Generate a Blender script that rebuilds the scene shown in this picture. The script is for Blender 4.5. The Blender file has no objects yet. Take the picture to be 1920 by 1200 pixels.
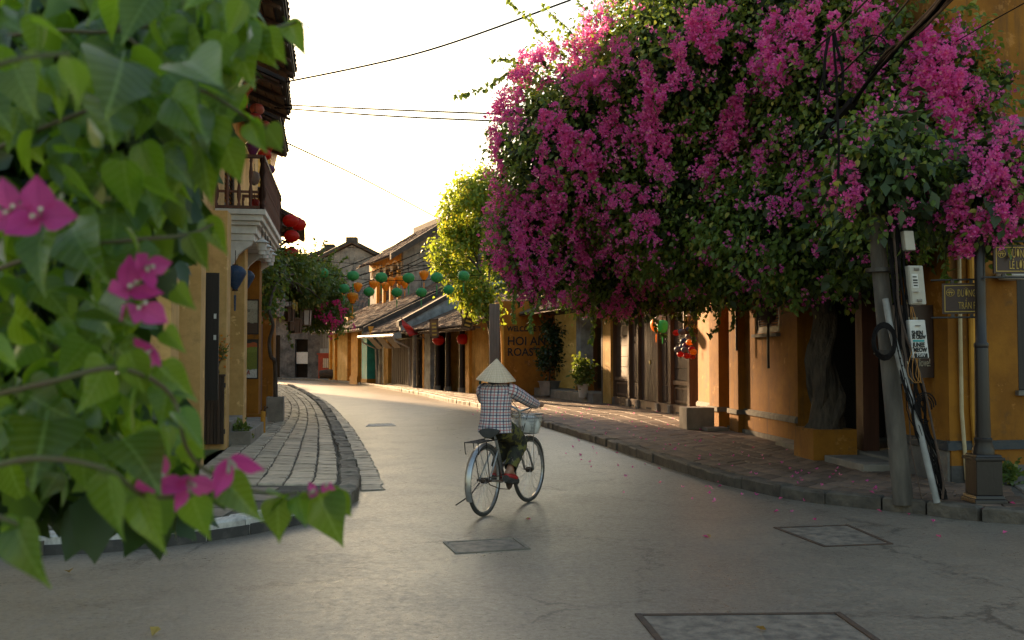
import bpy, bmesh, math, random
import numpy as np
from mathutils import Vector, Matrix, noise
R = math.radians
rnd = random.Random(11)
rng = np.random.default_rng(5)
sc = bpy.context.scene
COL = sc.collection

# ------------------------------------------------------------------ camera
FPX, CZ, HOR = 1867.0, 1.49, 672.0
PITCH = math.atan((HOR - 600) / FPX)
cd = bpy.data.cameras.new('camera'); cam = bpy.data.objects.new('camera', cd); COL.objects.link(cam)
cam.location = (0, 0, CZ); cam.rotation_euler = (math.pi / 2 + PITCH, 0, 0)
cd.sensor_width = 36; cd.lens = 36 * FPX / 1920; cd.clip_start = 0.05; cd.clip_end = 2000
cd.dof.use_dof = True; cd.dof.focus_distance = 9.8; cd.dof.aperture_fstop = 6.0
sc.camera = cam
# ------------------------------------------------------------------ sky, sun, exposure
SUN_AZ, SUN_EL = -27.5, 14.5
w = bpy.data.worlds.new('World'); sc.world = w; w.use_nodes = True
nt = w.node_tree; bg = nt.nodes['Background']
sky = nt.nodes.new('ShaderNodeTexSky'); sky.sky_type = 'NISHITA'; sky.sun_disc = False
sky.sun_elevation = R(SUN_EL); sky.sun_rotation = R(SUN_AZ); sky.air_density = 1.5; sky.dust_density = 2.2; sky.ozone_density = 1.0
nt.links.new(sky.outputs[0], bg.inputs[0]); bg.inputs[1].default_value = 0.06
tosun = Vector((math.sin(R(SUN_AZ)) * math.cos(R(SUN_EL)), math.cos(R(SUN_AZ)) * math.cos(R(SUN_EL)), math.sin(R(SUN_EL))))
sd = bpy.data.lights.new('sun', 'SUN'); sun = bpy.data.objects.new('sun', sd); COL.objects.link(sun)
sd.energy = 5.0; sd.angle = R(3.0); sd.color = (1.0, 0.66, 0.36)
sun.rotation_euler = tosun.to_track_quat('Z', 'Y').to_euler(); sun.location = (-20, 60, 25)
sc.view_settings.view_transform = 'Standard'; sc.view_settings.look = 'None'
sc.view_settings.exposure = 2.3; sc.view_settings.gamma = 1.0; sc.view_settings.use_curve_mapping = False
sc.render.engine = 'CYCLES'
sc.cycles.use_denoising = True
sc.cycles.max_bounces = 8; sc.cycles.transparent_max_bounces = 8; sc.cycles.sample_clamp_indirect = 6.0
sc.cycles.caustics_reflective = False; sc.cycles.caustics_refractive = False

# ------------------------------------------------------------------ helpers
def ray(px, py):
    u = (px - 960) / FPX; v = (600 - py) / FPX
    return Vector((u, math.cos(PITCH) - v * math.sin(PITCH), math.sin(PITCH) + v * math.cos(PITCH)))
def P(px, py, Y):                       # world point seen at a pixel, at world depth Y
    d = ray(px, py); return Vector((0, 0, CZ)) + d * (Y / d.y)
def G(px, py, z=0.0):                   # where that line of sight meets the level z
    d = ray(px, py); t = (z - CZ) / d.z; return Vector((0, 0, CZ)) + d * t
def proj(p):
    c, s = math.cos(PITCH), math.sin(PITCH)
    y, z = p[1], p[2] - CZ
    f = y * c + z * s; up = -y * s + z * c
    if f <= 0.05: return None
    return (960 + FPX * p[0] / f, 600 - FPX * up / f)

class Fr:                               # a facade frame: s along, o outward, z up
    def __init__(self, O, d, side=1):
        self.O = Vector((O[0], O[1])); self.d = Vector(d).normalized()
        self.n = Vector((-self.d.y, self.d.x)) * side
    def __call__(self, s, o, z):
        p = self.O + self.d * s + self.n * o
        return Vector((p.x, p.y, z))
IDF = lambda a, b, c: Vector((a, b, c))

class MB:
    def __init__(self): self.v = []; self.f = []; self.uv = {}
    def add(self, vs, fs):
        b = len(self.v); self.v += [Vector(x) for x in vs]; self.f += [tuple(b + i for i in f) for f in fs]; return self
    def box(self, a0, a1, b0, b1, c0, c1, fr=IDF):
        p = [fr(a, b, c) for c in (c0, c1) for b in (b0, b1) for a in (a0, a1)]
        return self.add(p, [(0, 2, 3, 1), (4, 5, 7, 6), (0, 1, 5, 4), (2, 6, 7, 3), (0, 4, 6, 2), (1, 3, 7, 5)])
    def hexa(self, p):                  # bottom 4, top 4 (loops)
        return self.add(p, [(3, 2, 1, 0), (4, 5, 6, 7), (0, 1, 5, 4), (1, 2, 6, 5), (2, 3, 7, 6), (3, 0, 4, 7)])
    def prism(self, lo, hi):
        n = len(lo)
        return self.add(list(lo) + list(hi), [tuple(range(n))[::-1], tuple(range(n, 2 * n))] + [(i, (i + 1) % n, n + (i + 1) % n, n + i) for i in range(n)])
    def tube(self, pts, r, n=8, caps=True):
        pts = [Vector(p) for p in pts]; m = len(pts)
        rr = r if isinstance(r, (list, tuple)) else [r] * m
        up = None; rings = []
        for i, p in enumerate(pts):
            t = (pts[min(i + 1, m - 1)] - pts[max(i - 1, 0)])
            t = t.normalized() if t.length > 1e-9 else Vector((0, 0, 1))
            if up is None:
                up = Vector((1, 0, 0)) if abs(t.z) > .8 else Vector((0, 0, 1))
            up = (up - t * up.dot(t)); up = up.normalized() if up.length > 1e-6 else t.orthogonal().normalized()
            b = t.cross(up)
            rings.append([p + (up * math.cos(2 * math.pi * k / n) + b * math.sin(2 * math.pi * k / n)) * rr[i] for k in range(n)])
        vs = [q for rg in rings for q in rg]; fs = []
        for i in range(m - 1):
            for k in range(n):
                fs.append((i * n + k, i * n + (k + 1) % n, (i + 1) * n + (k + 1) % n, (i + 1) * n + k))
        if caps: fs += [tuple(range(n))[::-1], tuple(range((m - 1) * n, m * n))]
        return self.add(vs, fs)
    def cyl(self, p0, p1, r0, r1=None, n=12): return self.tube([p0, p1], [r0, r0 if r1 is None else r1], n)
    def lathe(self, prof, c=(0, 0, 0), n=20, rib=0.0, sq=(1, 1)):
        c = Vector(c); vs = []; fs = []; m = len(prof)
        for (r, z) in prof:
            for k in range(n):
                a = 2 * math.pi * k / n; q = r * (1 - (rib if k % 2 else 0))
                vs.append(c + Vector((q * math.cos(a) * sq[0], q * math.sin(a) * sq[1], z)))
        for i in range(m - 1):
            for k in range(n): fs.append((i * n + k, i * n + (k + 1) % n, (i + 1) * n + (k + 1) % n, (i + 1) * n + k))
        fs += [tuple(range(n))[::-1], tuple(range((m - 1) * n, m * n))]
        return self.add(vs, fs)
    def mesh(self, name, off=None, fix=True, smooth=False):
        me = bpy.data.meshes.new(name)
        vs = [(v - off) if off is not None else v for v in self.v]
        me.from_pydata([tuple(v) for v in vs], [], self.f)
        if fix:
            bm = bmesh.new(); bm.from_mesh(me); bmesh.ops.recalc_face_normals(bm, faces=bm.faces); bm.to_mesh(me); bm.free()
        if smooth: smooth_by_angle(me)
        me.update(); return me
    def build(self, name, mat, parent=None, smooth=False, local=False, loc=None, fix=True, bevel=0):
        off = None
        if parent is not None and not local: off = wloc(parent)
        if parent is None and loc is not None: off = Vector(loc)
        me = self.mesh(name, off, fix, smooth); me.materials.append(mat)
        o = bpy.data.objects.new(name, me); COL.objects.link(o)
        if parent is not None: o.parent = parent
        elif loc is not None: o.location = loc
        if bevel:
            b = o.modifiers.new('bevel', 'BEVEL'); b.width = bevel; b.segments = 2; b.limit_method = 'ANGLE'
        return o
def smooth_by_angle(me, ang=40):
    me.polygons.foreach_set('use_smooth', [True] * len(me.polygons))
    bm = bmesh.new(); bm.from_mesh(me); lim = R(ang)
    for e in bm.edges:
        if len(e.link_faces) != 2 or e.calc_face_angle(0) > lim: e.smooth = False
    bm.to_mesh(me); bm.free()
def wloc(o):
    p = Vector(o.location); q = o.parent
    while q is not None: p += q.location; q = q.parent
    return p
def tag(o, label, cat, group=None, kind=None):
    if label: o['label'] = label
    if cat: o['category'] = cat
    if group: o['group'] = group
    if kind: o['kind'] = kind
    return o
def thing(name, label, cat, loc=(0, 0, 0), rz=0, group=None):
    o = bpy.data.objects.new(name, None); COL.objects.link(o); o.location = loc; o.rotation_euler = (0, 0, rz)
    o.empty_display_size = .2
    return tag(o, label, cat, group)
def inst(name, me, parent=None, loc=(0, 0, 0), rot=(0, 0, 0), scale=(1, 1, 1)):
    o = bpy.data.objects.new(name, me); COL.objects.link(o); o.parent = parent
    o.location = loc; o.rotation_euler = rot; o.scale = scale; return o
def copy_tree(o, parent=None):
    c = o.copy(); COL.objects.link(c); c.parent = parent
    for ch in list(o.children): copy_tree(ch, c)
    return c
def pbox(name, mat, parent, fr, s0, s1, o0, o1, z0, z1, bevel=0):
    return MB().box(s0, s1, o0, o1, z0, z1, fr).build(name, mat, parent, bevel=bevel)
def np_mesh(name, V, Fc, mat):
    """V (n,3), Fc list of index arrays (m,k)"""
    me = bpy.data.meshes.new(name)
    me.vertices.add(len(V)); me.vertices.foreach_set('co', np.asarray(V, np.float32).ravel())
    loops = np.concatenate([f.ravel() for f in Fc]); tot = np.concatenate([np.full(len(f), f.shape[1]) for f in Fc])
    start = np.concatenate([[0], np.cumsum(tot)[:-1]])
    me.loops.add(len(loops)); me.loops.foreach_set('vertex_index', loops.astype(np.int32))
    me.polygons.add(len(tot)); me.polygons.foreach_set('loop_start', start.astype(np.int32))
    me.update(calc_edges=True); me.validate(); me.materials.append(mat)
    return me

def sph(n, g=rng):
    v = g.normal(size=(n, 3)); return v / np.linalg.norm(v, axis=1, keepdims=True)
def nrmz(v): return v / np.maximum(np.linalg.norm(v, axis=1, keepdims=True), 1e-9)
LEAF_T = np.array([(0, 0, 0), (.33, 0, -.02), (.66, 0, -.03), (1, 0, -.10), (.25, .31, .08), (.62, .25, .05), (.25, -.31, .08), (.62, -.25, .05)])
LEAF_F = [np.array([(0, 1, 4), (2, 3, 5), (0, 6, 1), (2, 7, 3)]), np.array([(1, 2, 5, 4), (1, 6, 7, 2)])]
LEAF_S = np.array([(0, 0, 0), (.45, .3, .06), (1, 0, -.06), (.45, -.3, .06)])       # cheap leaf: two triangles folded on the midrib
LEAF_SF = [np.array([(0, 2, 1), (0, 3, 2)])]
def leaf_arrays(pos, dirv, nrm, size, T, Fs):
    d = nrmz(dirv); n = nrm - d * np.sum(nrm * d, 1, keepdims=True); n = nrmz(n); s = np.cross(n, d)
    sz = size[:, None, None]
    V = pos[:, None, :] + sz * (T[None, :, 0:1] * d[:, None, :] + T[None, :, 1:2] * s[:, None, :] + T[None, :, 2:3] * n[:, None, :])
    k = len(T); base = (np.arange(len(pos)) * k)[:, None, None]
    Fo = [(base + f[None]).reshape(-1, f.shape[1]) for f in Fs]
    return V.reshape(-1, 3), Fo
def blob_points(blobs, n_clump, per, csig, lo=.72, hi=1.06, g=rng):
    """clump centres near the shells of a union of ellipsoids, leaves scattered round them"""
    B = np.array([list(b[0]) + list(b[1]) for b in blobs], float)
    area = (B[:, 3] * B[:, 4] + B[:, 4] * B[:, 5] + B[:, 3] * B[:, 5])
    idx = g.choice(len(B), n_clump, p=area / area.sum())
    dirs = sph(n_clump, g); rr = g.uniform(lo, hi, n_clump)[:, None]
    C = B[idx, :3] + dirs * B[idx, 3:] * rr
    out = nrmz(dirs / B[idx, 3:])
    # drop clumps deep inside another blob
    keep = np.ones(n_clump, bool)
    for b in B:
        q = np.sum(((C - b[:3]) / b[3:]) ** 2, 1); keep &= q > (lo * .82) ** 2
    C, out = C[keep], out[keep]
    pos = np.repeat(C, per, 0) + g.normal(size=(len(C) * per, 3)) * np.asarray(csig)
    return pos, np.repeat(out, per, 0), C, out
def foliage_mesh(name, blobs, n_clump, per, csig, size, mat, droop=.5, cheap=False, lo=.72, hi=1.06, cut=None, g=rng):
    pos, out, _, _ = blob_points(blobs, n_clump, per, csig, lo, hi, g)
    if cut is not None:
        k = cut(pos); pos, out = pos[k], out[k]
    n = len(pos)
    d = out * .5 + g.normal(size=(n, 3)) * .55 + np.array([0, 0, -droop])
    nr = out * .5 + g.normal(size=(n, 3)) * .5 + np.array([0, 0, .6])
    V, Fc = leaf_arrays(pos, d, nr, g.uniform(size[0], size[1], n), LEAF_S if cheap else LEAF_T, LEAF_SF if cheap else LEAF_F)
    return np_mesh(name, V, Fc, mat)
def text_mesh(txt, size, fr3, mat, name, parent, align='LEFT', ext=.004, bold=0.0, xs=1.0):
    """flat lettering; fr3 = (origin, right, up) world vectors"""
    cu = bpy.data.curves.new('t', 'FONT'); cu.body = txt; cu.size = size; cu.extrude = ext; cu.align_x = align; cu.offset = bold
    cu.space_line = 1.0; cu.resolution_u = 3
    ob = bpy.data.objects.new('t', cu); COL.objects.link(ob)
    dg = bpy.context.evaluated_depsgraph_get(); me = bpy.data.meshes.new_from_object(ob.evaluated_get(dg))
    bpy.data.objects.remove(ob); bpy.data.curves.remove(cu)
    O, rt, up = [Vector(x) for x in fr3]; rt.normalize(); up.normalize(); nn = rt.cross(up)
    off = wloc(parent)
    for v in me.vertices:
        q = v.co; v.co = O + rt * q.x * xs + up * q.y + nn * q.z - off
    me.materials.clear(); me.materials.append(mat); me.name = name
    o = bpy.data.objects.new(name, me); COL.objects.link(o); o.parent = parent; return o

# ------------------------------------------------------------------ materials
def nodes(name):
    m = bpy.data.materials.new(name); m.use_nodes = True; t = m.node_tree
    return m, t, t.nodes['Principled BSDF'], t.nodes['Material Output']
def N(t, typ, **kw):
    n = t.nodes.new(typ)
    for k, v in kw.items():
        if k.startswith('i_'): n.inputs[k[2:].replace('_', ' ')].default_value = v
        else: setattr(n, k, v)
    return n
def mixc(t, fac, a, b, mode='MIX'):
    n = t.nodes.new('ShaderNodeMix'); n.data_type = 'RGBA'; n.blend_type = mode
    for sock, val in ((n.inputs[0], fac), (n.inputs[6], a), (n.inputs[7], b)):
        if isinstance(val, (int, float)): sock.default_value = val
        elif isinstance(val, tuple): sock.default_value = val if len(val) == 4 else (*val, 1)
        else: t.links.new(val, sock)
    return n.outputs[2]
def ramp(t, src, lo, hi, c0=0.0, c1=1.0):
    n = t.nodes.new('ShaderNodeMapRange'); n.inputs[1].default_value = lo; n.inputs[2].default_value = hi
    n.inputs[3].default_value = c0; n.inputs[4].default_value = c1; t.links.new(src, n.inputs[0]); return n.outputs[0]
def coords(t, scale=(1, 1, 1), kind='Object'):
    tc = t.nodes.new('ShaderNodeTexCoord'); mp = t.nodes.new('ShaderNodeMapping'); mp.inputs['Scale'].default_value = scale
    t.links.new(tc.outputs[kind], mp.inputs[0]); return mp.outputs[0]
def noise_t(t, vec, scale, detail=5, rough=.55, out=0):
    n = N(t, 'ShaderNodeTexNoise'); n.inputs['Scale'].default_value = scale; n.inputs['Detail'].default_value = detail
    n.inputs['Roughness'].default_value = rough; t.links.new(vec, n.inputs['Vector']); return n.outputs[out]
def bump_t(t, b, h, strength, dist=.02):
    n = N(t, 'ShaderNodeBump'); n.inputs['Strength'].default_value = strength; n.inputs['Distance'].default_value = dist
    t.links.new(h, n.inputs['Height']); t.links.new(n.outputs[0], b.inputs['Normal'])
def pm(name, col, col2=None, scale=4.0, rough=.7, bump=.15, bscale=30.0, stretch=(1, 1, 1), metal=0.0, lo=.35, hi=.65, var=.0, coat=0.0, spec=.5, dist=.02, isl=False):
    m, t, b, o = nodes(name); v = coords(t, stretch)
    c2 = col2 or tuple(x * .7 for x in col)
    f = ramp(t, noise_t(t, v, scale), lo, hi)
    c = mixc(t, f, col, c2)
    if var:
        rs = N(t, 'ShaderNodeNewGeometry').outputs['Random Per Island'] if isl else N(t, 'ShaderNodeObjectInfo').outputs['Random']
        k = ramp(t, rs, 0, 1, 1 - var, 1 + var)
        hs = N(t, 'ShaderNodeHueSaturation'); t.links.new(k, hs.inputs['Value']); t.links.new(c, hs.inputs['Color']); c = hs.outputs[0]
    t.links.new(c, b.inputs['Base Color']); b.inputs['Roughness'].default_value = rough; b.inputs['Metallic'].default_value = metal
    b.inputs['Coat Weight'].default_value = coat; b.inputs['Specular IOR Level'].default_value = spec
    if bump: bump_t(t, b, noise_t(t, v, bscale, 4), bump, dist)
    return m
def plaster(name, col, stain=.55, pale=None, streak=.5, low=1.0):
    """lime-washed wall: blotches, vertical rain streaks, damp mould with its own outline"""
    m, t, b, o = nodes(name); v = coords(t); vs = coords(t, (2.2, 2.2, .22))
    pale = pale or tuple(min(1, x * 1.25 + .02) for x in col); dark = tuple(x * .45 for x in col)
    c = mixc(t, ramp(t, noise_t(t, v, 1.3, 8, .65), .38, .62), tuple(x * .78 for x in col), pale)
    c = mixc(t, ramp(t, noise_t(t, v, 3.3, 9, .72), .60, .63, 0, .55), c, tuple(min(1, x * 1.5 + .05) for x in pale))     # flaked limewash
    c = mixc(t, ramp(t, noise_t(t, v, 7, 6, .7), .5, .8, 0, .45), c, dark)
    s = ramp(t, noise_t(t, vs, 2.6, 6, .65), .56, .74, 0, streak)
    c = mixc(t, s, c, (.045, .035, .025))
    g = ramp(t, noise_t(t, v, 2.1, 9, .75), .57, .68, 0, stain)
    c = mixc(t, g, c, (.05, .042, .03))
    t.links.new(c, b.inputs['Base Color']); b.inputs['Roughness'].default_value = .88
    bump_t(t, b, noise_t(t, v, 14, 8, .7), .35, .015); return m
def wood(name, col, rough=.65, scale=1.0, dark=.45, axis='z', var=0.0):
    m, t, b, o = nodes(name); k = 9 * scale
    st = {'z': (k, k, .5), 'x': (.5, k, k), 'y': (k, .5, k)}[axis]
    v = coords(t, st); f = ramp(t, noise_t(t, v, 2.2, 7, .7), .3, .7)
    c = mixc(t, f, tuple(x * dark for x in col), col)
    c = mixc(t, ramp(t, noise_t(t, coords(t), 1.7, 5), .5, .8, 0, .5), c, tuple(x * .5 for x in col))
    if var:
        oi = N(t, 'ShaderNodeObjectInfo'); kk = ramp(t, oi.outputs['Random'], 0, 1, 1 - var, 1 + var)
        hs = N(t, 'ShaderNodeHueSaturation'); t.links.new(kk, hs.inputs['Value']); t.links.new(c, hs.inputs['Color']); c = hs.outputs[0]
    t.links.new(c, b.inputs['Base Color']); b.inputs['Roughness'].default_value = rough
    bump_t(t, b, f, .3, .01); return m
def leaf_mat(name, c1, c2, c3=None, trans=.45, tcol=(.25, .45, .03), rough=.42, coat=0.0, by='island', vein=False, vcol=(.28, .42, .13)):
    m, t, b, o = nodes(name)
    if by == 'island': r = N(t, 'ShaderNodeNewGeometry').outputs['Random Per Island']
    else: r = N(t, 'ShaderNodeObjectInfo').outputs['Random']
    c = mixc(t, r, c1, c2)
    if c3:
        w_ = N(t, 'ShaderNodeTexWhiteNoise'); w_.noise_dimensions = '1D'; t.links.new(r, w_.inputs['W'])
        c = mixc(t, ramp(t, w_.outputs['Value'], .86, .93), c, c3)
    if vein:
        v = coords(t); c = mixc(t, ramp(t, noise_t(t, v, 45, 3), .4, .7, 0, .35), c, c1)
        uvn = N(t, 'ShaderNodeTexCoord'); sx = N(t, 'ShaderNodeSeparateXYZ'); t.links.new(uvn.outputs['Object'], sx.inputs[0])
        ab = N(t, 'ShaderNodeMath', operation='ABSOLUTE'); t.links.new(sx.outputs['Y'], ab.inputs[0])
        c = mixc(t, ramp(t, ab.outputs[0], .010, .022, .5, 0), c, vcol)
        # side veins
        ad = N(t, 'ShaderNodeMath', operation='MULTIPLY_ADD'); ad.inputs[1].default_value = -0.75; t.links.new(ab.outputs[0], ad.inputs[0]); t.links.new(sx.outputs['X'], ad.inputs[2])
        mu = N(t, 'ShaderNodeMath', operation='MULTIPLY'); mu.inputs[1].default_value = 7.0; t.links.new(ad.outputs[0], mu.inputs[0])
        fr_ = N(t, 'ShaderNodeMath', operation='PINGPONG'); fr_.inputs[1].default_value = .5; t.links.new(mu.outputs[0], fr_.inputs[0])
        h = ramp(t, fr_.outputs[0], 0, .12); bump_t(t, b, h, .35, .03)
        c = mixc(t, ramp(t, fr_.outputs[0], .02, .08, .40, 0), c, vcol)
    t.links.new(c, b.inputs['Base Color']); b.inputs['Roughness'].default_value = rough; b.inputs['Coat Weight'].default_value = coat
    b.inputs['Coat Roughness'].default_value = .25
    tr = N(t, 'ShaderNodeBsdfTranslucent')
    t.links.new(mixc(t, .5, c, tcol), tr.inputs[0]) if True else None
    mx = N(t, 'ShaderNodeMixShader'); mx.inputs[0].default_value = trans
    t.links.new(b.outputs[0], mx.inputs[1]); t.links.new(tr.outputs[0], mx.inputs[2]); t.links.new(mx.outputs[0], o.inputs[0])
    return m
def asphalt():
    m, t, b, o = nodes('asphalt'); v = coords(t)
    c = mixc(t, ramp(t, noise_t(t, v, .5, 8, .7), .3, .75), (.20, .168, .132), (.28, .235, .18))
    c = mixc(t, ramp(t, noise_t(t, v, 2.4, 8, .75), .5, .75, 0, .5), c, (.075, .068, .06))
    sp = noise_t(t, v, 24, 6, .9)
    # darker tar patches and drips with their own outlines
    c = mixc(t, ramp(t, noise_t(t, v, .9, 7, .62), .64, .66, 0, .45), c, (.06, .056, .05))
    c = mixc(t, ramp(t, noise_t(t, v, 5.5, 5, .6), .68, .72, 0, .5), c, (.05, .046, .042))
    c = mixc(t, ramp(t, sp, .52, .66, 0, .8), c, (.36, .31, .25))
    c = mixc(t, ramp(t, noise_t(t, v, 29, 5, .9), .53, .64, 0, .8), c, (.03, .028, .025))
    # thin wandering cracks
    vo = N(t, 'ShaderNodeTexVoronoi'); vo.feature = 'DISTANCE_TO_EDGE'; vo.inputs['Scale'].default_value = .55
    wv = noise_t(t, v, 1.3, 6, .7, 1); va = N(t, 'ShaderNodeVectorMath', operation='MULTIPLY_ADD'); va.inputs[1].default_value = (1.2, 1.2, 0)
    t.links.new(wv, va.inputs[0]); t.links.new(v, va.inputs[2]); t.links.new(va.outputs[0], vo.inputs['Vector'])
    cm = N(t, 'ShaderNodeMath', operation='MULTIPLY'); t.links.new(ramp(t, vo.outputs['Distance'], .002, .012, 1, 0), cm.inputs[0]); t.links.new(ramp(t, noise_t(t, v, .8, 3), .44, .54), cm.inputs[1])
    c = mixc(t, ramp(t, cm.outputs[0], 0, 1, 0, .6), c, (.02, .019, .017))
    # dust worn along the wheel tracks
    c = mixc(t, ramp(t, noise_t(t, coords(t, (.9, .2, 1)), 1.6, 8, .75), .5, .75, 0, .3), c, (.17, .145, .115))
    t.links.new(c, b.inputs['Base Color'])
    ra = N(t, 'ShaderNodeMath', operation='ADD'); t.links.new(ramp(t, noise_t(t, v, 1.1, 8, .7), .3, .7, .28, .42), ra.inputs[0])
    t.links.new(ramp(t, noise_t(t, v, 16, 7, .85), .38, .62, -.08, .16), ra.inputs[1]); t.links.new(ra.outputs[0], b.inputs['Roughness']); t.links.new(ramp(t, sp, .4, .6, .45, .95), b.inputs['Specular IOR Level'])
    bump_t(t, b, sp, .24, .012); return m

M = {}
M['asphalt'] = asphalt()
M['mortar'] = pm('mortar', (.15, .13, .10), (.08, .072, .058), 6, .95, .5, 40)
M['paver'] = pm('paver_stone', (.54, .46, .34), (.31, .265, .20), 5, .55, .5, 22, var=.25, dist=.03)
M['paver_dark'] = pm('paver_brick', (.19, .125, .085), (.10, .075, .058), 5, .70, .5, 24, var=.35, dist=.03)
M['paver_i'] = pm('paver_stone_far', (.54, .46, .34), (.31, .265, .20), 5, .55, .5, 22, var=.25, dist=.03, isl=True)
M['paver_dark_i'] = pm('paver_brick_far', (.19, .125, .085), (.10, .075, .058), 5, .70, .5, 24, var=.35, dist=.03, isl=True)
M['slab'] = pm('paving_slab', (.20, .175, .14), (.12, .105, .085), 3, .6, .3, 26, var=.25)
M['kerb_stone'] = pm('kerb_stone', (.26, .225, .175), (.13, .115, .09), 6, .75, .6, 20, var=.25, dist=.03)
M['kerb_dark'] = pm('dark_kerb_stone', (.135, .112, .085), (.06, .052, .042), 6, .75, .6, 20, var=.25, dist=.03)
M['kerb_white'] = pm('kerb_granite', (.58, .57, .53), (.32, .31, .29), 3.5, .6, .2, 30, stretch=(6, 1.2, 3), var=.12)
M['kerb_black'] = pm('kerb_dark_face', (.05, .048, .045), (.11, .10, .09), 8, .8, .3, 30, lo=.5, hi=.75)
M['concrete'] = pm('concrete', (.30, .27, .225), (.18, .16, .135), 3, .85, .35, 30)
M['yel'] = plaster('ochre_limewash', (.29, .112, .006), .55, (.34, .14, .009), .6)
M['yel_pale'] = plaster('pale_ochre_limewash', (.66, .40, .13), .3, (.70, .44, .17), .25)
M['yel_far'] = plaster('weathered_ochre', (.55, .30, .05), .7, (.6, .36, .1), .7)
M['yel_plain'] = pm('ochre_paint', (.60, .30, .035), (.42, .2, .025), 3, .8, .2, 20)
M['grey_wall'] = plaster('grey_rendered_wall', (.20, .185, .165), .8, (.30, .27, .23), .8)
M['black_wall'] = plaster('mould_black_wall', (.06, .058, .056), .5, (.16, .15, .14), .6)
M['bluegrey'] = pm('blue_grey_paint', (.33, .37, .38), (.17, .18, .18), 3, .8, .2, 20)
M['teal'] = pm('teal_paint', (.03, .36, .36), (.02, .24, .25), 3, .6, .1, 20)
M['white'] = pm('white_stucco', (.72, .70, .66), (.50, .48, .44), 4, .75, .2, 20)
M['grey_ledge'] = pm('grey_moulding', (.20, .185, .16), (.12, .11, .10), 7, .8, .3, 30)
M['slate'] = pm('slate_blue_band', (.035, .045, .055), (.06, .06, .06), 7, .7, .2, 30)
M['wood_dark'] = wood('dark_stained_wood', (.085, .048, .028), var=.3)
M['wood_red'] = wood('red_brown_wood', (.15, .055, .028), var=.15)
M['wood_brown'] = wood('brown_wood', (.20, .115, .062), var=.25)
M['wood_grey'] = wood('weathered_wood', (.19, .155, .12), .85, 1, .5, var=.25)
M['black_wood'] = wood('blackened_wood', (.030, .022, .017), .6, var=.2)
M['dark'] = pm('interior_shade_black', (.012, .010, .008), (.006, .005, .004), 3, .9, 0)  # near-black colour stands in for the shade inside openings
M['tile'] = pm('roof_tile', (.19, .115, .072), (.075, .055, .042), 2.5, .92, .5, 25, lo=.4, hi=.62)
M['tile_grey'] = pm('grey_roof_tile', (.10, .085, .07), (.05, .045, .04), 2.5, .92, .5, 25)
M['mould'] = pm('mould_black_render', (.05, .045, .04), (.12, .10, .08), 4, .9, .4, 20, lo=.5, hi=.8)
M['iron'] = pm('dark_painted_iron', (.022, .018, .016), (.04, .034, .03), 6, .42, .1, 40)
M['lamp_iron'] = pm('chipped_maroon_iron', (.014, .010, .009), (.25, .22, .2), 9, .42, .12, 40, stretch=(1, 1, .35), lo=.70, hi=.76)
M['metal'] = pm('zinc', (.45, .46, .47), (.30, .30, .30), 5, .38, .05, 40, metal=.85)
M['steel'] = pm('worn_steel', (.50, .49, .47), (.22, .17, .13), 14, .33, .05, 60, metal=.9, lo=.5, hi=.75)
M['rust'] = pm('rusty_iron', (.095, .055, .034), (.05, .035, .028), 14, .8, .4, 60)
M['rubber'] = pm('rubber', (.035, .032, .029), (.06, .055, .048), 9, .75, .2, 60)
M['cable'] = pm('black_cable', (.014, .013, .013), (.022, .02, .02), 9, .95, 0, spec=0.0)
M['cable_y'] = pm('orange_cable', (.45, .20, .03), None, 9, .55, 0)
M['pole'] = pm('cast_concrete_pole', (.15, .13, .105), (.075, .066, .055), 3, .85, .5, 26, stretch=(2, 2, .6))
M['pipe_grey'] = pm('grey_pipe', (.36, .36, .35), (.22, .22, .21), 6, .5, .05, 20)
M['pipe_cream'] = pm('cream_pipe', (.55, .45, .27), (.42, .33, .18), 6, .6, .05, 20)
M['box_grey'] = pm('meter_box_plastic', (.52, .50, .43), (.40, .38, .32), 4, .5, .03, 20)
M['black_ink'] = pm('black_lettering', (.012, .011, .010), None, 5, .7, 0)
M['gold'] = pm('gold_lettering', (.52, .36, .07), (.45, .30, .05), 5, .5, 0)
M['cream'] = pm('cream_lettering', (.55, .50, .38), None, 5, .6, 0)
M['sign_maroon'] = pm('maroon_sign', (.045, .016, .010), (.03, .012, .008), 5, .45, .03, 20)
M['paper'] = pm('paper_white', (.68, .68, .64), (.55, .55, .52), 12, .6, 0)
M['red_cabinet'] = pm('red_paint', (.34, .045, .02), (.22, .03, .015), 4, .6, .1, 20)
M['flag'] = pm('red_cloth', (.50, .025, .015), (.36, .02, .012), 6, .75, .1, 30)
M['orange_cloth'] = pm('orange_cloth', (.65, .30, .03), None, 6, .75, .1, 30)
M['bark'] = pm('bark', (.10, .075, .052), (.045, .034, .025), 8, .9, .9, 18, stretch=(2, 2, .5), dist=.05)
M['stem'] = pm('green_stem', (.10, .11, .04), (.10, .07, .035), 20, .6, .1, 60)
M['terracotta'] = pm('terracotta', (.30, .13, .06), None, 5, .8, .1, 30)
M['pot_white'] = pm('white_pot', (.55, .52, .46), (.42, .40, .35), 5, .6, .1, 30)
M['glass'] = pm('dusty_glass', (.05, .05, .05), None, 5, .15, 0)
M['leaf_big'] = leaf_mat('foreground_leaf', (.014, .050, .014), (.095, .22, .022), None, .52, (.60, .90, .02), .28, .5, 'object', True)
M['leaf_mid'] = leaf_mat('foreground_small_leaf', (.012, .042, .010), (.075, .18, .018), None, .42, (.55, .85, .02), .32, .4)
M['leaf_core'] = leaf_mat('deep_shade_painted_leaf', (.022, .045, .012), (.04, .07, .016), None, .06, (.2, .3, .02), .6)  # darker copy of the bougainvillea leaf, crown shade put into its colour
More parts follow.
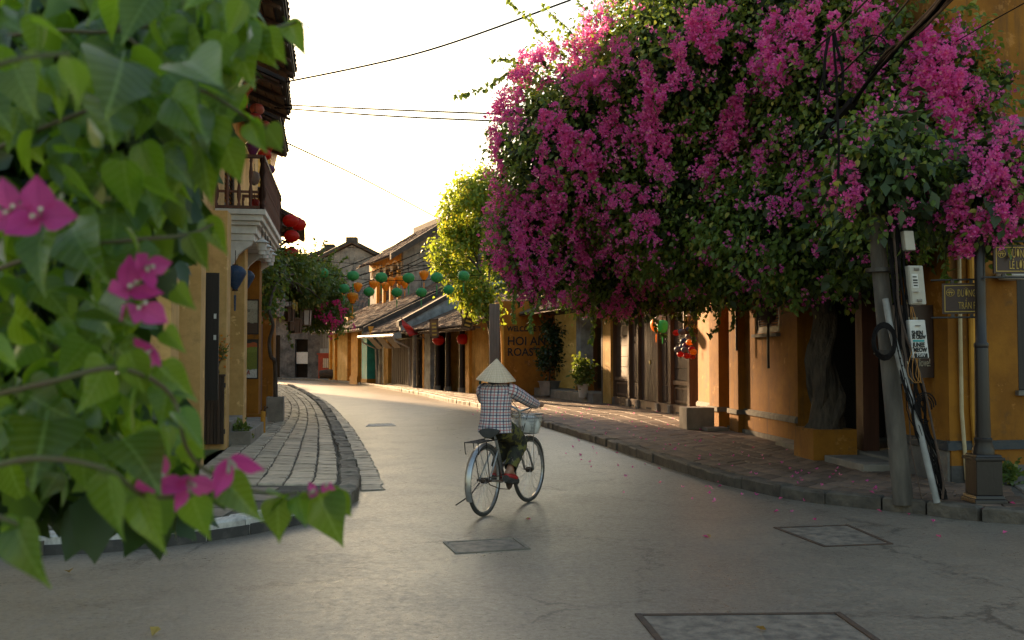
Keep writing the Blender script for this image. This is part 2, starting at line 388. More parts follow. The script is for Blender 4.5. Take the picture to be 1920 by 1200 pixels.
M['leaf_inner'] = leaf_mat('shade_painted_leaf', (.018, .048, .012), (.035, .08, .014), None, .22, (.2, .36, .02), .45)  # darker foreground leaf, shade between the leaves put into its colour
M['leaf_boug'] = leaf_mat('bougainvillea_leaf', (.090, .160, .035), (.18, .28, .05), (.36, .36, .06), .42, (.34, .46, .04), .42)
M['leaf_tree'] = leaf_mat('yellowing_leaf', (.10, .18, .025), (.17, .25, .03), (.50, .32, .02), .48, (.5, .6, .04), .5)
M['leaf_vine'] = leaf_mat('vine_leaf', (.05, .10, .025), (.11, .17, .035), (.28, .26, .04), .42, (.36, .45, .04), .45)
M['leaf_dark'] = leaf_mat('potted_shrub_leaf', (.018, .040, .014), (.035, .065, .018), None, .25, (.1, .2, .02), .4)
M['bract'] = leaf_mat('magenta_bract', (.78, .07, .45), (.92, .24, .60), (.93, .45, .48), .5, (1.0, .22, .55), .6)
M['bract_big'] = leaf_mat('foreground_bract', (.60, .05, .32), (.76, .14, .44), None, .40, (.9, .15, .45), .55, 0, 'object', True, (.32, .01, .16))
M['bract_red'] = leaf_mat('crimson_bract', (.75, .03, .22), (.88, .08, .36), None, .4, (.9, .1, .3), .6)
# ================================================================== ground
def catmull(pts, t):
    n = len(pts); i = max(0, min(int(t), n - 2)); f = t - i
    p = [Vector(pts[max(0, min(n - 1, i + k))]) for k in (-1, 0, 1, 2)]
    return .5 * ((2 * p[1]) + (p[2] - p[0]) * f + (2 * p[0] - 5 * p[1] + 4 * p[2] - p[3]) * f * f + (3 * p[1] - p[0] - 3 * p[2] + p[3]) * f ** 3)
road = MB()
# one sheet to the horizon, finer towards the camera
xs = [-600, -200, -60, -25, -12, -6, -3, 0, 3, 6, 12, 25, 60, 200, 600]; ys = [-600, -200, -60, -20, -6, 0, 5, 10, 15, 20, 30, 45, 70, 120, 300, 900]
road.add([(x, y, 0) for y in ys for x in xs], [(j * len(xs) + i, j * len(xs) + i + 1, (j + 1) * len(xs) + i + 1, (j + 1) * len(xs) + i) for j in range(len(ys) - 1) for i in range(len(xs) - 1)])
tag(road.build('road', M['asphalt']), None, None, kind='structure')

SW = .13
LKERB = [Vector((-14, 6.9, 0)), Vector((-7.5, 7.25, 0))] + [G(*p) for p in [(0, 1045), (65, 1042), (200, 1036), (320, 1024), (430, 1009), (510, 994), (590, 977), (640, 961), (668, 942), (674, 922), (670, 895), (657, 852), (630, 793), (602, 758), (566, 735), (530, 722)]] + [Vector((-17, 62, 0)), Vector((-24, 67, 0))]
RK = [(9.5, 7.9), (6.5, 8.35)] + [tuple(G(*p)[:2]) for p in [(1920, 985), (1700, 962), (1500, 940), (1380, 915), (1300, 893), (1200, 860), (1100, 826), (1000, 795), (900, 765)]] + [(-2.2, 34.3), (-3.5, 39.7), (-5.2, 45.6), (-7.3, 52.5), (-11, 62), (-16, 69.2), (-24, 73)]
RKERB = [Vector((a, b, 0)) for a, b in RK]
L_D = Vector((-.1628, .9867)).normalized(); L_O = Vector((-3.496, 10.0))
def Lline(Y, o=0): s = (Y - 10) / L_D.y; p = L_O + L_D * s + Vector((L_D.y, -L_D.x)) * o; return (p.x, p.y)
LIN = [Lline(10.2), Lline(12), Lline(15), Lline(18), Lline(21), Lline(24), (-6.6, 27.5), (-8.0, 33.5), (-11.6, 46), (-14.6, 57), (-19, 63.5), (-26, 68)]
RIN = [(9.5, 12.0), (6.5, 11.45), (4.86, 11.08), (4.05, 21.6), (4.3, 23.0), (3.1, 29.9), (2.7, 30.4), (1.1, 36.9), (.2, 38), (-.9, 37.5), (-9.85, 60), (-14.2, 70.5), (-26, 76)]
def dense(pts, k=6): return [catmull(pts, i / k) for i in range((len(pts) - 1) * k + 1)]
LKD, RKD = dense(LKERB), dense(RKERB)

def slab(name, outer, inner, z):
    b = MB(); poly = [Vector((p[0], p[1], z)) for p in outer] + [Vector((p[0], p[1], z)) for p in reversed(inner)]
    n = len(poly); lo = [Vector((p.x, p.y, -.05)) for p in poly]
    me = bpy.data.meshes.new(name); bm = bmesh.new()
    tv = [bm.verts.new(p) for p in poly]; bv = [bm.verts.new(p) for p in lo]
    bm.faces.new(tv)
    for i in range(n): bm.faces.new((bv[i], bv[(i + 1) % n], tv[(i + 1) % n], tv[i]))
    bmesh.ops.triangulate(bm, faces=[f for f in bm.faces if len(f.verts) > 4]); bmesh.ops.recalc_face_normals(bm, faces=bm.faces)
    bm.to_mesh(me); bm.free(); me.materials.append(M['mortar'])
    o = bpy.data.objects.new(name, me); COL.objects.link(o); return tag(o, None, None, kind='structure')
inL = [Vector((-14, 10.9, 0)), Vector((-3.6, 10.05, 0))] + [Vector((a, b, 0)) for a, b in LIN[1:]]
# slabs pulled a little inside the kerb line so that the kerb stones close the edge
def inset(pts, d):
    r = []
    for i, p in enumerate(pts):
        t = (pts[min(i + 1, len(pts) - 1)] - pts[max(i - 1, 0)]).normalized(); r.append(p + Vector((-t.y, t.x, 0)) * d)
    return r
sw_l = slab('pavement_left', inset(LKD, .12), inL, SW - .02)
sw_r = slab('pavement_right', inset(RKD, -.12), [Vector((a, b, 0)) for a, b in RIN], SW - .02)

def stone(c4, z0, z1, ch=.012, jit=.01, rr=rnd, dz=.006):
    """irregular block: 8-point outline, chamfered top; returns MB centred on its middle and that middle"""
    c = sum((Vector(p) for p in c4), Vector()) / 4
    ring = []
    for i in range(4):
        a, b = Vector(c4[i]), Vector(c4[(i + 1) % 4]); ring += [a, (a + b) / 2]
    ring = [p + Vector((rr.uniform(-jit, jit), rr.uniform(-jit, jit), 0)) for p in ring]
    tl = [rr.uniform(-dz, dz) for _ in range(8)]
    lo = [Vector((p.x - c.x, p.y - c.y, z0)) for p in ring]
    mid = [Vector((p.x - c.x, p.y - c.y, z1 - ch + tl[i])) for i, p in enumerate(ring)]
    top = []
    for i, p in enumerate(ring):
        d = (p - c); d.z = 0; l = d.length; q = p - d * min(.4, ch * 1.2 / max(l, .02)); top.append(Vector((q.x - c.x, q.y - c.y, z1 + tl[i])))
    b = MB(); b.add(lo + mid + top, [(i, (i + 1) % 8, 8 + (i + 1) % 8, 8 + i) for i in range(8)] + [(8 + i, 8 + (i + 1) % 8, 16 + (i + 1) % 8, 16 + i) for i in range(8)] + [tuple(range(16, 24))])
    return b, Vector((c.x, c.y, 0))
def area_px(c4, z):
    q = [proj((p[0], p[1], z)) for p in c4]
    if any(a is None for a in q): return 0
    if max(a[0] for a in q) < 0 or min(a[0] for a in q) > 1920 or min(a[1] for a in q) > 1200: return 0
    return abs(sum(q[i][0] * q[(i + 1) % 4][1] - q[(i + 1) % 4][0] * q[i][1] for i in range(4))) / 2
def lay(cells, parent, name, mat, mat_far, z, limit=295, thick=.03, ch=.012, jit=.01, dz=.006):
    cells = sorted(cells, key=lambda c: -area_px(c, z)); far = MB()
    for i, c in enumerate(cells):
        b, mid = stone(c, z - thick - .02, z + rnd.uniform(-.003, .004), ch, jit, rnd, dz)
        if i < limit and area_px(c, z) > 0:
            me = b.mesh(name, None, False); me.materials.append(mat); inst(name, me, parent, mid)
        else:
            far.add([v + mid for v in b.v], b.f)
    if far.v: tag(far.build('far_' + name + 's', mat_far, parent, fix=False), None, None, kind='stuff')

def strip_cells(outer, inner, acol, rowlen, t0, t1, gap=.012, stagger=True):
    """columns that follow the kerb, cross joints staggered"""
    cells = []
    def pt(t, a): o = catmull(outer, t); i = catmull(inner, t); return o.lerp(i, a)
    for j in range(len(acol) - 1):
        a0, a1 = acol[j], acol[j + 1]; t = t0 + rnd.uniform(0, .04)
        while t < t1:
            am = (a0 + a1) / 2; sp = (pt(t + .02, am) - pt(t - .02, am)).length / .04
            L = rnd.uniform(*rowlen) * (1 if sp else 1); dt = L / max(sp, .3)
            g = gap / max(sp, .3); wdt = (pt(t, a1) - pt(t, a0)).length; ga = gap / max(wdt, .05) * (a1 - a0)
            tb = t + dt - g
            if tb > t1: break
            cells.append([pt(t, a0 + ga), pt(t, a1 - ga), pt(tb, a1 - ga), pt(tb, a0 + ga)])
            t += dt
    return cells
# left pavement: hand-cut stones in columns along the street
lo_pairs = [G(674, 922), G(670, 895), G(657, 852), G(630, 793), G(602, 758), G(566, 735), G(530, 722)]
lo_pairs = inset([lo_pairs[0] + Vector((.02, -.35, 0))] + lo_pairs, .24)
li_pairs = [Vector((*Lline(y, .02), 0)) for y in (10.9, 11.4, 12.6, 16.2)] + [Vector((-5.95, 25, 0)), Vector((-8.0, 33.8, 0)), Vector((-11.7, 47, 0)), Vector((-14.6, 57, 0))]
lay(strip_cells(lo_pairs, li_pairs, [0, .16, .33, .5, .67, .84, 1], (.2, .42), .05, 6.9), sw_l, 'paving_stone', M['paver'], M['paver_i'], SW)
# left corner: wider sawn slabs
cells = []
for r_ in range(6):
    x = -9.0 + (r_ % 2) * .25
    while x < -1.9:
        y0 = 7.65 + r_ * .48 + .055 * max(0, x + 4.2) * 1.0; L = rnd.choice((.5, .55, .7))
        kern = [(x, y0), (x + L - .012, y0), (x + L - .012, y0 + .465), (x, y0 + .465)]
        def inside(p):
            ok = False
            poly = [(q.x, q.y) for q in inset(LKD, .3)[:70]] + [(-4.3, 11.2), (-3.6, 10.1), (-14, 10.9)]
            n = len(poly); j = n - 1
            for i in range(n):
                if (poly[i][1] > p[1]) != (poly[j][1] > p[1]) and p[0] < (poly[j][0] - poly[i][0]) * (p[1] - poly[i][1]) / (poly[j][1] - poly[i][1]) + poly[i][0]: ok = not ok
                j = i
            return ok
        if all(inside(p) for p in kern) and max(k[1] for k in kern) < 10.75: cells.append([Vector((a, b, 0)) for a, b in kern])
        x += L
lay(cells, sw_l, 'paving_slab', M['slab'], M['slab'], SW, 200, jit=.003, ch=.006, dz=.002)
# kerb stones
def kerb(parent, curve, name_mat, a, b, lens, width, side, h=.145, ch=.02, jit=.008, rough=.006, name='kerb_stone', z0=-.06):
    D = [curve[0]]; L = [0]
    for p in curve[1:]: L.append(L[-1] + (p - D[-1]).length); D.append(p)
    def at(s):
        s = max(0, min(L[-1] - 1e-4, s))
        i = max(k for k in range(len(L)) if L[k] <= s); i = min(i, len(L) - 2)
        f = (s - L[i]) / max(1e-6, L[i + 1] - L[i]); p = D[i].lerp(D[i + 1], f); t = (D[i + 1] - D[i]).normalized(); return p, Vector((-t.y, t.x, 0)) * side
    s = a * L[-1]; e = b * L[-1]; cnt = 0
    while s < e:
        l = rnd.uniform(*lens); p0, n0 = at(s + .008); p1, n1 = at(s + l - .008)
        w_ = width * rnd.uniform(.92, 1.05)
        bmb, mid = stone([p0, p1, p1 + n1 * w_, p0 + n0 * w_], z0, h + rnd.uniform(-.008, .008), ch, jit, rnd, rough)
        me = bmb.mesh(name, None, False); me.materials.append(name_mat); inst(name, me, parent, mid); s += l; cnt += 1
    return L
def frac_at(curve, pt):
    L = 0; best = (9e9, 0); tot = sum((curve[i + 1] - curve[i]).length for i in range(len(curve) - 1))
    for i in range(len(curve) - 1):
        d = (curve[i] - pt).length
        if d < best[0]: best = (d, L)
        L += (curve[i + 1] - curve[i]).length
    return best[1] / tot
fa = frac_at(LKD, G(600, 973)); fb = frac_at(LKD, G(530, 722))
kerb(sw_l, LKD, M['kerb_white'], .38 if fa > .38 else .1, fa, (.38, .46), .22, 1, ch=.018, jit=.003, rough=.002)
kerb(sw_l, LKD, M['kerb_stone'], fa + .002, fb, (.28, .6), .22, 1, jit=.022, rough=.012)
# dark face under the pale kerb: a recessed course
kerb(sw_l, inset(LKD, -.012), M['kerb_black'], .38 if fa > .38 else .1, fa, (.38, .46), .1, 1, h=.085, ch=.006, jit=.002, rough=.001, name='kerb_course')
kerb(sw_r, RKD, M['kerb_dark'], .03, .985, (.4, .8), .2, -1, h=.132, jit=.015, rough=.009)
# gutter of rough stones beside the left kerb
gut = inset([G(690, 940), G(674, 922), G(670, 895), G(657, 852), G(630, 793), G(602, 758), G(580, 742)], -.28)
gin = inset([G(690, 940), G(674, 922), G(670, 895), G(657, 852), G(630, 793), G(602, 758), G(580, 742)], -.015)
gc = strip_cells(gut, gin, [0, 1], (.13, .24), 1.0, 5.8, .01)
lay(gc, sw_l, 'gutter_stone', M['paver'], M['paver_i'], .016, 200, thick=.0, jit=.028, dz=.004, ch=.01)
# right pavement
ro = [Vector((a, b, 0)) for a, b in [(6.5, 8.6), (4.6, 9.15), (3.75, 9.95), (3.2, 10.55), (2.75, 11.7), (2.13, 14.8), (1.57, 18.1), (.7, 22.7), (.04, 26), (-.72, 30), (-1.95, 34.6), (-3.2, 39.9), (-4.95, 45.8), (-7.1, 52.7), (-10.8, 62.1)]]
ri = [Vector((a, b, 0)) for a, b in [(6.9, 11.3), (5.3, 11.0), (4.8, 11.05), (4.68, 12.5), (4.55, 14), (4.3, 17), (4.05, 20.8), (4.1, 24), (3.6, 27), (2.9, 30.5), (1.1, 36.5), (-1.5, 38.8), (-3.75, 44.4), (-6.5, 51.3), (-10.0, 60.3)]]
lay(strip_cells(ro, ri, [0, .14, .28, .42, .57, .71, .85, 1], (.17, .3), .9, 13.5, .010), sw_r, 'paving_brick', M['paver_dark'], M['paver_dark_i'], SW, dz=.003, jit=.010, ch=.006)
# concrete apron by the lamp post
lay(strip_cells(ro, ri, [0, .5, 1], (.7, .95), .0, .88, .012), sw_r, 'paving_slab', M['concrete'], M['concrete'], SW, dz=.004, jit=.006)

# covers let into the road
def cover(name, label, px4, mat, fmat, frame=.035, sides=(1, 1, 1, 1), z=.006):
    c = [G(*p) for p in px4]; m = sum(c, Vector()) / 4
    t = thing(name, label, 'road cover', m)
    q = [m + (p - m) * (1 - frame / max(.2, (p - m).length) * 1.6) for p in c]
    MB().prism([p + Vector((0, 0, -.02)) for p in q], [p + Vector((0, 0, z - .003)) for p in q]).build('lid', mat, t)
    for i in range(4):
        if not sides[i]: continue
        a, b_ = c[i], c[(i + 1) % 4]; d = (b_ - a).normalized(); n = Vector((-d.y, d.x, 0))
        if (m - a).dot(n) < 0: n = -n
        pts = [a, b_, b_ + n * frame, a + n * frame]
        MB().prism([p + Vector((0, 0, -.02)) for p in pts], [p + Vector((0, 0, z + .002 * (i % 2) + .002)) for p in pts]).build('frame_bar', fmat, t)
    return t
M['patch'] = pm('cover_concrete', (.24, .205, .16), (.11, .095, .078), 9, .6, .5, 30, lo=.4, hi=.62)
cover('drain_cover', 'small concrete drain cover in the road below the bicycle', [(830, 1017), (967, 1009), (995, 1030), (854, 1039)], M['patch'], M['kerb_stone'], .03)
cover('drain_cover', 'rust-edged drain cover on the right of the road near the utility pole', [(1450, 990), (1590, 985), (1675, 1021), (1545, 1026)], M['patch'], M['rust'], .028)
cover('drain_cover', 'large steel-framed concrete cover cut off by the bottom of the photo', [(1190, 1153), (1575, 1150), (1690, 1230), (1265, 1245)], M['patch'], M['rust'], .035)
cover('drain_cover', 'pale flat cover far down the road by the left pavement', [(690, 795), (737, 794), (742, 799), (686, 800)], M['kerb_white'], M['kerb_white'], .05)
# ================================================================== right side: ochre corner house
def louvre(name, parent, fr, s0, s1, o, z0, z1, fmat, smat, leaves=2, pitch=.045):
    """a shutter: frame, leaf stiles and separate slats"""
    w_ = part_box(name, fmat, parent, fr, [(s0, s1, o, o + .05, z0 - .06, z0), (s0, s1, o, o + .05, z1, z1 + .06), (s0 - .05, s0, o, o + .055, z0 - .06, z1 + .06), (s1, s1 + .05, o, o + .055, z0 - .06, z1 + .06)])
    ls = (s1 - s0) / leaves
    for k in range(leaves):
        a, b = s0 + ls * k + .004, s0 + ls * (k + 1) - .004
        part_box('leaf_frame', fmat, w_, fr, [(a, a + .05, o + .005, o + .045, z0, z1), (b - .05, b, o + .005, o + .045, z0, z1), (a + .05, b - .05, o + .007, o + .043, z0, z0 + .06), (a + .05, b - .05, o + .007, o + .043, z1 - .06, z1)])
        z = z0 + .07
        while z < z1 - .08:
            MB().hexa([fr(a + .05, o + .004, z + .028), fr(b - .05, o + .004, z + .028), fr(b - .05, o + .040, z), fr(a + .05, o + .040, z), fr(a + .05, o + .010, z + .034), fr(b - .05, o + .010, z + .034), fr(b - .05, o + .046, z + .006), fr(a + .05, o + .046, z + .006)]).build('slat', smat, w_)
            z += pitch
    return w_
def part_box(name, mat, parent, fr, boxes, bevel=0):
    left = list(boxes); first = None
    while left:                              # pieces that do not touch become parts of their own
        grp = [left.pop(0)]; grew = True
        while grew:
            grew = False
            for q in list(left):
                if any(all(q[2 * k] <= g_[2 * k + 1] + .004 and g_[2 * k] <= q[2 * k + 1] + .004 for k in range(3)) for g_ in grp): grp.append(q); left.remove(q); grew = True
        b = MB()
        for s in grp: b.box(*s, fr)
        o = b.build(name, mat, parent, bevel=bevel); first = first or o
    return first
def wall_with_holes(fr, s0, s1, o0, o1, z0, z1, holes):
    """boxes filling a wall round rectangular holes (s0,s1,z0,z1)"""
    out = []; xs_ = sorted({s0, s1} | {h[0] for h in holes} | {h[1] for h in holes})
    for a, b in zip(xs_[:-1], xs_[1:]):
        zs = [(h[2], h[3]) for h in holes if h[0] <= a + 1e-6 and h[1] >= b - 1e-6]; zs.sort(); z = z0
        for (h0, h1) in zs:
            if h0 > z + 1e-6: out.append((a, b, o0, o1, z, h0))
            z = h1
        if z < z1 - 1e-6: out.append((a, b, o0, o1, z, z1))
    return out
A_D = Vector((-.0787, .997)).normalized()
FA = Fr((4.86, 11.1), A_D, 1)                 # outward = towards the street
FB = Fr((4.86, 11.1), Vector((1, .17)), -1)    # the face turned to the side street
def sA(Y): return (Y - 11.1) / A_D.y
corner = thing('corner_house', 'ochre yellow corner house behind the big magenta bougainvillea', 'house', (5.6, 14.5, 0))
holes = [(sA(12.2), sA(15.7), .1, 2.75), (sA(16.5), sA(17.7), 1.93, 3.02)]
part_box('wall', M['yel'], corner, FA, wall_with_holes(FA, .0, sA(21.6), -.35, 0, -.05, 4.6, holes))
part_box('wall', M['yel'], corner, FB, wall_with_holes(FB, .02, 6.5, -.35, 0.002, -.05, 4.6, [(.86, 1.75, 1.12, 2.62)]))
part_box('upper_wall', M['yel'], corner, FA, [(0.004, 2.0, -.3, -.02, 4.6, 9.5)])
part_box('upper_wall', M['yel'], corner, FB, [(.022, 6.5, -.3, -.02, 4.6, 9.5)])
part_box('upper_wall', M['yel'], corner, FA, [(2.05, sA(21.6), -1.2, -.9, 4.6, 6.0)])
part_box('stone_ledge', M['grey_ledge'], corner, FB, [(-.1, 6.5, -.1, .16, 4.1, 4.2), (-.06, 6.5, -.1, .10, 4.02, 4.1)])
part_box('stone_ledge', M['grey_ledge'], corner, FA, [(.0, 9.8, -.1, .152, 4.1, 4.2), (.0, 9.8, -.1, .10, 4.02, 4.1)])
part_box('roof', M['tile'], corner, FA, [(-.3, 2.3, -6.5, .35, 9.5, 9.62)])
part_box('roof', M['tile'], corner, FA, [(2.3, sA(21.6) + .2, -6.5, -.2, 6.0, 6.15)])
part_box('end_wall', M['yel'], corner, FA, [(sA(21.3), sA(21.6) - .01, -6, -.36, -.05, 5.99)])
# mouldings at the foot of the walls
def ledge(fr, s0, s1, mat, z=.47): part_box('base_moulding', mat, corner, fr, [(s0, s1, -.05, .05, z, z + .075), (s0, s1, -.05, .03, z + .075, z + .1)])
ledge(FA, sA(15.72), sA(18.35), M['grey_ledge']); ledge(FA, sA(19.95), sA(21.6), M['grey_ledge'])
ledge(FA, -.05, sA(12.15), M['slate']); ledge(FB, -.05, 6.5, M['slate'], .475)
part_box('base_course', M['yel'], corner, FA, [(sA(15.72), sA(18.35), -.04, .028, -.04, .468), (sA(19.95), sA(21.6), -.04, .028, -.04, .468)])
part_box('base_course', M['yel'], corner, FB, [(0, 6.5, -.04, .026, .3, .472)])
part_box('base_course', M['black_wall'], corner, FB, [(0, 6.5, -.04, .03, -.04, .3)])
part_box('base_course', M['grey_ledge'], corner, FA, [(sA(15.72), sA(21.6), -.04, .06, -.04, .2), (0, sA(12.1), -.04, .028, -.04, .46)])
part_box('pilaster', M['yel'], corner, FA, [(sA(18.36), sA(18.9), -.05, .13, -.04, 4.0), (sA(19.3), sA(19.94), -.05, .22, -.04, 4.0)])
part_box('pilaster_base', M['grey_ledge'], corner, FA, [(sA(18.33), sA(18.93), -.05, .17, .465, .55), (sA(19.27), sA(19.97), -.05, .262, .465, .552)])
part_box('doorway_shade_lining', M['dark'], corner, FA, [(sA(14.1), sA(15.75), -1.6, -1.55, -.05, 2.9), (sA(12.15), sA(13.5), -1.6, -1.55, -.05, 2.9), (sA(12.15), sA(15.75), -1.56, -.36, 2.76, 2.8), (sA(13.51), sA(14.09), -1.6, -1.55, -.05, 2.9),  (sA(12.1), sA(12.14), -1.55, -.36, -.05, 2.75), (sA(15.76), sA(15.8), -1.55, -.36, -.05, 2.75)])  # near-black sheets paint the shade of the deep porch
part_box('porch_post', M['wood_red'], corner, FA, [(sA(13.5), sA(13.72), -.3, -.08, .1, 2.75)])
for a, b in ((14.15, 15.7), (12.2, 13.45)):
    d = part_box('door', M['black_wood'], corner, FA, [(sA(a), sA(a) + .08, -1.5, -1.4, .1, 2.75), (sA(b) - .08, sA(b), -1.5, -1.4, .1, 2.75), (sA(a), sA(b), -1.5, -1.4, 2.65, 2.74)])
    for k in range(5):
        l = (sA(b) - sA(a) - .16) / 5; part_box('panel', M['black_wood'], d, FA, [(sA(a) + .08 + k * l + .006, sA(a) + .08 + (k + 1) * l - .006, -1.49, -1.45, .12, 2.64)])
part_box('porch_floor', M['concrete'], corner, FA, [(sA(12.18), sA(15.72), -1.55, .0, -.02, .24)])
part_box('doorstep', M['concrete'], corner, FA, [(sA(14.1), sA(15.75), .01, .35, -.02, .2)], .01)
part_box('doorstep', M['concrete'], corner, FA, [(sA(12.1), sA(13.3), .01, .55, -.02, .21)], .01)
louvre('shutter_window', corner, FA, sA(16.55), sA(17.65), -.06, 1.98, 2.98, M['black_wood'], M['wood_dark'])
part_box('window_sill', M['grey_ledge'], corner, FA, [(sA(16.45), sA(17.75), -.1, .07, 1.86, 1.915)])
louvre('shutter_window', corner, FB, .92, 1.70, -.06, 1.2, 2.55, M['black_wood'], M['wood_dark'])
part_box('window_sill', M['grey_ledge'], corner, FB, [(.82, 1.8, -.1, .06, 1.075, 1.13)])
louvre('shutter_window', corner, FB, 1.5, 2.5, -.075, 5.4, 7.2, M['black_wood'], M['wood_dark'])
# pipes down the corner
for ds, m_, r_, z1, n_ in ((.12, 'pipe_cream', .022, 4.0, 'conduit'), (.26, 'yel_plain', .035, 4.0, 'downpipe')):
    MB().tube([FB(ds + .04, .06, .15), FB(ds + .02, .06, .5), FB(ds, .05, .9), FB(ds, .05, z1)], r_, 8).build(n_, M[m_], corner, smooth=True)
# wall lamp under the street sign
MB().lathe([(.02, .0), (.10, .01), (.13, .05), (.12, .09), (.05, .11)], FB(.72, .12, 2.36), 16, sq=(1.4, .9)).build('bulkhead_lamp', M['pot_white'], corner, smooth=True)

# brown board "with love!" projecting from the corner
bo = FA(sA(11.62), .02, 0); t = thing('shop_board', 'dark brown board reading with love! behind the utility pole', 'sign', (bo.x - .2, bo.y, 1.2))
S1 = Fr((4.30, 11.42), Vector((1, .02)), -1)
part_box('board', M['sign_maroon'], t, S1, [(0, .52, 0, .04, 1.27, 2.10)])
text_mesh('with love!', .13, (S1(.21, .045, 1.40), Vector((1, .02, 0)), Vector((0, 0, 1))), M['cream'], 'lettering', t, xs=.52)
text_mesh('n', .13, (S1(.37, .045, 1.53), Vector((1, .02, 0)), Vector((0, 0, 1))), M['cream'], 'lettering', t, xs=.7)
part_box('bracket', M['iron'], t, S1, [(.50, .58, .005, .03, 1.4, 1.44), (.50, .58, .005, .03, 1.95, 1.99), (.1, .3, -.01, .02, 1.20, 1.27)])
part_box('paper_strip', M['cream'], t, S1, [(.20, .34, .041, .046, 1.93, 1.96)])

# dark hanging wall lanterns with long tassels
def wall_lantern(label, Y, z, o=.35, r=.14, h=.34, tl=.75):
    c = FA(sA(Y), o, z); t = thing('wall_lantern', label, 'lantern', c, group='dark lanterns on the ochre wall')
    MB().lathe([(r * .35, h / 2 + .03), (r * .4, h / 2), (r * .85, h * .42), (r, h * .2), (r, -h * .2), (r * .85, -h * .42), (r * .4, -h / 2), (r * .35, -h / 2 - .03)], (0, 0, 0), 16, .04).build('shade', M['wood_dark'], t, local=True, smooth=True)
    MB().box(-.018, .018, -.018, .018, -h / 2 - tl, -h / 2 - .03).build('tassel', M['black_wood'], t, local=True)
    MB().cyl((0, 0, h / 2 + .03), (0, 0, h / 2 + .9), .008, n=6).build('cord', M['cable'], t, local=True)
    q = FA(sA(Y), 0, z + h / 2 + .9) - c
    MB().tube([(0, 0, h / 2 + .9), q], .012, 6).build('bracket', M['iron'], t, local=True)
wall_lantern('dark wooden lantern with a long tassel beside the louvred shutter', 16.05, 2.25)
wall_lantern('dark lantern tassel hanging at the pilaster of the ochre wall', 18.2, 2.55, o=.2)

# concrete cube bench
t = MB(); c = G(1313, 806, SW); fr = Fr((c.x, c.y), Vector((-.1, 1)), 1)
o_ = MB().box(0, .55, -.28, .26, SW, SW + .42, fr).build('stone_block', M['concrete'], loc=(c.x, c.y + .25, SW), bevel=.012)
tag(o_, 'grey cube-shaped stone block on the pavement at the ochre wall', 'block')
o_ = MB().box(0, .4, -.22, .2, SW, SW + .07, Fr(FA(sA(18.6), .45, 0)[:2], A_D, 1)).build('step_stone', M['concrete'], loc=FA(sA(18.8), .45, SW), bevel=.01)
tag(o_, 'low flat stone step at the foot of the ochre pilaster', 'step')

# the planter the bougainvillea grows from
c = FA(sA(13.75), .36, SW); PLANTER = c
t = thing('masonry_planter', 'ochre plastered planter at the foot of the bougainvillea trunk', 'planter', c)
fp = Fr((c.x, c.y), A_D, 1); pw = .36
part_box('wall', M['yel'], t, fp, [(-pw, pw, -.3, -.22, SW, .54), (-pw, pw, .22, .3, SW, .54), (-pw, -pw + .08, -.22, .22, SW, .538), (pw - .08, pw, -.22, .22, SW, .538)])
part_box('soil', M['bark'], t, fp, [(-pw + .06, pw - .06, -.24, .24, SW, .5)])

# ================================================================== old timber-fronted house
FD = Fr((4.22, 23.2), Vector((3.1 - 4.22, 29.9 - 23.2)), 1); LD = (Vector((3.1, 29.9)) - Vector((4.22, 23.2))).length
t = timber = thing('timber_house', 'old house front of dark carved timber doors between the roastery and the ochre house', 'house', (5, 27, 0))
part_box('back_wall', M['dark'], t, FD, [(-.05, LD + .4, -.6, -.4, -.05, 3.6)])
part_box('sill_beam', M['wood_brown'], t, FD, [(0, LD, -.2, .08, SW, .36)])
part_box('lintel', M['wood_dark'], t, FD, [(0, LD, -.2, .06, 2.75, 3.05)])
part_box('eave_beam', M['wood_dark'], t, FD, [(-.2, LD + .3, .3, .5, 3.0, 3.12)])
for s in (0, 1.35, 2.35, 4.1, 5.0, LD - .14):
    part_box('post', M['wood_brown'], t, FD, [(s, s + .14, -.16, .1, .36, 2.75)]); part_box('post_foot', M['concrete'], t, FD, [(s - .03, s + .17, -.2, .14, SW, .34)], .01)
# boards of the folding shop shutters
for a, b in ((5.14, LD - .14), (.14, 1.35)):
    for k in range(6):
        z = .95 + k * .3
        part_box('board', M['wood_dark'], t, FD, [(a + .005, b - .005, -.06 + .012 * (k % 2), 0, z + .006, z + .294)])
    part_box('rail', M['wood_brown'], t, FD, [(a, b, -.08, .05, .85, .95)])
    part_box('low_panel', M['wood_dark'], t, FD, [(a + .01, b - .01, -.06, -.01, .36, .85)]); part_box('panel_frame', M['wood_brown'], t, FD, [(a + .06, b - .06, -.04, .02, .42, .47), (a + .06, b - .06, -.04, .02, .74, .79), (a + .06, a + .11, -.04, .021, .47, .74), (b - .11, b - .06, -.04, .021, .47, .74)])
for a, b in ((1.49, 2.35), (4.24, 5.0)):      # narrow carved leaves
    for k in range(2):
        l = (b - a) / 2; s = a + k * l
        d = part_box('door_leaf', M['wood_brown'], t, FD, [(s + .004, s + l - .004, -.07, -.02, .36, 2.74)])
        for z0, z1 in ((.42, .8), (.86, 1.9), (1.96, 2.1), (2.16, 2.66)):
            part_box('raised_panel', M['wood_dark'], d, FD, [(s + .05, s + l - .05, -.03, .006, z0, z1)], .006)
d0 = None
for k in range(2):                              # middle double door
    s = 2.49 + k * .805; d = part_box('door_leaf', M['wood_dark'], t, FD, [(s + .004, s + .8, -.06, -.012, .36, 2.74)])
    for j in range(4): part_box('plank', M['wood_dark'], d, FD, [(s + .012 + j * .197, s + .012 + j * .197 + .188, -.02, .004 + .004 * (j % 2), .37, 2.73)])
    if k == 0: part_box('padlock', M['gold'], d, FD, [(s + .74, s + .84, .0, .035, 1.34, 1.44)], .006)
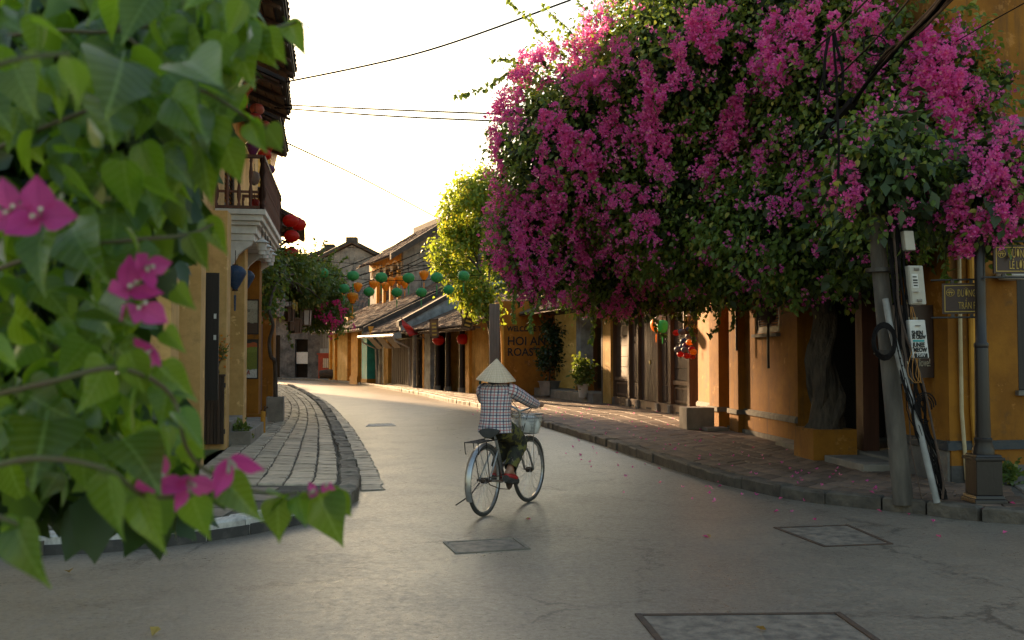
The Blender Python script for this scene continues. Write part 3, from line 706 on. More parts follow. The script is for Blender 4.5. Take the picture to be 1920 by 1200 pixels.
for s in (.6, 3.0, 4.6): part_box('floor_vent', M['dark'], t, FD, [(s, s + .45, .06, .084, .15, .2)])
def tile_roof(name, parent, p00, p10, p01, p11, mat, pitch=.24, amp=.045, steps=16, thick=.06):
    """barrel-tiled pitch: p00-p10 eave, p01-p11 ridge; courses of overlapping tiles as one relief"""
    p00, p10, p01, p11 = [Vector(p) for p in (p00, p10, p01, p11)]
    L = (p10 - p00).length; n = max(2, int(L / pitch)); up = (p10 - p00).cross(p01 - p00).normalized()
    if up.z < 0: up = -up
    b = MB(); cols = []
    for i in range(n):
        for a, h in ((0, 0), (.12, .75), (.3, 1), (.48, .75), (.6, 0), (.8, -.35)): cols.append(((i + a) / n, h, i))
    cols.append((1.0, 0, n)); rows = []
    for j in range(steps):
        rows.append((j / steps, 1.0)); rows.append(((j + .98) / steps, .55))
    for (v, k) in rows:
        for (u, h, i) in cols:
            wv = noise.noise(Vector((u * L * .4, v * 3, p00.x))) * .05
            b.v.append(p00.lerp(p10, u).lerp(p01.lerp(p11, u), v) + up * (amp * h * (.6 + .4 * k) + .02 * k + wv + (rnd.uniform(-.012, .012) if h > .5 else 0)))
    m = len(cols)
    for j in range(len(rows) - 1):
        for i in range(m - 1): b.f.append((j * m + i, j * m + i + 1, (j + 1) * m + i + 1, (j + 1) * m + i))
    o = b.build(name, mat, parent, fix=False)
    u_ = MB(); q = [p00, p10, p11, p01]; u_.prism([p - up * thick for p in q], [p - up * .03 for p in q]); u_.build('roof_deck', M['wood_dark'], o)
    tag(o, None, None, kind='stuff'); return o
tile_roof('roof_tiles', t, FD(-.3, .9, 2.95), FD(LD + .4, .9, 2.95), FD(-.3, -4.5, 5.2), FD(LD + .4, -4.5, 5.2), M['tile'])
part_box('end_wall', M['yel_far'], t, FD, [(LD + .05, LD + .7, -.55, .1, -.02, 3.0)])

# ================================================================== roastery front
t = roast = thing('roastery_house', 'shaded ochre house with black WELCOME TO HOI AN ROASTERY lettering', 'house', (1.5, 37, 0))
FR_ = Fr((-.42, 36.6), Vector((1, .0)), -1)
part_box('wall', M['yel'], t, FR_, [(.0, 2.0, -.25, 0, -.05, 3.6)])
for txt, h, y in (('WELCOME TO', .26, 621), ('HOI AN', .44, 647), ('ROASTERY', .41, 667)):
    z = P(950, y, 36.58).z
    text_mesh(txt, h, (Vector((P(951, y, 36.58).x, 36.585, z)), Vector((1, 0, 0)), Vector((0, 0, 1))), M['black_ink'], 'lettering', t, bold=.007, xs=.92 if h > .3 else .85)
FS = Fr((2.85, 30.3), Vector((1.1 - 2.85, 36.9 - 30.3)), 1); LS = 6.83
part_box('plinth', M['concrete'], t, FS, [(.2, LS, -.6, .35, -.02, .42)], .015)
part_box('recess_wall', M['wood_red'], t, FS, [(.1, LS + .3, -2.0, -1.8, -.02, 3.4)])
part_box('column', M['yel'], t, FS, [(2.75, 3.25, -.6, -.12, .42, 1.05)]); part_box('column', M['bluegrey'], t, FS, [(2.77, 3.23, -.58, -.14, 1.05, 3.1)])
part_box('pillar', M['yel_far'], t, FS, [(-.55, .12, -.5, .05, -.02, 3.2)]); part_box('thin_post', M['wood_grey'], t, FS, [(.16, .26, -.05, .05, .05, 3.1)])
part_box('lintel', M['wood_dark'], t, FS, [(-.5, LS + .3, -.6, .05, 3.1, 3.4)])
part_box('recess_door', M['black_wood'], t, FS, [(3.5, 5.6, -1.79, -1.74, .42, 2.6)])
tile_roof('roof_tiles', t, FS(-.5, .9, 3.1), FS(LS + 2.4, .9, 3.1), FS(-.5, -4, 5.1), FS(LS + 2.4, -4, 5.1), M['tile'])
def shrub(name, label, c, pot, blobs, n, mat, size=(.08, .15)):
    t = thing(name, label, 'potted plant', c)
    r, h, m_ = pot
    MB().lathe([(r * .75, 0), (r, h), (r * 1.08, h), (r * 1.08, h - .04), (r * .9, h - .03)], (0, 0, 0), 4 if m_ == 'concrete' else 18).build('pot', M[m_], t, local=True)
    MB().tube([(0, 0, h - .05), (.02, .03, h + .3), (0, 0, h + .6)], [.03, .025, .015], 7).build('trunk', M['bark'], t, local=True)
    me = foliage_mesh('foliage', [(Vector(b[0]), b[1]) for b in blobs], n, 14, .09, size, mat, .2, lo=.3)
    o = inst('foliage', me, t); tag(o, None, None, kind='stuff'); return t
c = P(1030, 735, 34.9); shrub('potted_shrub', 'tall dark shrub in a square tub in front of the roastery lettering', (c.x, c.y, .2), (.38, .5, 'concrete'), [((0, 0, 1.3), (.45, .45, .7)), ((.1, 0, 2.2), (.36, .36, .5))], 130, M['leaf_dark'])
c = P(1093, 742, 31.0); shrub('potted_shrub', 'leafy green plant in a white pot beside the roastery step', (c.x, c.y, .28), (.17, .42, 'pot_white'), [((0, 0, .85), (.3, .3, .45))], 60, M['leaf_vine'])

# small sign, pot and lantern bunch where the timber house meets the ochre wall
o = P(1290, 600, 22.6); t = thing('hanging_board', 'small dark board with gold letters 91 TRAN beside the ochre wall', 'sign', (o.x, o.y, 1.9))
S2 = Fr((P(1281, 600, 22.4).x, 22.4), Vector((1, 0)), -1); z0 = P(0, 627, 22.4).z; z1 = P(0, 575, 22.4).z
part_box('board', M['sign_maroon'], t, S2, [(0, .36, 0, .03, z0, z1)])
for k, (tx, hh) in enumerate((('A TOC', .15), ('LE A', .15), ('91 TRAN', .14))):
    text_mesh(tx, hh, (S2(.02, .034, z1 - .16 - k * .17), Vector((1, 0, 0)), Vector((0, 0, 1))), M['gold'], 'lettering', t, xs=.72)
c = P(1300, 588, 21.9); t = thing('flower_pot', 'white pot of pink flowers on a bracket at the edge of the ochre wall', 'flower pot', c)
MB().lathe([(.09, 0), (.13, .17), (.145, .17), (.145, .14), (.12, .15)], (0, 0, 0), 4).build('pot', M['pot_white'], t, local=True)
MB().box(-.15, .15, -.1, .1, -.05, 0).build('bracket', M['white'], t, local=True)
# ================================================================== left side: house with the white balcony
FL = Fr(L_O, L_D, -1)
def sL(Y): return (Y - 10) / L_D.y
t = balh = thing('balcony_house', 'pale ochre house with a white bracketed balcony behind the leaves on the left', 'house', (-5.5, 15, 0))
IN = -.4
H = [(sL(11.0), sL(12.3), .3, 2.6), (sL(13.0), sL(14.9), .3, 2.7), (sL(16.0), sL(17.3), .35, 2.75), (sL(18.3), sL(19.9), .35, 2.75), (sL(12.0), sL(13.4), 4.2, 6.1), (sL(14.8), sL(16.2), 4.2, 6.1), (sL(18.0), sL(19.6), 4.05, 6.0)]
part_box('wall', M['yel_pale'], t, FL, wall_with_holes(FL, 0, sL(24.6), IN - .3, IN, -.05, 6.6, H))
part_box('side_wall', M['yel_pale'], t, FL, [(0.002, .3, -9, IN - .301, -.05, 6.6)])
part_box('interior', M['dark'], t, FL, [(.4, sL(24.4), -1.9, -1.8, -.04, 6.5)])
# piers standing out from the wall
for nm, a, b, o1, z0, z1, mat in (('pier', 15.15, 15.62, .0, .1, 3.75, 'yel_pale'), ('pier', 17.55, 18.05, .02, .33, 3.75, 'yel_pale'), ('pier', 20.4, 20.95, .03, .1, 3.75, 'yel'), ('pier', 23.9, 24.4, .06, .1, 3.6, 'yel'), ('pier', 12.5, 12.9, 0, .1, 3.7, 'yel_pale'), ('pier', 10.4, 10.9, 0, .1, 3.7, 'yel_pale')):
    part_box(nm, M[mat], t, FL, [(sL(a), sL(b), IN - .05, o1, z0, z1)], .008)
part_box('pier_base', M['yel'], t, FL, [(sL(20.3), sL(21.0), IN, .1, .1, .36)], .01)
part_box('brown_panel', M['wood_red'], t, FL, [(sL(22.6), sL(23.4), IN - .01, IN + .25, .3, 2.9)])
# doors, shutters
for a, b in ((16.0, 17.3), (18.3, 19.9), (13.0, 14.9), (11.0, 12.3)):
    d = part_box('door', M['black_wood'], t, FL, [(sL(a), sL(a) + .07, IN - .2, IN - .1, .3, 2.6), (sL(b) - .07, sL(b), IN - .2, IN - .1, .3, 2.6)])
    n = 4; l = (sL(b) - sL(a) - .14) / n
    for k in range(n): part_box('panel', M['black_wood'], d, FL, [(sL(a) + .07 + k * l + .005, sL(a) + .07 + (k + 1) * l - .005, IN - .19, IN - .14, .32, 2.68)])
for a, b in ((12.0, 13.4), (14.8, 16.2), (18.0, 19.6)):
    louvre('shutter_window', t, FL, sL(a) + .06, sL(b) - .06, IN - .06, 4.28, 5.95, M['wood_dark'], M['wood_dark'], 2, .09)
# one open shutter leaf seen edge on, with little notes pinned to it
d = part_box('open_shutter', M['black_wood'], t, FL, [(sL(14.05), sL(14.12), IN, .02, .9, 2.7)])
for z in (1.75, 2.05): part_box('note', M['paper'], d, FL, [(sL(14.04), sL(14.049), -.045, -.01, z, z + .07)])
# steps
part_box('step', M['concrete'], t, FL, [(sL(15.7), sL(18.15), IN, .32, -.02, .34)], .012)
part_box('step', M['concrete'], t, FL, [(sL(15.66), sL(17.45), IN, .02, .338, .50)], .012)
part_box('step', M['concrete'], t, FL, [(sL(18.4), sL(20.28), IN, .22, -.02, .30)], .012)
part_box('string_course', M['white'], t, FL, [(0, sL(16.7), IN - .02, IN + .08, 3.62, 3.78)])
# balcony: slab in stepped mouldings, brackets, turned balusters
BY0, BY1, BO = 16.75, 21.1, .43
b0, b1 = sL(BY0), sL(BY1)
bal = part_box('balcony', M['white'], t, FL, [(b0, b1, IN, BO, 3.93, 4.02), (b0 + .05, b1 - .05, IN, BO - .05, 3.83, 3.93), (b0 + .10, b1 - .10, IN, BO - .10, 3.76, 3.83), (b0 + .16, b1 - .16, IN, BO - .16, 3.62, 3.76), (b0 + .2, b1 - .2, IN, BO - .2, 3.5, 3.62)], .008)
def bracket(s):
    prof = [(IN, 3.5), (BO - .22, 3.5), (BO - .26, 3.42), (BO - .36, 3.36), (BO - .47, 3.26), (BO - .55, 3.10), (BO - .60, 2.92), (BO - .63, 2.72), (BO - .70, 2.6), (IN, 2.56)]
    MB().prism([FL(s, o, z) for o, z in prof], [FL(s + .14, o, z) for o, z in prof]).build('bracket', M['white'], bal)
for s in (b0 + .22, (b0 + b1) / 2, b1 - .4): bracket(s)
def rail(name, p, q, z, w_=.035, h=.06):
    d = (q - p).normalized(); n = Vector((-d.y, d.x, 0)) * w_
    lo = [p - n, q - n, q + n, p + n]; MB().prism([Vector((v.x, v.y, z)) for v in lo], [Vector((v.x, v.y, z + h)) for v in lo]).build(name, M['wood_red'], bal)
corners = [FL(b0 + .06, IN, 0), FL(b0 + .06, BO - .06, 0), FL(b1 - .06, BO - .06, 0), FL(b1 - .06, IN, 0)]
prof = [(.028, 0), (.028, .08), (.018, .1), (.034, .2), (.036, .3), (.02, .42), (.03, .46), (.018, .5), (.034, .62), (.02, .78), (.03, .82), (.028, .88)]
bm_ = MB().lathe(prof, (0, 0, 0), 8).mesh('baluster', None, True, True); bm_.materials.append(M['wood_red'])
for p, q in zip(corners[:-1], corners[1:]):
    rail('handrail', p, q, 4.90, .04, .055); rail('lower_rail', p, q, 4.30, .02, .04); rail('foot_rail', p, q, 4.03, .03, .05)
    L = (q - p).length; n = max(3, int(L / .19))
    for k in range(n + 1):
        c = p.lerp(q, k / n); c.z = 4.03; o = inst('baluster', bm_, bal, c - wloc(bal)); 
        if k in (0, n): o.scale = (1.7, 1.7, 1.0)
# roof overhangs in three runs
for k, (ya, yb, o, zo) in enumerate(((11.5, 16.9, .95, 6.3), (17.1, 19.6, .72, 6.32), (19.8, 23.6, .42, 6.28))):
    a, b = sL(ya), sL(yb); r_ = MB(); q = [FL(a, o, zo), FL(b, o - .07, zo), FL(b, -3.2, zo + 1.6), FL(a, -3.2, zo + 1.6)]
    r_.prism(q, [p + Vector((0, 0, .09)) for p in q]); ro_ = r_.build('roof', M['tile_grey'], t)
    n = int((o - IN) / .17)
    for j in range(n):
        oo = IN + j * .17; za = zo + .43 * (o - oo) - .035; zb = zo + .43 * (o - oo - .16) - .035
        e = [FL(a + .02, oo, za - .012), FL(b - .02, oo, za - .012), FL(b - .02, oo + .155, zb - .012), FL(a + .02, oo + .155, zb - .012)]
        MB().prism([p + Vector((0, 0, -.018)) for p in e], [p + Vector((0, 0, .02)) for p in e]).build('soffit_board', M['wood_brown'], ro_)
    s = a + .05
    while s < b:
        e = [(IN, zo + .43 * (o - IN) - .17), (o - .05, zo - .10), (o - .05, zo - .055), (IN, zo + .43 * (o - IN) - .055)]
        MB().prism([FL(s, x, z) for x, z in e], [FL(s + .07, x, z) for x, z in e]).build('rafter', M['wood_dark'], ro_); s += .8
    tile_roof('roof_tiles', ro_, FL(a, o + .05, zo + .1), FL(b, o - .03, zo + .1), FL(a, -3.2, zo + 1.72), FL(b, -3.2, zo + 1.72), M['tile_grey'], .24, .04, 10)
    part_box('verge', M['mould'], ro_, FL, [(a - .12, a - .004, -3.2, o - .1, zo + .62, zo + .75)])
part_box('parapet', M['mould'], t, FL, [(sL(11.4), sL(15.6), -.9, -.3, 6.6, 7.25), (sL(11.2), sL(15.3), -.8, -.15, 7.25, 7.4)])
# posters on the pier that faces down the pavement
FP_ = lambda s, o, z: FL(sL(20.4) - o, s, z)
def poster(label, z0, z1, kind):
    t_ = thing('framed_poster', label, 'poster', FL(sL(20.35), -.2, z0), group=None)
    part_box('frame', M['black_wood'], t_, FP_, [(-.40, .02, .002, .02, z0, z0 + .025), (-.40, .02, .002, .02, z1 - .025, z1), (-.4, -.375, .002, .02, z0, z1), (-.005, .02, .002, .02, z0, z1)])
    part_box('print', M[kind], t_, FP_, [(-.376, -.004, .003, .010, z0 + .024, z1 - .024)]); return t_
def poster_mat(name, bands):
    m, tt, b, o = nodes(name); v = coords(tt); c = bands[0]; sx = N(tt, 'ShaderNodeSeparateXYZ'); tt.links.new(v, sx.inputs[0])
    cc = None; nz = noise_t(tt, v, 6, 5)
    ad = N(tt, 'ShaderNodeMath', operation='MULTIPLY_ADD'); ad.inputs[1].default_value = .16; tt.links.new(nz, ad.inputs[0]); tt.links.new(sx.outputs['Z'], ad.inputs[2])
    cc = bands[0][1]
    for z, col in bands[1:]: cc = mixc(tt, ramp(tt, ad.outputs[0], z, z + .012), cc, col)
    sp = ramp(tt, noise_t(tt, v, 40, 4, .8), .5, .62, 0, .5); cc = mixc(tt, sp, cc, (.05, .04, .03))
    tt.links.new(cc, b.inputs['Base Color']); b.inputs['Roughness'].default_value = .35; return m
M['print_coffee'] = poster_mat('poster_coffee', [(0, (.06, .03, .02)), (.30, (.36, .34, .26)), (.6, (.42, .40, .32))])
M['print_matcha'] = poster_mat('poster_matcha', [(0, (.55, .56, .55)), (.26, (.16, .20, .02)), (.62, (.20, .25, .03)), (.72, (.45, .10, .02)), (.8, (.02, .02, .02))])
p1 = poster('dark framed poster of coffee beans on the pier, the upper of two', 1.98, 2.70, 'print_coffee')
p2 = poster('framed poster of green matcha powder on the pier, the lower of two', 1.07, 1.88, 'print_matcha')
text_mesh('CHA', .13, (FP_(-.36, .013, 1.16), Vector((L_D.y, -L_D.x, 0)), Vector((0, 0, 1))), M['red_cabinet'], 'lettering', p2, xs=.8, bold=.003)
text_mesh('that\nworks', .09, (FP_(-.34, .013, 2.54), Vector((L_D.y, -L_D.x, 0)), Vector((0, 0, 1))), M['black_ink'], 'lettering', p1, xs=.8)
# low slatted gate and flower vase by the first pier
t_ = thing('slatted_gate', 'low dark slatted wooden gate beside the first pier of the balcony house', 'gate', FL(sL(14.6), -.1, SW))
for k in range(7): part_box('slat', M['wood_dark'], t_, FL, [(sL(15.05), sL(15.09), -.36 + k * .05, -.315 + k * .05, .2, 1.22)])
part_box('rail', M['wood_dark'], t_, FL, [(sL(15.095), sL(15.13), -.37, .0, .35, .42), (sL(15.095), sL(15.13), -.37, .0, 1.05, 1.12), (sL(15.02), sL(15.13), -.37, .0, 1.22, 1.25)])
c = FL(sL(15.08), -.12, 1.26); t_ = thing('flower_vase', 'glass vase of orange and yellow flowers on the slatted gate', 'vase', c)
MB().lathe([(.03, 0), (.035, .02), (.02, .08), (.045, .2), (.04, .2)], (0, 0, 0), 12).build('vase', M['glass'], t_, local=True, smooth=True)
st = MB()
for k in range(16):
    a = rnd.uniform(0, 6.28); l = rnd.uniform(.15, .4); st.tube([(0, 0, .1), (math.cos(a) * l * .5, math.sin(a) * l * .5, .2 + l * .7)], .004, 4)
st.build('stems', M['stem'], t_, local=True)
for nm, mt, n in (('leaves', M['leaf_vine'], 110), ('flowers', leaf_mat('marigold_petal', (.75, .35, .02), (.7, .15, .02), None, .3, (.9, .4, .02)), 130)):
    pos = rng.normal(size=(n, 3)) * np.array((.09, .09, .11)) + np.array((0, 0, .36)); V, Fc = leaf_arrays(pos, sph(n), sph(n), rng.uniform(.03, .07, n), LEAF_S, LEAF_SF)
    tag(inst(nm, np_mesh(nm, V, Fc, mt), t_), None, None, kind='stuff')
# yellow post stubs and tap at the step
o_ = MB().cyl(FL(sL(18.25), .30, SW), FL(sL(18.25), .30, .52), .045, n=10).build('yellow_bollard', M['yel_plain'], loc=FL(sL(18.25), .3, SW), smooth=True); tag(o_, 'short yellow stub post beside the grey step', 'post')
t_ = thing('standpipe', 'small rusty water tap standing beside the yellow stub post', 'tap', FL(sL(18.6), .3, SW))
MB().tube([FL(sL(18.6), .30, SW), FL(sL(18.6), .3, .55), FL(sL(18.6), .36, .58)], .016, 7).build('pipe', M['rust'], t_); MB().box(-.03, .03, -.008, .008, .57, .6, lambda a, b, c: FL(sL(18.6) + a, .3 + b, c)).build('handle', M['rust'], t_)

# ================================================================== next house on the left, with the pent roof
t = nexth = thing('pent_roof_house', 'ochre house past the balcony with a dark pent roof over red lanterns', 'house', (-7.5, 28, 0))
F2 = Fr((-6.15, 24.7), Vector((-1.75, 8.6)), -1)
part_box('wall', M['yel'], t, F2, wall_with_holes(F2, 0, 8.8, -.3, 0, -.05, 5.6, [(.9, 2.3, .2, 2.6), (3.2, 4.8, .2, 2.6), (5.6, 7.6, .2, 2.6), (2, 3.2, 3.4, 4.8)]))
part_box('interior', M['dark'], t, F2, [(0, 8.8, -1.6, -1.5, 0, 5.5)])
part_box('front_pier', M['wood_red'], t, F2, [(.1, .35, 0, .22, .1, 3.2)])
q = [F2(1.2, .95, 5.05), F2(5.4, .95, 5.05), F2(5.4, -.2, 5.65), F2(1.2, -.2, 5.65)]
r_ = MB().prism(q, [p + Vector((0, 0, .07)) for p in q]).build('pent_roof', M['tile_grey'], t)
for j in range(6):
    oo = -.18 + j * .185; za = 5.05 + .52 * (.95 - oo) - .03; e = [F2(1.22, oo, za), F2(5.38, oo, za), F2(5.38, oo + .175, za - .091), F2(1.22, oo + .175, za - .091)]
    MB().prism([p + Vector((0, 0, -.03)) for p in e], [p + Vector((0, 0, .01)) for p in e]).build('soffit_board', M['wood_dark'], r_)
for s in (1.3, 3.2, 5.2): MB().tube([F2(s, 0, 4.7), F2(s, .5, 5.1)], .04, 6).build('strut', M['wood_grey'], r_); MB().tube([F2(s, 0, 5.15), F2(s, .5, 4.95)], .035, 6).build('strut', M['wood_grey'], r_)
tile_roof('roof_tiles', t, F2(-.2, .3, 5.62), F2(8.9, .3, 5.62), F2(-.2, -4, 6.4), F2(8.9, -4, 6.4), M['tile_grey'])
part_box('shop_canopy', M['black_wood'], t, F2, [(.4, 6.2, 0.01, .8, 3.35, 3.45)])
part_box('canopy_beam', M['wood_dark'], t, F2, [(.4, 6.2, .78, .84, 3.25, 3.44)])
# a run of further house fronts on the left to the bend; the tall unseen one is added to shade the right
for k, (O, D, L, h, m_) in enumerate((((-7.95, 33.4), (-1.26, 4.4), 4.5, 5.4, 'yel_far'), ((-9.30, 38.2), (-2.2, 7.8), 15.0, 12.0, 'yel_far'), ((-14.0, 54.0), (-1.6, 5.4), 5.6, 2.6, 'grey_wall'))):
    t = thing('street_house', ('weathered ochre house on the left just past the vine', 'unseen tall ochre house added on the left to shade the right hand walls', 'low grey rendered house far down on the left bend')[k], 'house', (O[0] - 2, O[1] + 4, 0))
    f = Fr(O, Vector(D), -1)
    part_box('wall', M[m_], t, f, wall_with_holes(f, 0, L, -.3, -.02, -.05, h, [(1.0, 2.4, .2, 2.5)] + ([(3.6, 5.2, .2, 2.5)] if L > 6 else []))); part_box('interior', M['dark'], t, f, [(0, L, -1.4, -1.3, 0, h)])
    for s, e_ in [(1.0, 2.4)] + ([(3.6, 5.2)] if L > 6 else []): part_box('door', M['wood_dark'], t, f, [(s, e_, -.24, -.18, .1, 2.5)])
    part_box('end_wall', M[m_], t, f, [(0.002, .25, -5, -.301, -.05, h), (L - .25, L - .002, -5, -.301, -.05, h)])
    tile_roof('roof_tiles', t, f(-.1, .7, h - .4), f(L, .7, h - .4), f(-.1, -4, h + 1.2), f(L, -4, h + 1.2), M['tile'])
# concrete planter box at the foot of the vine
c = G(512, 791, SW); VPL = c
t = thing('concrete_planter', 'square grey concrete planter on the left pavement holding a thin vine trunk', 'planter', c)
fp = Fr((c.x, c.y + .2), L_D, -1)
part_box('tub', M['concrete'], t, fp, [(-.2, .2, -.18, -.13, SW, .66), (-.2, .2, .13, .18, SW, .66), (-.2, -.15, -.13, .13, SW, .658), (.15, .2, -.13, .13, SW, .658)], .006); part_box('soil', M['bark'], t, fp, [(-.16, .16, -.14, .14, SW, .6)])

# ================================================================== the row of old houses round the bend
F3 = Fr((-.9, 37.5), Vector((-.3695, .929)), 1)
def s3(Y0): return (Y0 - 37.5) / F3.d.y
IN3 = -.001
# --- yellow house with the timber posts
t = h1 = thing('low_tiled_house', 'low ochre house with timber posts and tiled roof beside the pale blue pillar', 'house', (0, 42, 0))
part_box('front_wall', M['yel_far'], t, F3, [(0, s3(39.45), -.3, 0, -.05, 2.9), (s3(39.45), s3(45.9), -1.6, -1.4, -.05, 3.2), (-.06, .24, -5, -.301, -.05, 3.6)])
part_box('pilaster', M['yel_plain'], t, F3, [(s3(39.2), s3(39.6), -.3, .12, -.05, 2.7)])
for Y0 in (40.6, 42.3, 43.7): 
    MB().cyl(F3(s3(Y0), -.1, .3), F3(s3(Y0), -.1, 2.75), .12, .11, 10).build('post', M['black_wood'], t, smooth=True); MB().cyl(F3(s3(Y0), -.1, .05), F3(s3(Y0), -.1, .3), .17, .15, 10).build('post_base', M['concrete'], t)
part_box('pillar', M['bluegrey'], t, F3, [(s3(44.25), s3(45.1), -.35, .05, -.05, 2.75)]); part_box('pillar_edge', M['yel_plain'], t, F3, [(s3(45.11), s3(45.35), -.3, .06, -.05, 2.7)])
part_box('dark_door', M['dark'], t, F3, [(s3(40.9), s3(42.0), -1.39, -1.36, 0, 2.3), (s3(42.7), s3(43.5), -1.39, -1.36, 0, 2.3)])
part_box('eave_beam', M['wood_dark'], t, F3, [(-.1, s3(45.9), .55, .7, 2.55, 2.68)])
part_box('interior', M['dark'], t, F3, [(.25, s3(45.9), -3.2, -3.1, -.05, 4.0), (s3(45.7), s3(45.9), -3.1, -.36, -.05, 3.2)])  # unseen near-black walls added to stop sunlight showing through the house
n = 16
for k in range(n): part_box('rafter_end', M['wood_grey'], t, F3, [(k * s3(45.9) / n, k * s3(45.9) / n + .1, .3, .85, 2.62, 2.70)])
tile_roof('roof_tiles', t, F3(-.3, .95, 2.68), F3(s3(45.9), .95, 2.68), F3(-.3, -4.6, 5.0), F3(s3(45.9), -4.6, 5.0), M['tile'], .24, .05, 22)
part_box('ridge', M['mould'], t, F3, [(-.3, s3(45.9), -4.9, -4.5, 4.9, 5.25)])
e = [(.9, 2.7), (-4.6, 4.9), (-4.6, 5.55), (-3.2, 5.2), (-1.9, 4.55), (-.2, 3.6), (.9, 3.0)]
MB().prism([F3(s3(46.0), o, z) for o, z in e], [F3(s3(46.25), o, z) for o, z in e]).build('fire_wall', M['bluegrey'], t)
e = [(1.0, 2.95), (-.2, 3.61), (-1.9, 4.56), (-3.2, 5.21), (-4.6, 5.56), (-4.6, 5.8), (-3.2, 5.45), (-1.9, 4.8), (-.2, 3.85), (1.0, 3.2)]
MB().prism([F3(s3(45.93), o, z) for o, z in e], [F3(s3(46.33), o, z) for o, z in e]).build('coping', M['mould'], t)
# --- house with the slatted gate
t = h2 = thing('slatted_gate_house', 'low house with a grey slatted timber gate under metal awnings', 'house', (-4, 50, 0))
part_box('back_wall', M['dark'], t, F3, [(s3(46.3), s3(52.6), -1.2, -1.1, -.05, 3)])
g = part_box('gate', M['wood_grey'], t, F3, [(s3(46.6), s3(51.2), -.22, -.17, .6, .7), (s3(46.6), s3(51.2), -.22, -.17, 1.4, 1.5), (s3(46.6), s3(51.2), -.22, -.17, 2.2, 2.3)])
part_box('gate_backing', M['black_wood'], g, F3, [(s3(46.5), s3(51.3), -.32, -.28, .1, 2.5)])
n = 13
for k in range(n):
    a = s3(46.65) + k * (s3(51.1) - s3(46.65)) / n; part_box('slat', M['wood_grey'], g, F3, [(a, a + .2, -.16, -.1, .16, 2.42)])
part_box('foot_beam', M['wood_grey'], t, F3, [(s3(46.5), s3(51.4), -.3, .05, 0.0, .2)])
for Y0, m_ in ((52.3, 'bluegrey'), (46.35, 'bluegrey')): MB().cyl(F3(s3(Y0), .12, .1), F3(s3(Y0), .12, 2.6), .09, n=8).build('banded_post', M[m_], t)
part_box('pilaster', M['yel_far'], t, F3, [(s3(51.3), s3(52.1), -.3, .0, -.05, 2.9)])
MB().tube([F3(s3(46.2), 1.15, 2.55), F3(s3(52.9), 1.15, 2.62)], .07, 8).build('gutter', M['pipe_grey'], t)
for Y0 in (46.5, 52.4): MB().tube([F3(s3(Y0), 1.13, 2.55), F3(s3(Y0), 1.0, 2.3), F3(s3(Y0), .35, 2.0), F3(s3(Y0), .28, .2)], .05, 7).build('downpipe', M['pipe_grey'], t)
for k, Y0 in enumerate((47.6, 49.2, 50.8)): 
    q = [F3(s3(Y0) - .6, 1.05, 2.5), F3(s3(Y0) + .6, 1.05, 2.5), F3(s3(Y0) + .6, .55, 1.98), F3(s3(Y0) - .6, .55, 1.98)]; MB().prism(q, [p + Vector((0, 0, .03)) for p in q]).build('awning_panel', M['wood_grey'], t)
tile_roof('roof_tiles', t, F3(s3(46.3), 1.05, 2.72), F3(s3(52.7), 1.05, 2.72), F3(s3(46.3), -5.2, 5.75), F3(s3(52.7), -5.2, 5.75), M['tile'], .25, .05, 24)
e = [(.9, 2.7), (-5.2, 5.5), (-5.2, 6.1), (.9, 3.15)]
MB().prism([F3(s3(52.75), o, z) for o, z in e], [F3(s3(53.05), o, z) for o, z in e]).build('fire_wall', M['mould'], t)
# --- two-storey house with the arched loggia
t = h3 = thing('two_storey_house', 'old two storey house with yellow arched loggia and mossy tiled roofs', 'house', (-6, 60, 0))
part_box('pillar', M['yel_plain'], t, F3, [(s3(56.9), s3(58.5), -.35, .2, -.05, 3.15)]); part_box('pillar_base', M['yel_plain'], t, F3, [(s3(56.8), s3(58.6), -.35, .26, -.05, .45)])
part_box('pillar', M['teal'], t, F3, [(s3(55.1), s3(56.3), -.35, .12, .35, 3.1)]); part_box('pillar_base', M['yel_plain'], t, F3, [(s3(55.05), s3(56.35), -.35, .15, -.05, .35)])
part_box('front_wall', M['yel_far'], t, F3, [(s3(53.1), s3(66), -.7, -.5, -.05, 3.2)]); part_box('dark_door', M['black_wood'], t, F3, [(s3(53.2), s3(55), -.49, -.4, 0, 2.8)])
for k in range(5): part_box('door_plank', M['black_wood'], t, F3, [(s3(53.25) + k * .37, s3(53.25) + k * .37 + .35, -.39, -.35, .05, 2.75)])
part_box('eave_board', M['wood_brown'], t, F3, [(s3(53), s3(61), .75, .95, 2.95, 3.12)])
n = 20
for k in range(n): part_box('rafter_end', M['wood_grey'], t, F3, [(s3(53) + k * .42, s3(53) + k * .42 + .2, .5, 1.1, 3.0, 3.08)])
tile_roof('roof_tiles', t, F3(s3(53.1), 1.1, 3.1), F3(s3(66), 1.1, 3.1), F3(s3(53.1), -6, 6.5), F3(s3(66), -6, 6.5), M['tile'], .26, .05, 26)
UF = -3.0
part_box('upper_wall', M['grey_wall'], t, F3, wall_with_holes(F3, s3(59), s3(66.5), UF - .3, UF, 4.2, 7.9, [(s3(59.6) + k * 2.0, s3(59.6) + k * 2.0 + 1.3, 5.2, 7.2) for k in range(3)]))
part_box('loggia_dark', M['dark'], t, F3, [(s3(59.2), s3(66), UF - 1.5, UF - 1.4, 4.2, 7.8)])
part_box('gable_wall', M['grey_wall'], t, F3, [(s3(58.9), s3(59.2), -10, UF - .05, 3.5, 7.9)])
e = [(UF, 7.9), (UF - 3.4, 10.0), (UF - 6.8, 7.9)]; MB().prism([F3(s3(58.9), o, z) for o, z in e], [F3(s3(59.2), o, z) for o, z in e]).build('gable', M['grey_wall'], t)
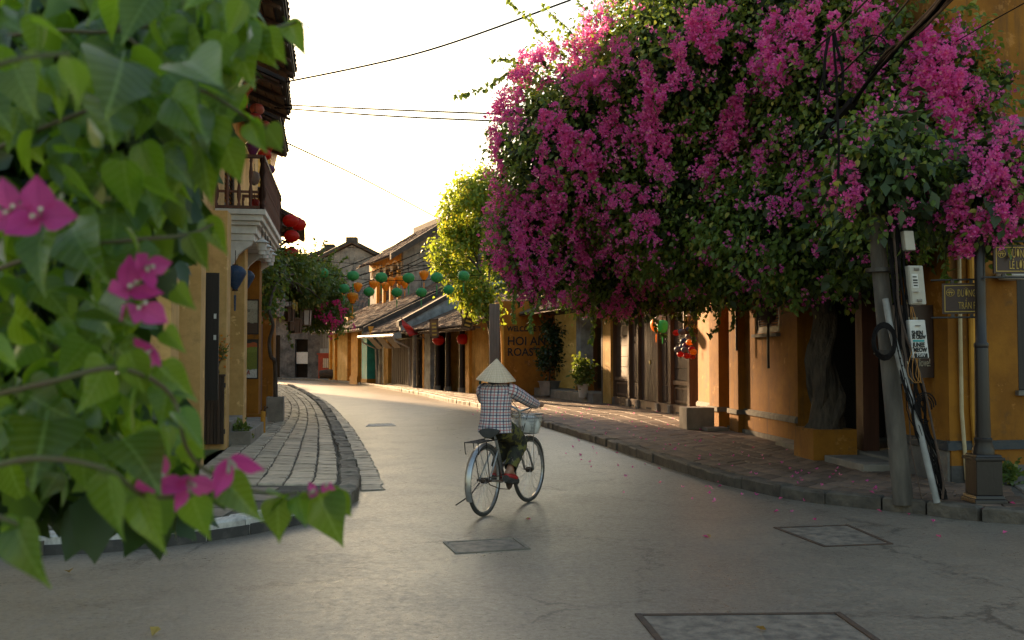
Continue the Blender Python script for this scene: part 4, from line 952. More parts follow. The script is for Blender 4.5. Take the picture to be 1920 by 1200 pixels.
for k in range(4):                         # scalloped arch mouldings with pale edging
    s = s3(59.4) + k * 1.75; pts = [(s + .875 + math.cos(a) * .80, 6.9 + math.sin(a) * .62) for a in [math.pi * i / 10 for i in range(11)]]
    MB().tube([F3(x, UF + .06, z) for x, z in pts], .06, 6).build('arch_moulding', M['white'], t)
    part_box('loggia_column', M['yel_plain'], t, F3, [(s - .12, s + .12, UF, UF + .18, 4.8, 6.9)])
part_box('loggia_frieze', M['yel_plain'], t, F3, [(s3(59.1), s3(66.4), UF + .003, UF + .1, 7.35, 7.85)])
tile_roof('roof_tiles', t, F3(s3(58.2), UF + .9, 7.6), F3(s3(67), UF + .9, 7.6), F3(s3(58.2), UF - 3.4, 10.3), F3(s3(67), UF - 3.4, 10.3), M['tile'], .26, .05, 18)
tile_roof('roof_tiles', t, F3(s3(58.2), UF - 7.7, 7.6), F3(s3(67), UF - 7.7, 7.6), F3(s3(58.2), UF - 3.4, 10.3), F3(s3(67), UF - 3.4, 10.3), M['tile'], .26, .05, 10)
e = [(UF + .95, 7.35), (UF - 3.4, 10.1), (UF - 3.4, 10.5), (UF + .95, 7.72)]; MB().prism([F3(s3(58.05), o, z) for o, z in e], [F3(s3(58.3), o, z) for o, z in e]).build('verge', M['mould'], t)
part_box('ridge', M['mould'], t, F3, [(s3(58.1), s3(67.1), UF - 3.6, UF - 3.2, 10.25, 10.6)])
# --- gabled houses far behind
def gable_house(label, px, py_peak, Y, halfw, slope, base, mat):
    c = P(px, py_peak, Y); t = thing('gabled_house', label, 'house', (c.x, Y + 3, 0))
    zp = c.z; ze = zp - halfw * slope
    e = [(-halfw, 0), (halfw, 0), (halfw, ze), (0, zp), (-halfw, ze)]
    MB().prism([Vector((c.x + a, Y, z)) for a, z in e], [Vector((c.x + a, Y + 9, z)) for a, z in e]).build('wall', M[mat], t)
    for sg in (-1, 1):
        hw = (halfw + .5) * sg; q = [(0, zp + .1), (hw, zp + .1 - abs(hw) * slope), (hw, zp + .32 - abs(hw) * slope), (0, zp + .36)]
        MB().prism([Vector((c.x + a, Y - .35, z)) for a, z in q], [Vector((c.x + a, Y + 9.2, z)) for a, z in q]).build('roof_slope', M['tile'], t)
        MB().prism([Vector((c.x + a, Y - .42, z + .05)) for a, z in q], [Vector((c.x + a, Y - .2, z + .12)) for a, z in q]).build('verge', M['mould'], t)
    MB().box(c.x - .45, c.x + .45, Y - .44, Y + .5, zp + .2, zp + .62).build('ridge_cap', M['mould'], t)
gable_house('dark gabled house behind the lantern strings, its peak against the sky', 660, 459, 84, 5.2, .50, 0, 'grey_wall')
gable_house('lower dark gable left of the taller gable behind the vine', 618, 471, 92, 5.4, .42, 0, 'mould')
# --- where the street bends: blackened wall, weathered shop front
t = thing('blackened_wall', 'mould blackened wall with dark openings where the street bends away', 'wall', (-16, 73, 0))
FW = Fr((-20, 73.2), Vector((1, -.05)), -1)
part_box('wall', M['black_wall'], t, FW, wall_with_holes(FW, 0, 6.6, -.4, 0, -.05, 4.6, [(4.1, 5.1, .1, 2.9), (2.6, 3.0, .1, 3.2)]))
part_box('recess', M['dark'], t, FW, [(2, 6, -1.2, -1.1, -.05, 4)]); part_box('notice_board', M['paper'], t, FW, [(4.15, 5.0, -.3, -.25, 1.1, 1.95)])
part_box('pier', M['black_wall'], t, FW, [(5.12, 6.2, .002, .25, -.05, 3.4)])
tile_roof('roof_tiles', t, FW(-.5, .7, 4.5), FW(9.5, .7, 4.5), FW(-.5, -4, 7), FW(9.5, -4, 7), M['tile'], .28, .05, 12)
t = thing('peeling_shop_front', 'peeling ochre and grey shop front left of the yellow pillar', 'shop front', (-12, 70, 0))
FQ = Fr((-13.9, 72.0), Vector((4.2, -12.0)), -1)
part_box('wall', M['yel_far'], t, FQ, [(4.2, 11.5, -.4, 0, -.05, 4.2)]); part_box('wall', M['grey_wall'], t, FQ, [(0, 4.19, -.4, -.01, -.05, 4.4)])
for s in (.4, 1.5, 2.6): part_box('faded_board', M['wood_grey'], t, FQ, [(s, s + .9, -.01, .03, 2.2, 3.4)])
part_box('pilaster', M['yel_plain'], t, FQ, [(5.2, 5.7, 0, .15, -.05, 3.3), (7.2, 7.7, 0, .15, -.05, 3.3)])
part_box('eave', M['tile'], t, FQ, [(-.2, 11, .0, .9, 3.7, 3.85)])
c = P(612, 698, 67.5); t = thing('red_cabinet', 'red painted wooden cabinet with a barred window on the far pavement', 'cabinet', (c.x, c.y, SW))
for nm, m_, b in (('body', 'red_cabinet', [(-.55, .55, 0, .6, .35, 1.62)]), ('roof', 'red_cabinet', [(-.64, .64, -.08, .66, 1.62, 1.72)]), ('leg', 'red_cabinet', [(-.55, -.43, 0, .12, 0, .35), (.43, .55, 0, .12, 0, .35)]), ('window', 'paper', [(-.25, .3, -.012, -.002, .72, 1.36)])):
    o = MB(); [o.box(*q) for q in b]; o.build(nm, M[m_], t, local=True)
for k in range(5): MB().box(-.24 + k * .12, -.215 + k * .12, -.03, -.013, .7, 1.38).build('bar', M['iron'], t, local=True)
c = P(630, 706, 66.5); pts = [(-1.1, 0, .28), (-.6, .05, .33), (0, 0, .32), (.6, .04, .34), (1.15, 0, .3)]
o = MB().tube([Vector(p) + Vector((c.x, c.y, SW)) for p in pts], [.26, .31, .3, .32, .28], 10).build('old_log', M['mould'], loc=(c.x, c.y, SW)); tag(o, 'blackened log lying in front of the peeling shop front', 'log')
# --- things on the eaves
p = P(768, 620, 43.4); t = thing('red_flag', 'red flag on a slanted pole at the tiled eave', 'flag', p)
MB().tube([P(797, 636, 43.5), P(752, 596, 43.3)], .02, 6).build('pole', M['wood_grey'], t)
g_ = MB(); a0, a1, a2, a3 = P(752, 597, 43.3), P(786, 626, 43.45), P(768, 631, 43.2), P(754, 609, 43.1)
n = 10
for j in range(n + 1):
    for i in range(6):
        q = a0.lerp(a1, j / n).lerp(a3.lerp(a2, j / n), i / 5); g_.v.append(q + Vector((0, .10 * math.sin(j * .9 + i * .8), 0)))
g_.f = [(j * 6 + i, j * 6 + i + 1, (j + 1) * 6 + i + 1, (j + 1) * 6 + i) for j in range(n) for i in range(5)]
g_.build('cloth', M['flag'], t, smooth=True, fix=False)
p = P(696, 612, 52.0); o = MB().prism([P(690, 612, 50.4), P(701, 612, 50.4), P(694, 628, 50.3)], [v + Vector((0, .03, 0)) for v in (P(690, 612, 50.4), P(701, 612, 50.4), P(694, 628, 50.3))]).build('pennant', M['orange_cloth'], loc=p); tag(o, 'small orange triangular pennant on the far eave', 'pennant')
def signboard(label, px, py, w_, h, Y, rot, face):
    c = P(px, py, Y); t = thing('eave_signboard', label, 'sign', c); b = math.radians(rot); f = lambda a, q, z: c + Vector((a * math.cos(b) - z * math.sin(b), q, a * math.sin(b) + z * math.cos(b)))
    part_box('frame', M['wood_brown'], t, f, [(-w_ / 2, w_ / 2, 0, .06, -h / 2, -h / 2 + .06), (-w_ / 2, w_ / 2, 0, .06, h / 2 - .06, h / 2), (-w_ / 2, -w_ / 2 + .06, 0, .062, -h / 2, h / 2), (w_ / 2 - .06, w_ / 2, 0, .062, -h / 2, h / 2)]); part_box('face', M[face], t, f, [(-w_ / 2 + .05, w_ / 2 - .05, .02, .05, -h / 2 + .05, h / 2 - .05)])
    for k in range(4): part_box('character', M['gold'], t, f, [(-w_ / 4, w_ / 4, .012, .022, -h * .36 + k * h * .19, -h * .36 + k * h * .19 + h * .08)])
signboard('upright brown board with gold characters on the tiled eave', 814, 616, .36, .78, 40.3, 3, 'wood_brown')
signboard('tilted dark board with gold characters on the eave beside the yellowing tree', 880, 597, .42, .82, 36.4, -16, 'black_wood')
o = MB().tube([P(868, 612, 36.6), P(864, 575, 36.6), P(863, 540, 36.6)], .03, 6).build('roof_pole', M['wood_grey'], loc=P(868, 612, 36.6)); tag(o, 'thin bare pole standing on the tiled eave', 'pole')
# timber pole on the pavement behind the rider
c = P(927, 700, 33); o = MB().box(c.x - .17, c.x + .17, 32.85, 33.2, .05, 3.3).build('timber_pole', M['wood_grey'], loc=(c.x, 33, .1), bevel=.02); tag(o, 'thick weathered timber post behind the straw hat', 'post')
o = MB().tube([P(943, 745, 33.5), P(943, 670, 33.5), P(941, 612, 33.5)], .06, 8).build('banded_pole', M['yel_plain'], loc=P(943, 745, 33.5)); tag(o, 'thin yellow pole at the edge of the roastery wall', 'pole')
# ================================================================== the great bougainvillea
def wblob(px, py, Y, r): return (P(px, py, Y), r)
BB = [wblob(1095, 275, 15.6, (1.45, 1.8, 1.6)), wblob(1010, 440, 16.0, (.85, 1.1, 1.05)), wblob(1300, 140, 14.5, (1.7, 2.0, 1.55)),
      wblob(1320, 350, 15.0, (1.8, 2.0, 1.6)), wblob(1160, 500, 18.0, (1.25, 1.6, .85)), wblob(1590, 190, 12.9, (1.45, 1.7, 1.35)),
      wblob(1530, 420, 13.2, (1.55, 1.5, 1.05)), wblob(1775, 190, 11.3, (.58, .8, .85)), wblob(1860, 365, 9.75, (.55, .6, .52)),
      wblob(1490, 60, 13.6, (1.5, 1.5, 1.2)), wblob(1290, 520, 18.2, (.9, 1.3, .55)), wblob(1690, 330, 11.2, (.75, .9, .8)), wblob(1655, 320, 9.75, (.52, .5, .62)), wblob(1400, 470, 15.0, (1.2, 1.3, .75)), wblob(1640, 440, 11.6, (.7, .8, .45))]
boug = thing('bougainvillea', 'huge magenta flowering bougainvillea spilling over the street from the ochre corner house', 'bougainvillea', PLANTER)
# trunk and limbs
c0 = PLANTER + Vector((0, 0, .35))
tp = [c0, c0 + Vector((.05, .05, .5)), c0 + Vector((-.06, .0, 1.0)), c0 + Vector((.04, .08, 1.6)), c0 + Vector((-.15, .1, 2.3)), c0 + Vector((-.4, .2, 3.0))]
MB().tube(tp, [.24, .19, .17, .15, .13, .10], 12).build('trunk', M['bark'], boug, smooth=True)
for k in range(4):                      # old stems twisted round the main trunk
    q = []
    for i in range(15):
        f = i / 14; c = catmull(tp, f * 4.6); a = k * 1.57 + f * (3.2 + .5 * k); rr = .20 * (1 - f * .55) + .015 * math.sin(i * 1.7 + k)
        q.append(c + Vector((math.cos(a) * rr, math.sin(a) * rr, 0)))
    MB().tube(q, [.085 * (1 - i / 22) * (1 + .25 * math.sin(i * 2.1 + k)) for i in range(15)], 8).build('twisted_stem', M['bark'], boug, smooth=True)
for k, b in enumerate(BB):
    e = Vector(b[0]); s = tp[3 + k % 3]; m = s.lerp(e, .5) + Vector((rnd.uniform(-.2, .2), rnd.uniform(-.2, .2), .45))
    q = [s, s.lerp(m, .5) + Vector((0, 0, .15)), m, m.lerp(e, .6), e]
    MB().tube(q, [.07, .055, .045, .03, .015], 7).build('limb', M['bark'], boug, smooth=True)
def cutb(p):      # keep clear of the house behind and of the low doorways
    x = p[:, 0] - (4.86 - .0787 * (p[:, 1] - 11.1))
    return ~((x > .35) & (p[:, 1] > 11.3)) & (p[:, 2] > 1.75)
me = foliage_mesh('leaves', BB, 4200, 26, .115, (.05, .105), M['leaf_boug'], .55, lo=.70, hi=1.05, cut=cutb)
tag(inst('leaves', me, boug, -PLANTER), None, None, kind='stuff')
me = foliage_mesh('inner_leaves', [(b[0], Vector(b[1]) * .74) for b in BB], 3000, 22, .16, (.11, .19), M['leaf_core'], .5, True, lo=.45, hi=1.0, cut=cutb)  # big opaque dark leaves added to darken the ground and wall below
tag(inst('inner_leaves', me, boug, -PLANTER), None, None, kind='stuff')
# drooping / reaching shoots, with leaves along them
def shoots(parent, paths, r, lsize, mat, name='shoot', dens=60, org=Vector()):
    for pts in paths:
        pts = [Vector(p) for p in pts]; d = [catmull(pts, i / 6) for i in range((len(pts) - 1) * 6 + 1)]
        o = MB().tube([p - org for p in d], [r * (1 - .7 * i / len(d)) for i in range(len(d))], 5).build(name, M['stem'], parent, local=True)
        L = sum((d[i + 1] - d[i]).length for i in range(len(d) - 1)); n = max(4, int(L * dens)); ps = []; ds = []
        for k in range(n):
            u = k / n * (len(d) - 1.01); i = int(u); p = d[i].lerp(d[i + 1], u - i); ps.append(p - org); ds.append((d[i + 1] - d[i]).normalized())
        ps = np.array(ps) + rng.normal(size=(n, 3)) * .012; ds = np.array(ds)
        V, Fc = leaf_arrays(ps, ds * .5 + rng.normal(size=(n, 3)) * .7 + np.array((0, 0, -.35)), rng.normal(size=(n, 3)) * .5 + np.array((0, -.3, .6)), rng.uniform(*lsize, n), LEAF_T, LEAF_F)
        tag(inst(name + '_leaves', np_mesh(name + '_leaves', V, Fc, mat), o), None, None, kind='stuff')
sh = [[P(1060, 110, 14.8), P(1020, 65, 14.4), P(985, 30, 14.2), P(945, -5, 14.0)], [P(1085, 75, 14.8), P(1050, 40, 14.5), P(1015, 10, 14.3)], [P(1010, 160, 15), P(960, 135, 14.6), P(910, 165, 14.4), P(855, 180, 14.2)],
      [P(1010, 140, 15), P(965, 115, 14.6), P(920, 110, 14.5)], [P(1100, 20, 14.4), P(1080, 0, 14.2), P(1060, -20, 14)], [P(1730, 40, 11.2), P(1780, 20, 11), P(1830, 10, 10.8)], [P(1690, 30, 11.5), P(1720, 5, 11.3), P(1760, -10, 11.2)],
      [P(1810, 130, 10.9), P(1850, 160, 10.7), P(1880, 155, 10.6)]]
for (x, y, Y, dn) in ((1340, 560, 16.6, 70), (1365, 555, 16.5, 60), (1310, 560, 17, 80), (1400, 540, 15.5, 50), (1480, 520, 12.6, 60), (1560, 520, 12.2, 40), (1730, 400, 10.6, 90), (1790, 470, 10.2, 70), (1600, 480, 11.8, 60), (1440, 500, 13, 70), (1240, 580, 17.5, 50), (1000, 560, 15.3, 60), (960, 540, 15.4, 60), (1120, 580, 16.8, 60), (1660, 430, 11.2, 50)):
    sh.append([P(x, y - 60, Y + .3), P(x + rnd.uniform(-15, 15), y - 10, Y), P(x + rnd.uniform(-15, 15), y + dn * .6, Y - .05), P(x + rnd.uniform(-15, 15), y + dn, Y - .1)])
shoots(boug, sh, .008, (.055, .10), M['leaf_boug'], org=PLANTER)
# blossom clusters: three papery bracts a flower, dozens a cluster
def bract_tmpl():
    V = []; F_ = []
    for k in range(3):
        a = 2 * math.pi * k / 3; ca, sa = math.cos(a), math.sin(a)
        loc = [(.05, 0, 0), (.34, .34, .30), (.66, .0, .58), (.34, -.34, .30), (.36, 0, .18)]
        b = len(V); V += [(x * ca - y * sa, x * sa + y * ca, z) for x, y, z in loc]; F_ += [(b, b + 4, b + 1), (b + 1, b + 4, b + 2), (b + 4, b + 3, b + 2), (b, b + 3, b + 4)]
    return np.array(V), [np.array(F_)]
BT, BF = bract_tmpl()
def cluster_mesh(name, n, sig, mat, fl=(.038, .056), g=rng):
    sig = np.array(sig); m = 5; cc = g.normal(size=(m, 3)) * sig * .75; cc[:, 2] = np.linspace(sig[2], -sig[2], m) + g.normal(size=m) * .02
    which = g.integers(0, m, n); loc = nrmz(g.normal(size=(n, 3))) * g.uniform(.5, 1.1, (n, 1)) * .055
    pos = cc[which] + loc; out = nrmz(loc); zz = nrmz(out + g.normal(size=(n, 3)) * .5)       # template z = flower axis
    x = nrmz(np.cross(zz, sph(n, g)))
    s = g.uniform(*fl, n)
    y = np.cross(zz, x); T = BT
    V = pos[:, None, :] + s[:, None, None] * (T[None, :, 0:1] * x[:, None, :] + T[None, :, 1:2] * y[:, None, :] + T[None, :, 2:3] * zz[:, None, :])
    k = len(T); base = (np.arange(n) * k)[:, None, None]
    return np_mesh(name, V.reshape(-1, 3), [(base + f[None]).reshape(-1, 3) for f in BF], mat)
CL = [cluster_mesh('blossom_cluster', n, s, M['bract']) for n, s in ((56, (.07, .07, .12)), (74, (.07, .07, .22)), (44, (.06, .06, .10)), (84, (.13, .10, .13)), (66, (.05, .05, .26)), (38, (.05, .05, .14)))]
def bhit(px, py):
    o = Vector((0, 0, CZ)); d = ray(px, py); best = None
    for c, r in BB:
        oc = Vector(((o.x - c.x) / r[0], (o.y - c.y) / r[1], (o.z - c.z) / r[2])); dd = Vector((d.x / r[0], d.y / r[1], d.z / r[2]))
        A_, B_, C_ = dd.dot(dd), 2 * oc.dot(dd), oc.dot(oc) - 1.0; D_ = B_ * B_ - 4 * A_ * C_
        if D_ > 0:
            tt = (-B_ - math.sqrt(D_)) / (2 * A_)
            if best is None or tt < best: best = tt
    return None if best is None else o + d * best
spots = """960,155 990,140 930,200 915,245 940,220 905,265 925,290 910,330 930,360 950,380 915,400 935,430 945,470 930,500 955,520 940,560 975,540 1000,110 1040,95 1075,90 1110,60 1130,90 1110,120 1095,150 1065,160 1090,180
1040,215 1015,230 1050,250 1020,290 1060,270 1085,280 1070,290 1020,370 1040,390 1010,330 1000,410 1020,430 985,430 1040,350 1145,140 1135,170 1150,100 1220,150 1210,190 1230,180 1260,150 1280,165 1215,220 1235,250 1250,300 1245,270 1200,230 1190,280
1290,70 1275,80 1330,50 1345,40 1320,70 1310,30 1370,230 1375,210 1360,250 1380,200 1100,280 1110,330 1095,350 1150,220 1140,240 1130,410 1205,425 1220,430 1160,380 1180,360 1100,300 1440,100 1450,140 1430,150 1500,70 1520,60 1550,85 1480,50 1460,120 1425,100 1470,90 1570,90 1590,120 1600,60 1640,50
1740,110 1760,130 1780,160 1720,150 1700,170 1790,190 1810,210 1760,200 1740,70 1800,80 1790,240 1825,180 1760,110 1740,130 1750,170 1770,220 1720,100 1730,190 1800,150 1830,300 1850,320 1800,390 1840,360 1870,310 1900,290 1860,400 1890,390 1790,400 1800,455 1830,455 1870,430 1905,395 1690,410 1530,375 1500,340 1580,340 1590,385 1470,390 1330,320 1410,290
1090,480 1100,515 1045,545 1060,560 1080,570 1010,560 990,520 1120,590 1140,570 1160,600 1175,560 1200,590 1190,570 1150,600 1240,580 1130,450 1085,440 970,490 985,480 1060,470 1035,500 1010,470 975,460 1020,520 960,420 975,390 1055,420 1070,520 1210,545 1170,520"""
taken = 0
for sp in spots.split():
    x, y = map(float, sp.split(',')); main = (x < 1160 and y > 380) or x > 1690
    for j in range(2 if not main else 2):
        h = bhit(x + rnd.gauss(0, 9), y + rnd.gauss(0, 12))
        if h is None: h = bhit(x + (12 if x < 1300 else -12), y)
        if h is None: continue
        k = rnd.choice((0, 1, 2, 3, 4, 5)); s = rnd.uniform(.75, 1.15)
        tag(inst('blossom_cluster', CL[k], boug, h - (h - Vector((0, 0, CZ))).normalized() * .09 - PLANTER, (rnd.uniform(-.4, .4), rnd.uniform(-.4, .4), rnd.uniform(0, 6.28)), (s, s, s)), None, None, kind='stuff'); taken += 1
# the rest of the blossom, scattered singly and on the far sides
posr, outr, Cc, Co = blob_points(BB, 1900, 1, .02, 1.0, 1.10)
V_, F_ = [], []
n = 0; allp = []
k = cutb(Cc); Cc = Cc[k]
for c in Cc:
    q = proj(c)
    if rng.random() < .4 and (q is None or (q[1] > 330 and q[0] > 1230)): continue   # sparse in the shaded right-hand skirts, as seen
    allp.append(c + rng.normal(size=(8, 3)) * .05)
allp = np.concatenate(allp); n = len(allp); zz = sph(n); x = nrmz(np.cross(zz, sph(n))); y = np.cross(zz, x); s = rng.uniform(.038, .055, n)
V = allp[:, None, :] + s[:, None, None] * (BT[None, :, 0:1] * x[:, None, :] + BT[None, :, 1:2] * y[:, None, :] + BT[None, :, 2:3] * zz[:, None, :])
base = (np.arange(n) * len(BT))[:, None, None]
tag(inst('scattered_blossom', np_mesh('scattered_blossom', V.reshape(-1, 3), [(base + BF[0][None]).reshape(-1, 3)], M['bract']), boug, -PLANTER), None, None, kind='stuff')

# ================================================================== yellowing street tree
c = Vector((-.68, 35.4, SW)); t = thing('street_tree', 'yellow green street tree beside the tiled eaves, left of the bougainvillea', 'tree', c)
tk = [c, c + Vector((.05, 0, 1.2)), c + Vector((-.05, .1, 2.3)), c + Vector((-.25, .1, 3.4)), c + Vector((-.5, 0, 4.6))]
MB().tube(tk, [.17, .14, .12, .10, .06], 10).build('trunk', M['bark'], t, smooth=True)
TB = [wblob(872, 400, 36, (1.05, 1.2, 1.25)), wblob(905, 350, 36, (.8, 1.0, .7)), wblob(850, 475, 36, (.85, 1.0, .9)), wblob(880, 540, 35.6, (.75, .8, .75)), wblob(930, 430, 36.3, (1.1, 1.2, 1.6)), wblob(910, 570, 35.3, (.5, .5, .5))]
for b in TB:
    e = Vector(b[0]); s = tk[2 + rnd.randrange(3)]; MB().tube([s, s.lerp(e, .5) + Vector((0, 0, .2)), e], [.06, .04, .015], 6).build('limb', M['bark'], t, smooth=True)
me = foliage_mesh('crown', TB, 520, 26, .17, (.10, .19), M['leaf_tree'], .5, lo=.5); tag(inst('crown', me, t, -c), None, None, kind='stuff')

# ================================================================== vine on the left houses
c = VPL + Vector((0, .2, .45)); t = thing('climbing_vine', 'green climbing vine with crimson flowers over the shops past the balcony', 'vine', c)
tk = [c, c + Vector((-.02, 0, .8)), P(508, 668, 21.2), P(505, 640, 21.2), P(512, 610, 21.2), P(505, 580, 21.3), P(515, 540, 21.8), P(535, 505, 23)]
d = [catmull(tk, i / 5) for i in range((len(tk) - 1) * 5 + 1)]
MB().tube(d, [.05 - .025 * i / len(d) for i in range(len(d))], 8).build('trunk', M['bark'], t, smooth=True)
VB = [wblob(505, 520, 22.5, (.35, .7, .45)), wblob(545, 500, 25, (.5, 1.1, .36)), wblob(572, 530, 27.5, (.62, 1.2, .58)), wblob(605, 530, 29, (.55, 1.1, .55)), wblob(625, 585, 29.5, (.45, .8, .5)), wblob(500, 560, 21.8, (.25, .4, .35)), wblob(588, 585, 29.2, (.55, .9, .42))]
for b in VB:
    e = Vector(b[0]); s = d[-3]; MB().tube([s, s.lerp(e, .5) + Vector((0, 0, .15)), e], [.025, .02, .01], 5).build('stem', M['bark'], t)
me = foliage_mesh('leaves', VB, 560, 24, .13, (.07, .14), M['leaf_vine'], .45, lo=.45); tag(inst('leaves', me, t, -c), None, None, kind='stuff')
sh = [[P(585, 510, 28), P(588, 480, 28), P(592, 450, 28)], [P(600, 510, 28.5), P(603, 475, 28.5), P(609, 452, 28.5)], [P(570, 500, 27), P(566, 475, 27), P(560, 455, 27)], [P(630, 510, 29), P(640, 490, 29), P(652, 478, 29)], [P(540, 610, 26), P(543, 630, 26), P(545, 650, 26)], [P(615, 500, 29), P(622, 478, 29), P(628, 468, 29)]]
shoots(t, sh, .008, (.08, .14), M['leaf_vine'], org=c, dens=30)
CR = [cluster_mesh('crimson_cluster', n, s, M['bract_red'], (.06, .09)) for n, s in ((9, (.10, .10, .08)), (6, (.07, .07, .06)))]
for x, y in ((605, 575), (615, 585), (632, 580), (640, 588), (650, 585), (622, 565), (628, 600), (618, 610), (612, 622), (590, 560), (585, 552), (600, 545), (645, 605), (610, 597), (595, 578), (575, 585), (636, 570), (600, 590), (608, 570), (620, 575), (630, 592), (606, 610), (598, 565), (642, 577), (622, 618), (634, 603)):
    tag(inst('crimson_cluster', rnd.choice(CR), t, P(x + rnd.gauss(0, 6), y + rnd.gauss(0, 8), 28.3) - c, (0, 0, rnd.uniform(0, 6))), None, None, kind='stuff')
# thin strands of creeper on the balcony bracket
shoots(t, [[P(392, 370, 16.4), P(391, 430, 16.4), P(393, 500, 16.4)], [P(370, 380, 15.5), P(369, 410, 15.5), P(370, 430, 15.5)]], .004, (.03, .06), M['leaf_vine'], 'creeper_strand', 40, c)
# weeds at the foot of the corner
c = FB(.45, .25, SW); t = thing('weed_clump', 'small clump of green weeds at the foot of the corner pipes', 'weeds', c)
me = foliage_mesh('leaves', [(Vector((0, 0, .1)), (.28, .1, .12))], 30, 8, .04, (.05, .10), M['leaf_vine'], -.3, lo=.2); tag(inst('leaves', me, t), None, None, kind='stuff')
MB().tube([(0, 0, -.01), (.02, 0, .1)], .006, 5).build('stem', M['stem'], t, local=True)
c = FL(sL(15.9), .15, SW); t = thing('weed_clump', 'small green plant growing at the dark door sill on the left', 'weeds', c)
me = foliage_mesh('leaves', [(Vector((0, 0, .2)), (.12, .12, .18))], 22, 8, .04, (.05, .10), M['leaf_vine'], -.2, lo=.2); tag(inst('leaves', me, t), None, None, kind='stuff')
MB().tube([(0, 0, -.01), (.02, 0, .2)], .006, 5).build('stem', M['stem'], t, local=True)
# ================================================================== the near bougainvillea at the left edge
near = thing('near_bougainvillea', 'out of focus bougainvillea branches with large glossy leaves filling the left edge', 'bougainvillea', (-1.35, 1.7, 0))
NO = Vector((-1.35, 1.7, 0))
MB().tube([NO, NO + Vector((.03, 0, .7)), NO + Vector((-.02, .05, 1.3)), NO + Vector((.05, 0, 2.0)), NO + Vector((.1, -.05, 2.6))], [.05, .045, .04, .03, .02], 9).build('trunk', M['bark'], near, smooth=True)
def big_leaf(curl, fold, wid, wave):
    """heart-based, long-tipped leaf, unit length, tip along +x, upper face +z"""
    b = MB(); prof = [(0, 0), (-.02, .10), (.0, .22), (.07, .31), (.17, .355), (.29, .35), (.42, .305), (.55, .235), (.68, .16), (.80, .09), (.90, .04), (1.0, .004)]
    rows = [(.0, .0)] + prof[1:]; nc = 6
    for i, (x, w_) in enumerate(rows):
        for j in range(-nc // 2, nc // 2 + 1):
            f = j / (nc / 2); xx = x + (.05 * abs(f) if i < 4 else 0) * 0 - curl * .0
            y = w_ * wid * f; z = fold * abs(y) - curl * x * x + wave * math.sin(x * 9 + f * 2) * abs(f)
            b.v.append(Vector((max(xx, -.05) if abs(f) > .2 else max(0, x), y, z)))
    m = nc + 1
    for i in range(len(rows) - 1):
        for j in range(nc): b.f.append((i * m + j, (i + 1) * m + j, (i + 1) * m + j + 1, i * m + j + 1))
    st = MB().tube([(-.16, 0, .03), (0, 0, 0)], .011, 4, False); b.add(st.v, st.f)
    me = b.mesh('leaf', None, False, False); me.polygons.foreach_set('use_smooth', [True] * len(me.polygons)); me.materials.append(M['leaf_big']); return me
BL = [big_leaf(c, f, w_, v) for c, f, w_, v in ((.18, .28, 1.0, .015), (.30, .18, 1.08, .02), (.08, .38, .95, .012), (.40, .30, 1.0, .02), (.22, .10, 1.12, .025), (.12, .45, .85, .01))]
def put_leaf(base, tip, depth, face=None, k=None, tilt=None):
    """from pixel base to pixel tip at a real distance; face = upper-side normal hint"""
    a = P(base[0], base[1], depth); e = P(tip[0], tip[1], depth + (tilt if tilt is not None else rnd.uniform(-.03, .03)))
    x = (e - a); L = x.length; x.normalize()
    n = Vector(face) if face else Vector((rnd.gauss(0, .45), rnd.gauss(-.5, .4), rnd.gauss(.7, .4)))
    n = (n - x * n.dot(x)); n = n.normalized() if n.length > .05 else x.orthogonal().normalized()
    y = n.cross(x); Mx = Matrix((x, y, n)).transposed().to_4x4()
    o = inst('leaf', BL[k if k is not None else rnd.randrange(len(BL))], near); Mx = Matrix.Translation(a - NO) @ Mx @ Matrix.Diagonal((L, L, L, 1)); o.matrix_local = Mx
    return o
UPF = (0, -.25, 1); CAM = (0, -1, .15); BK = (0, -.8, -.4)
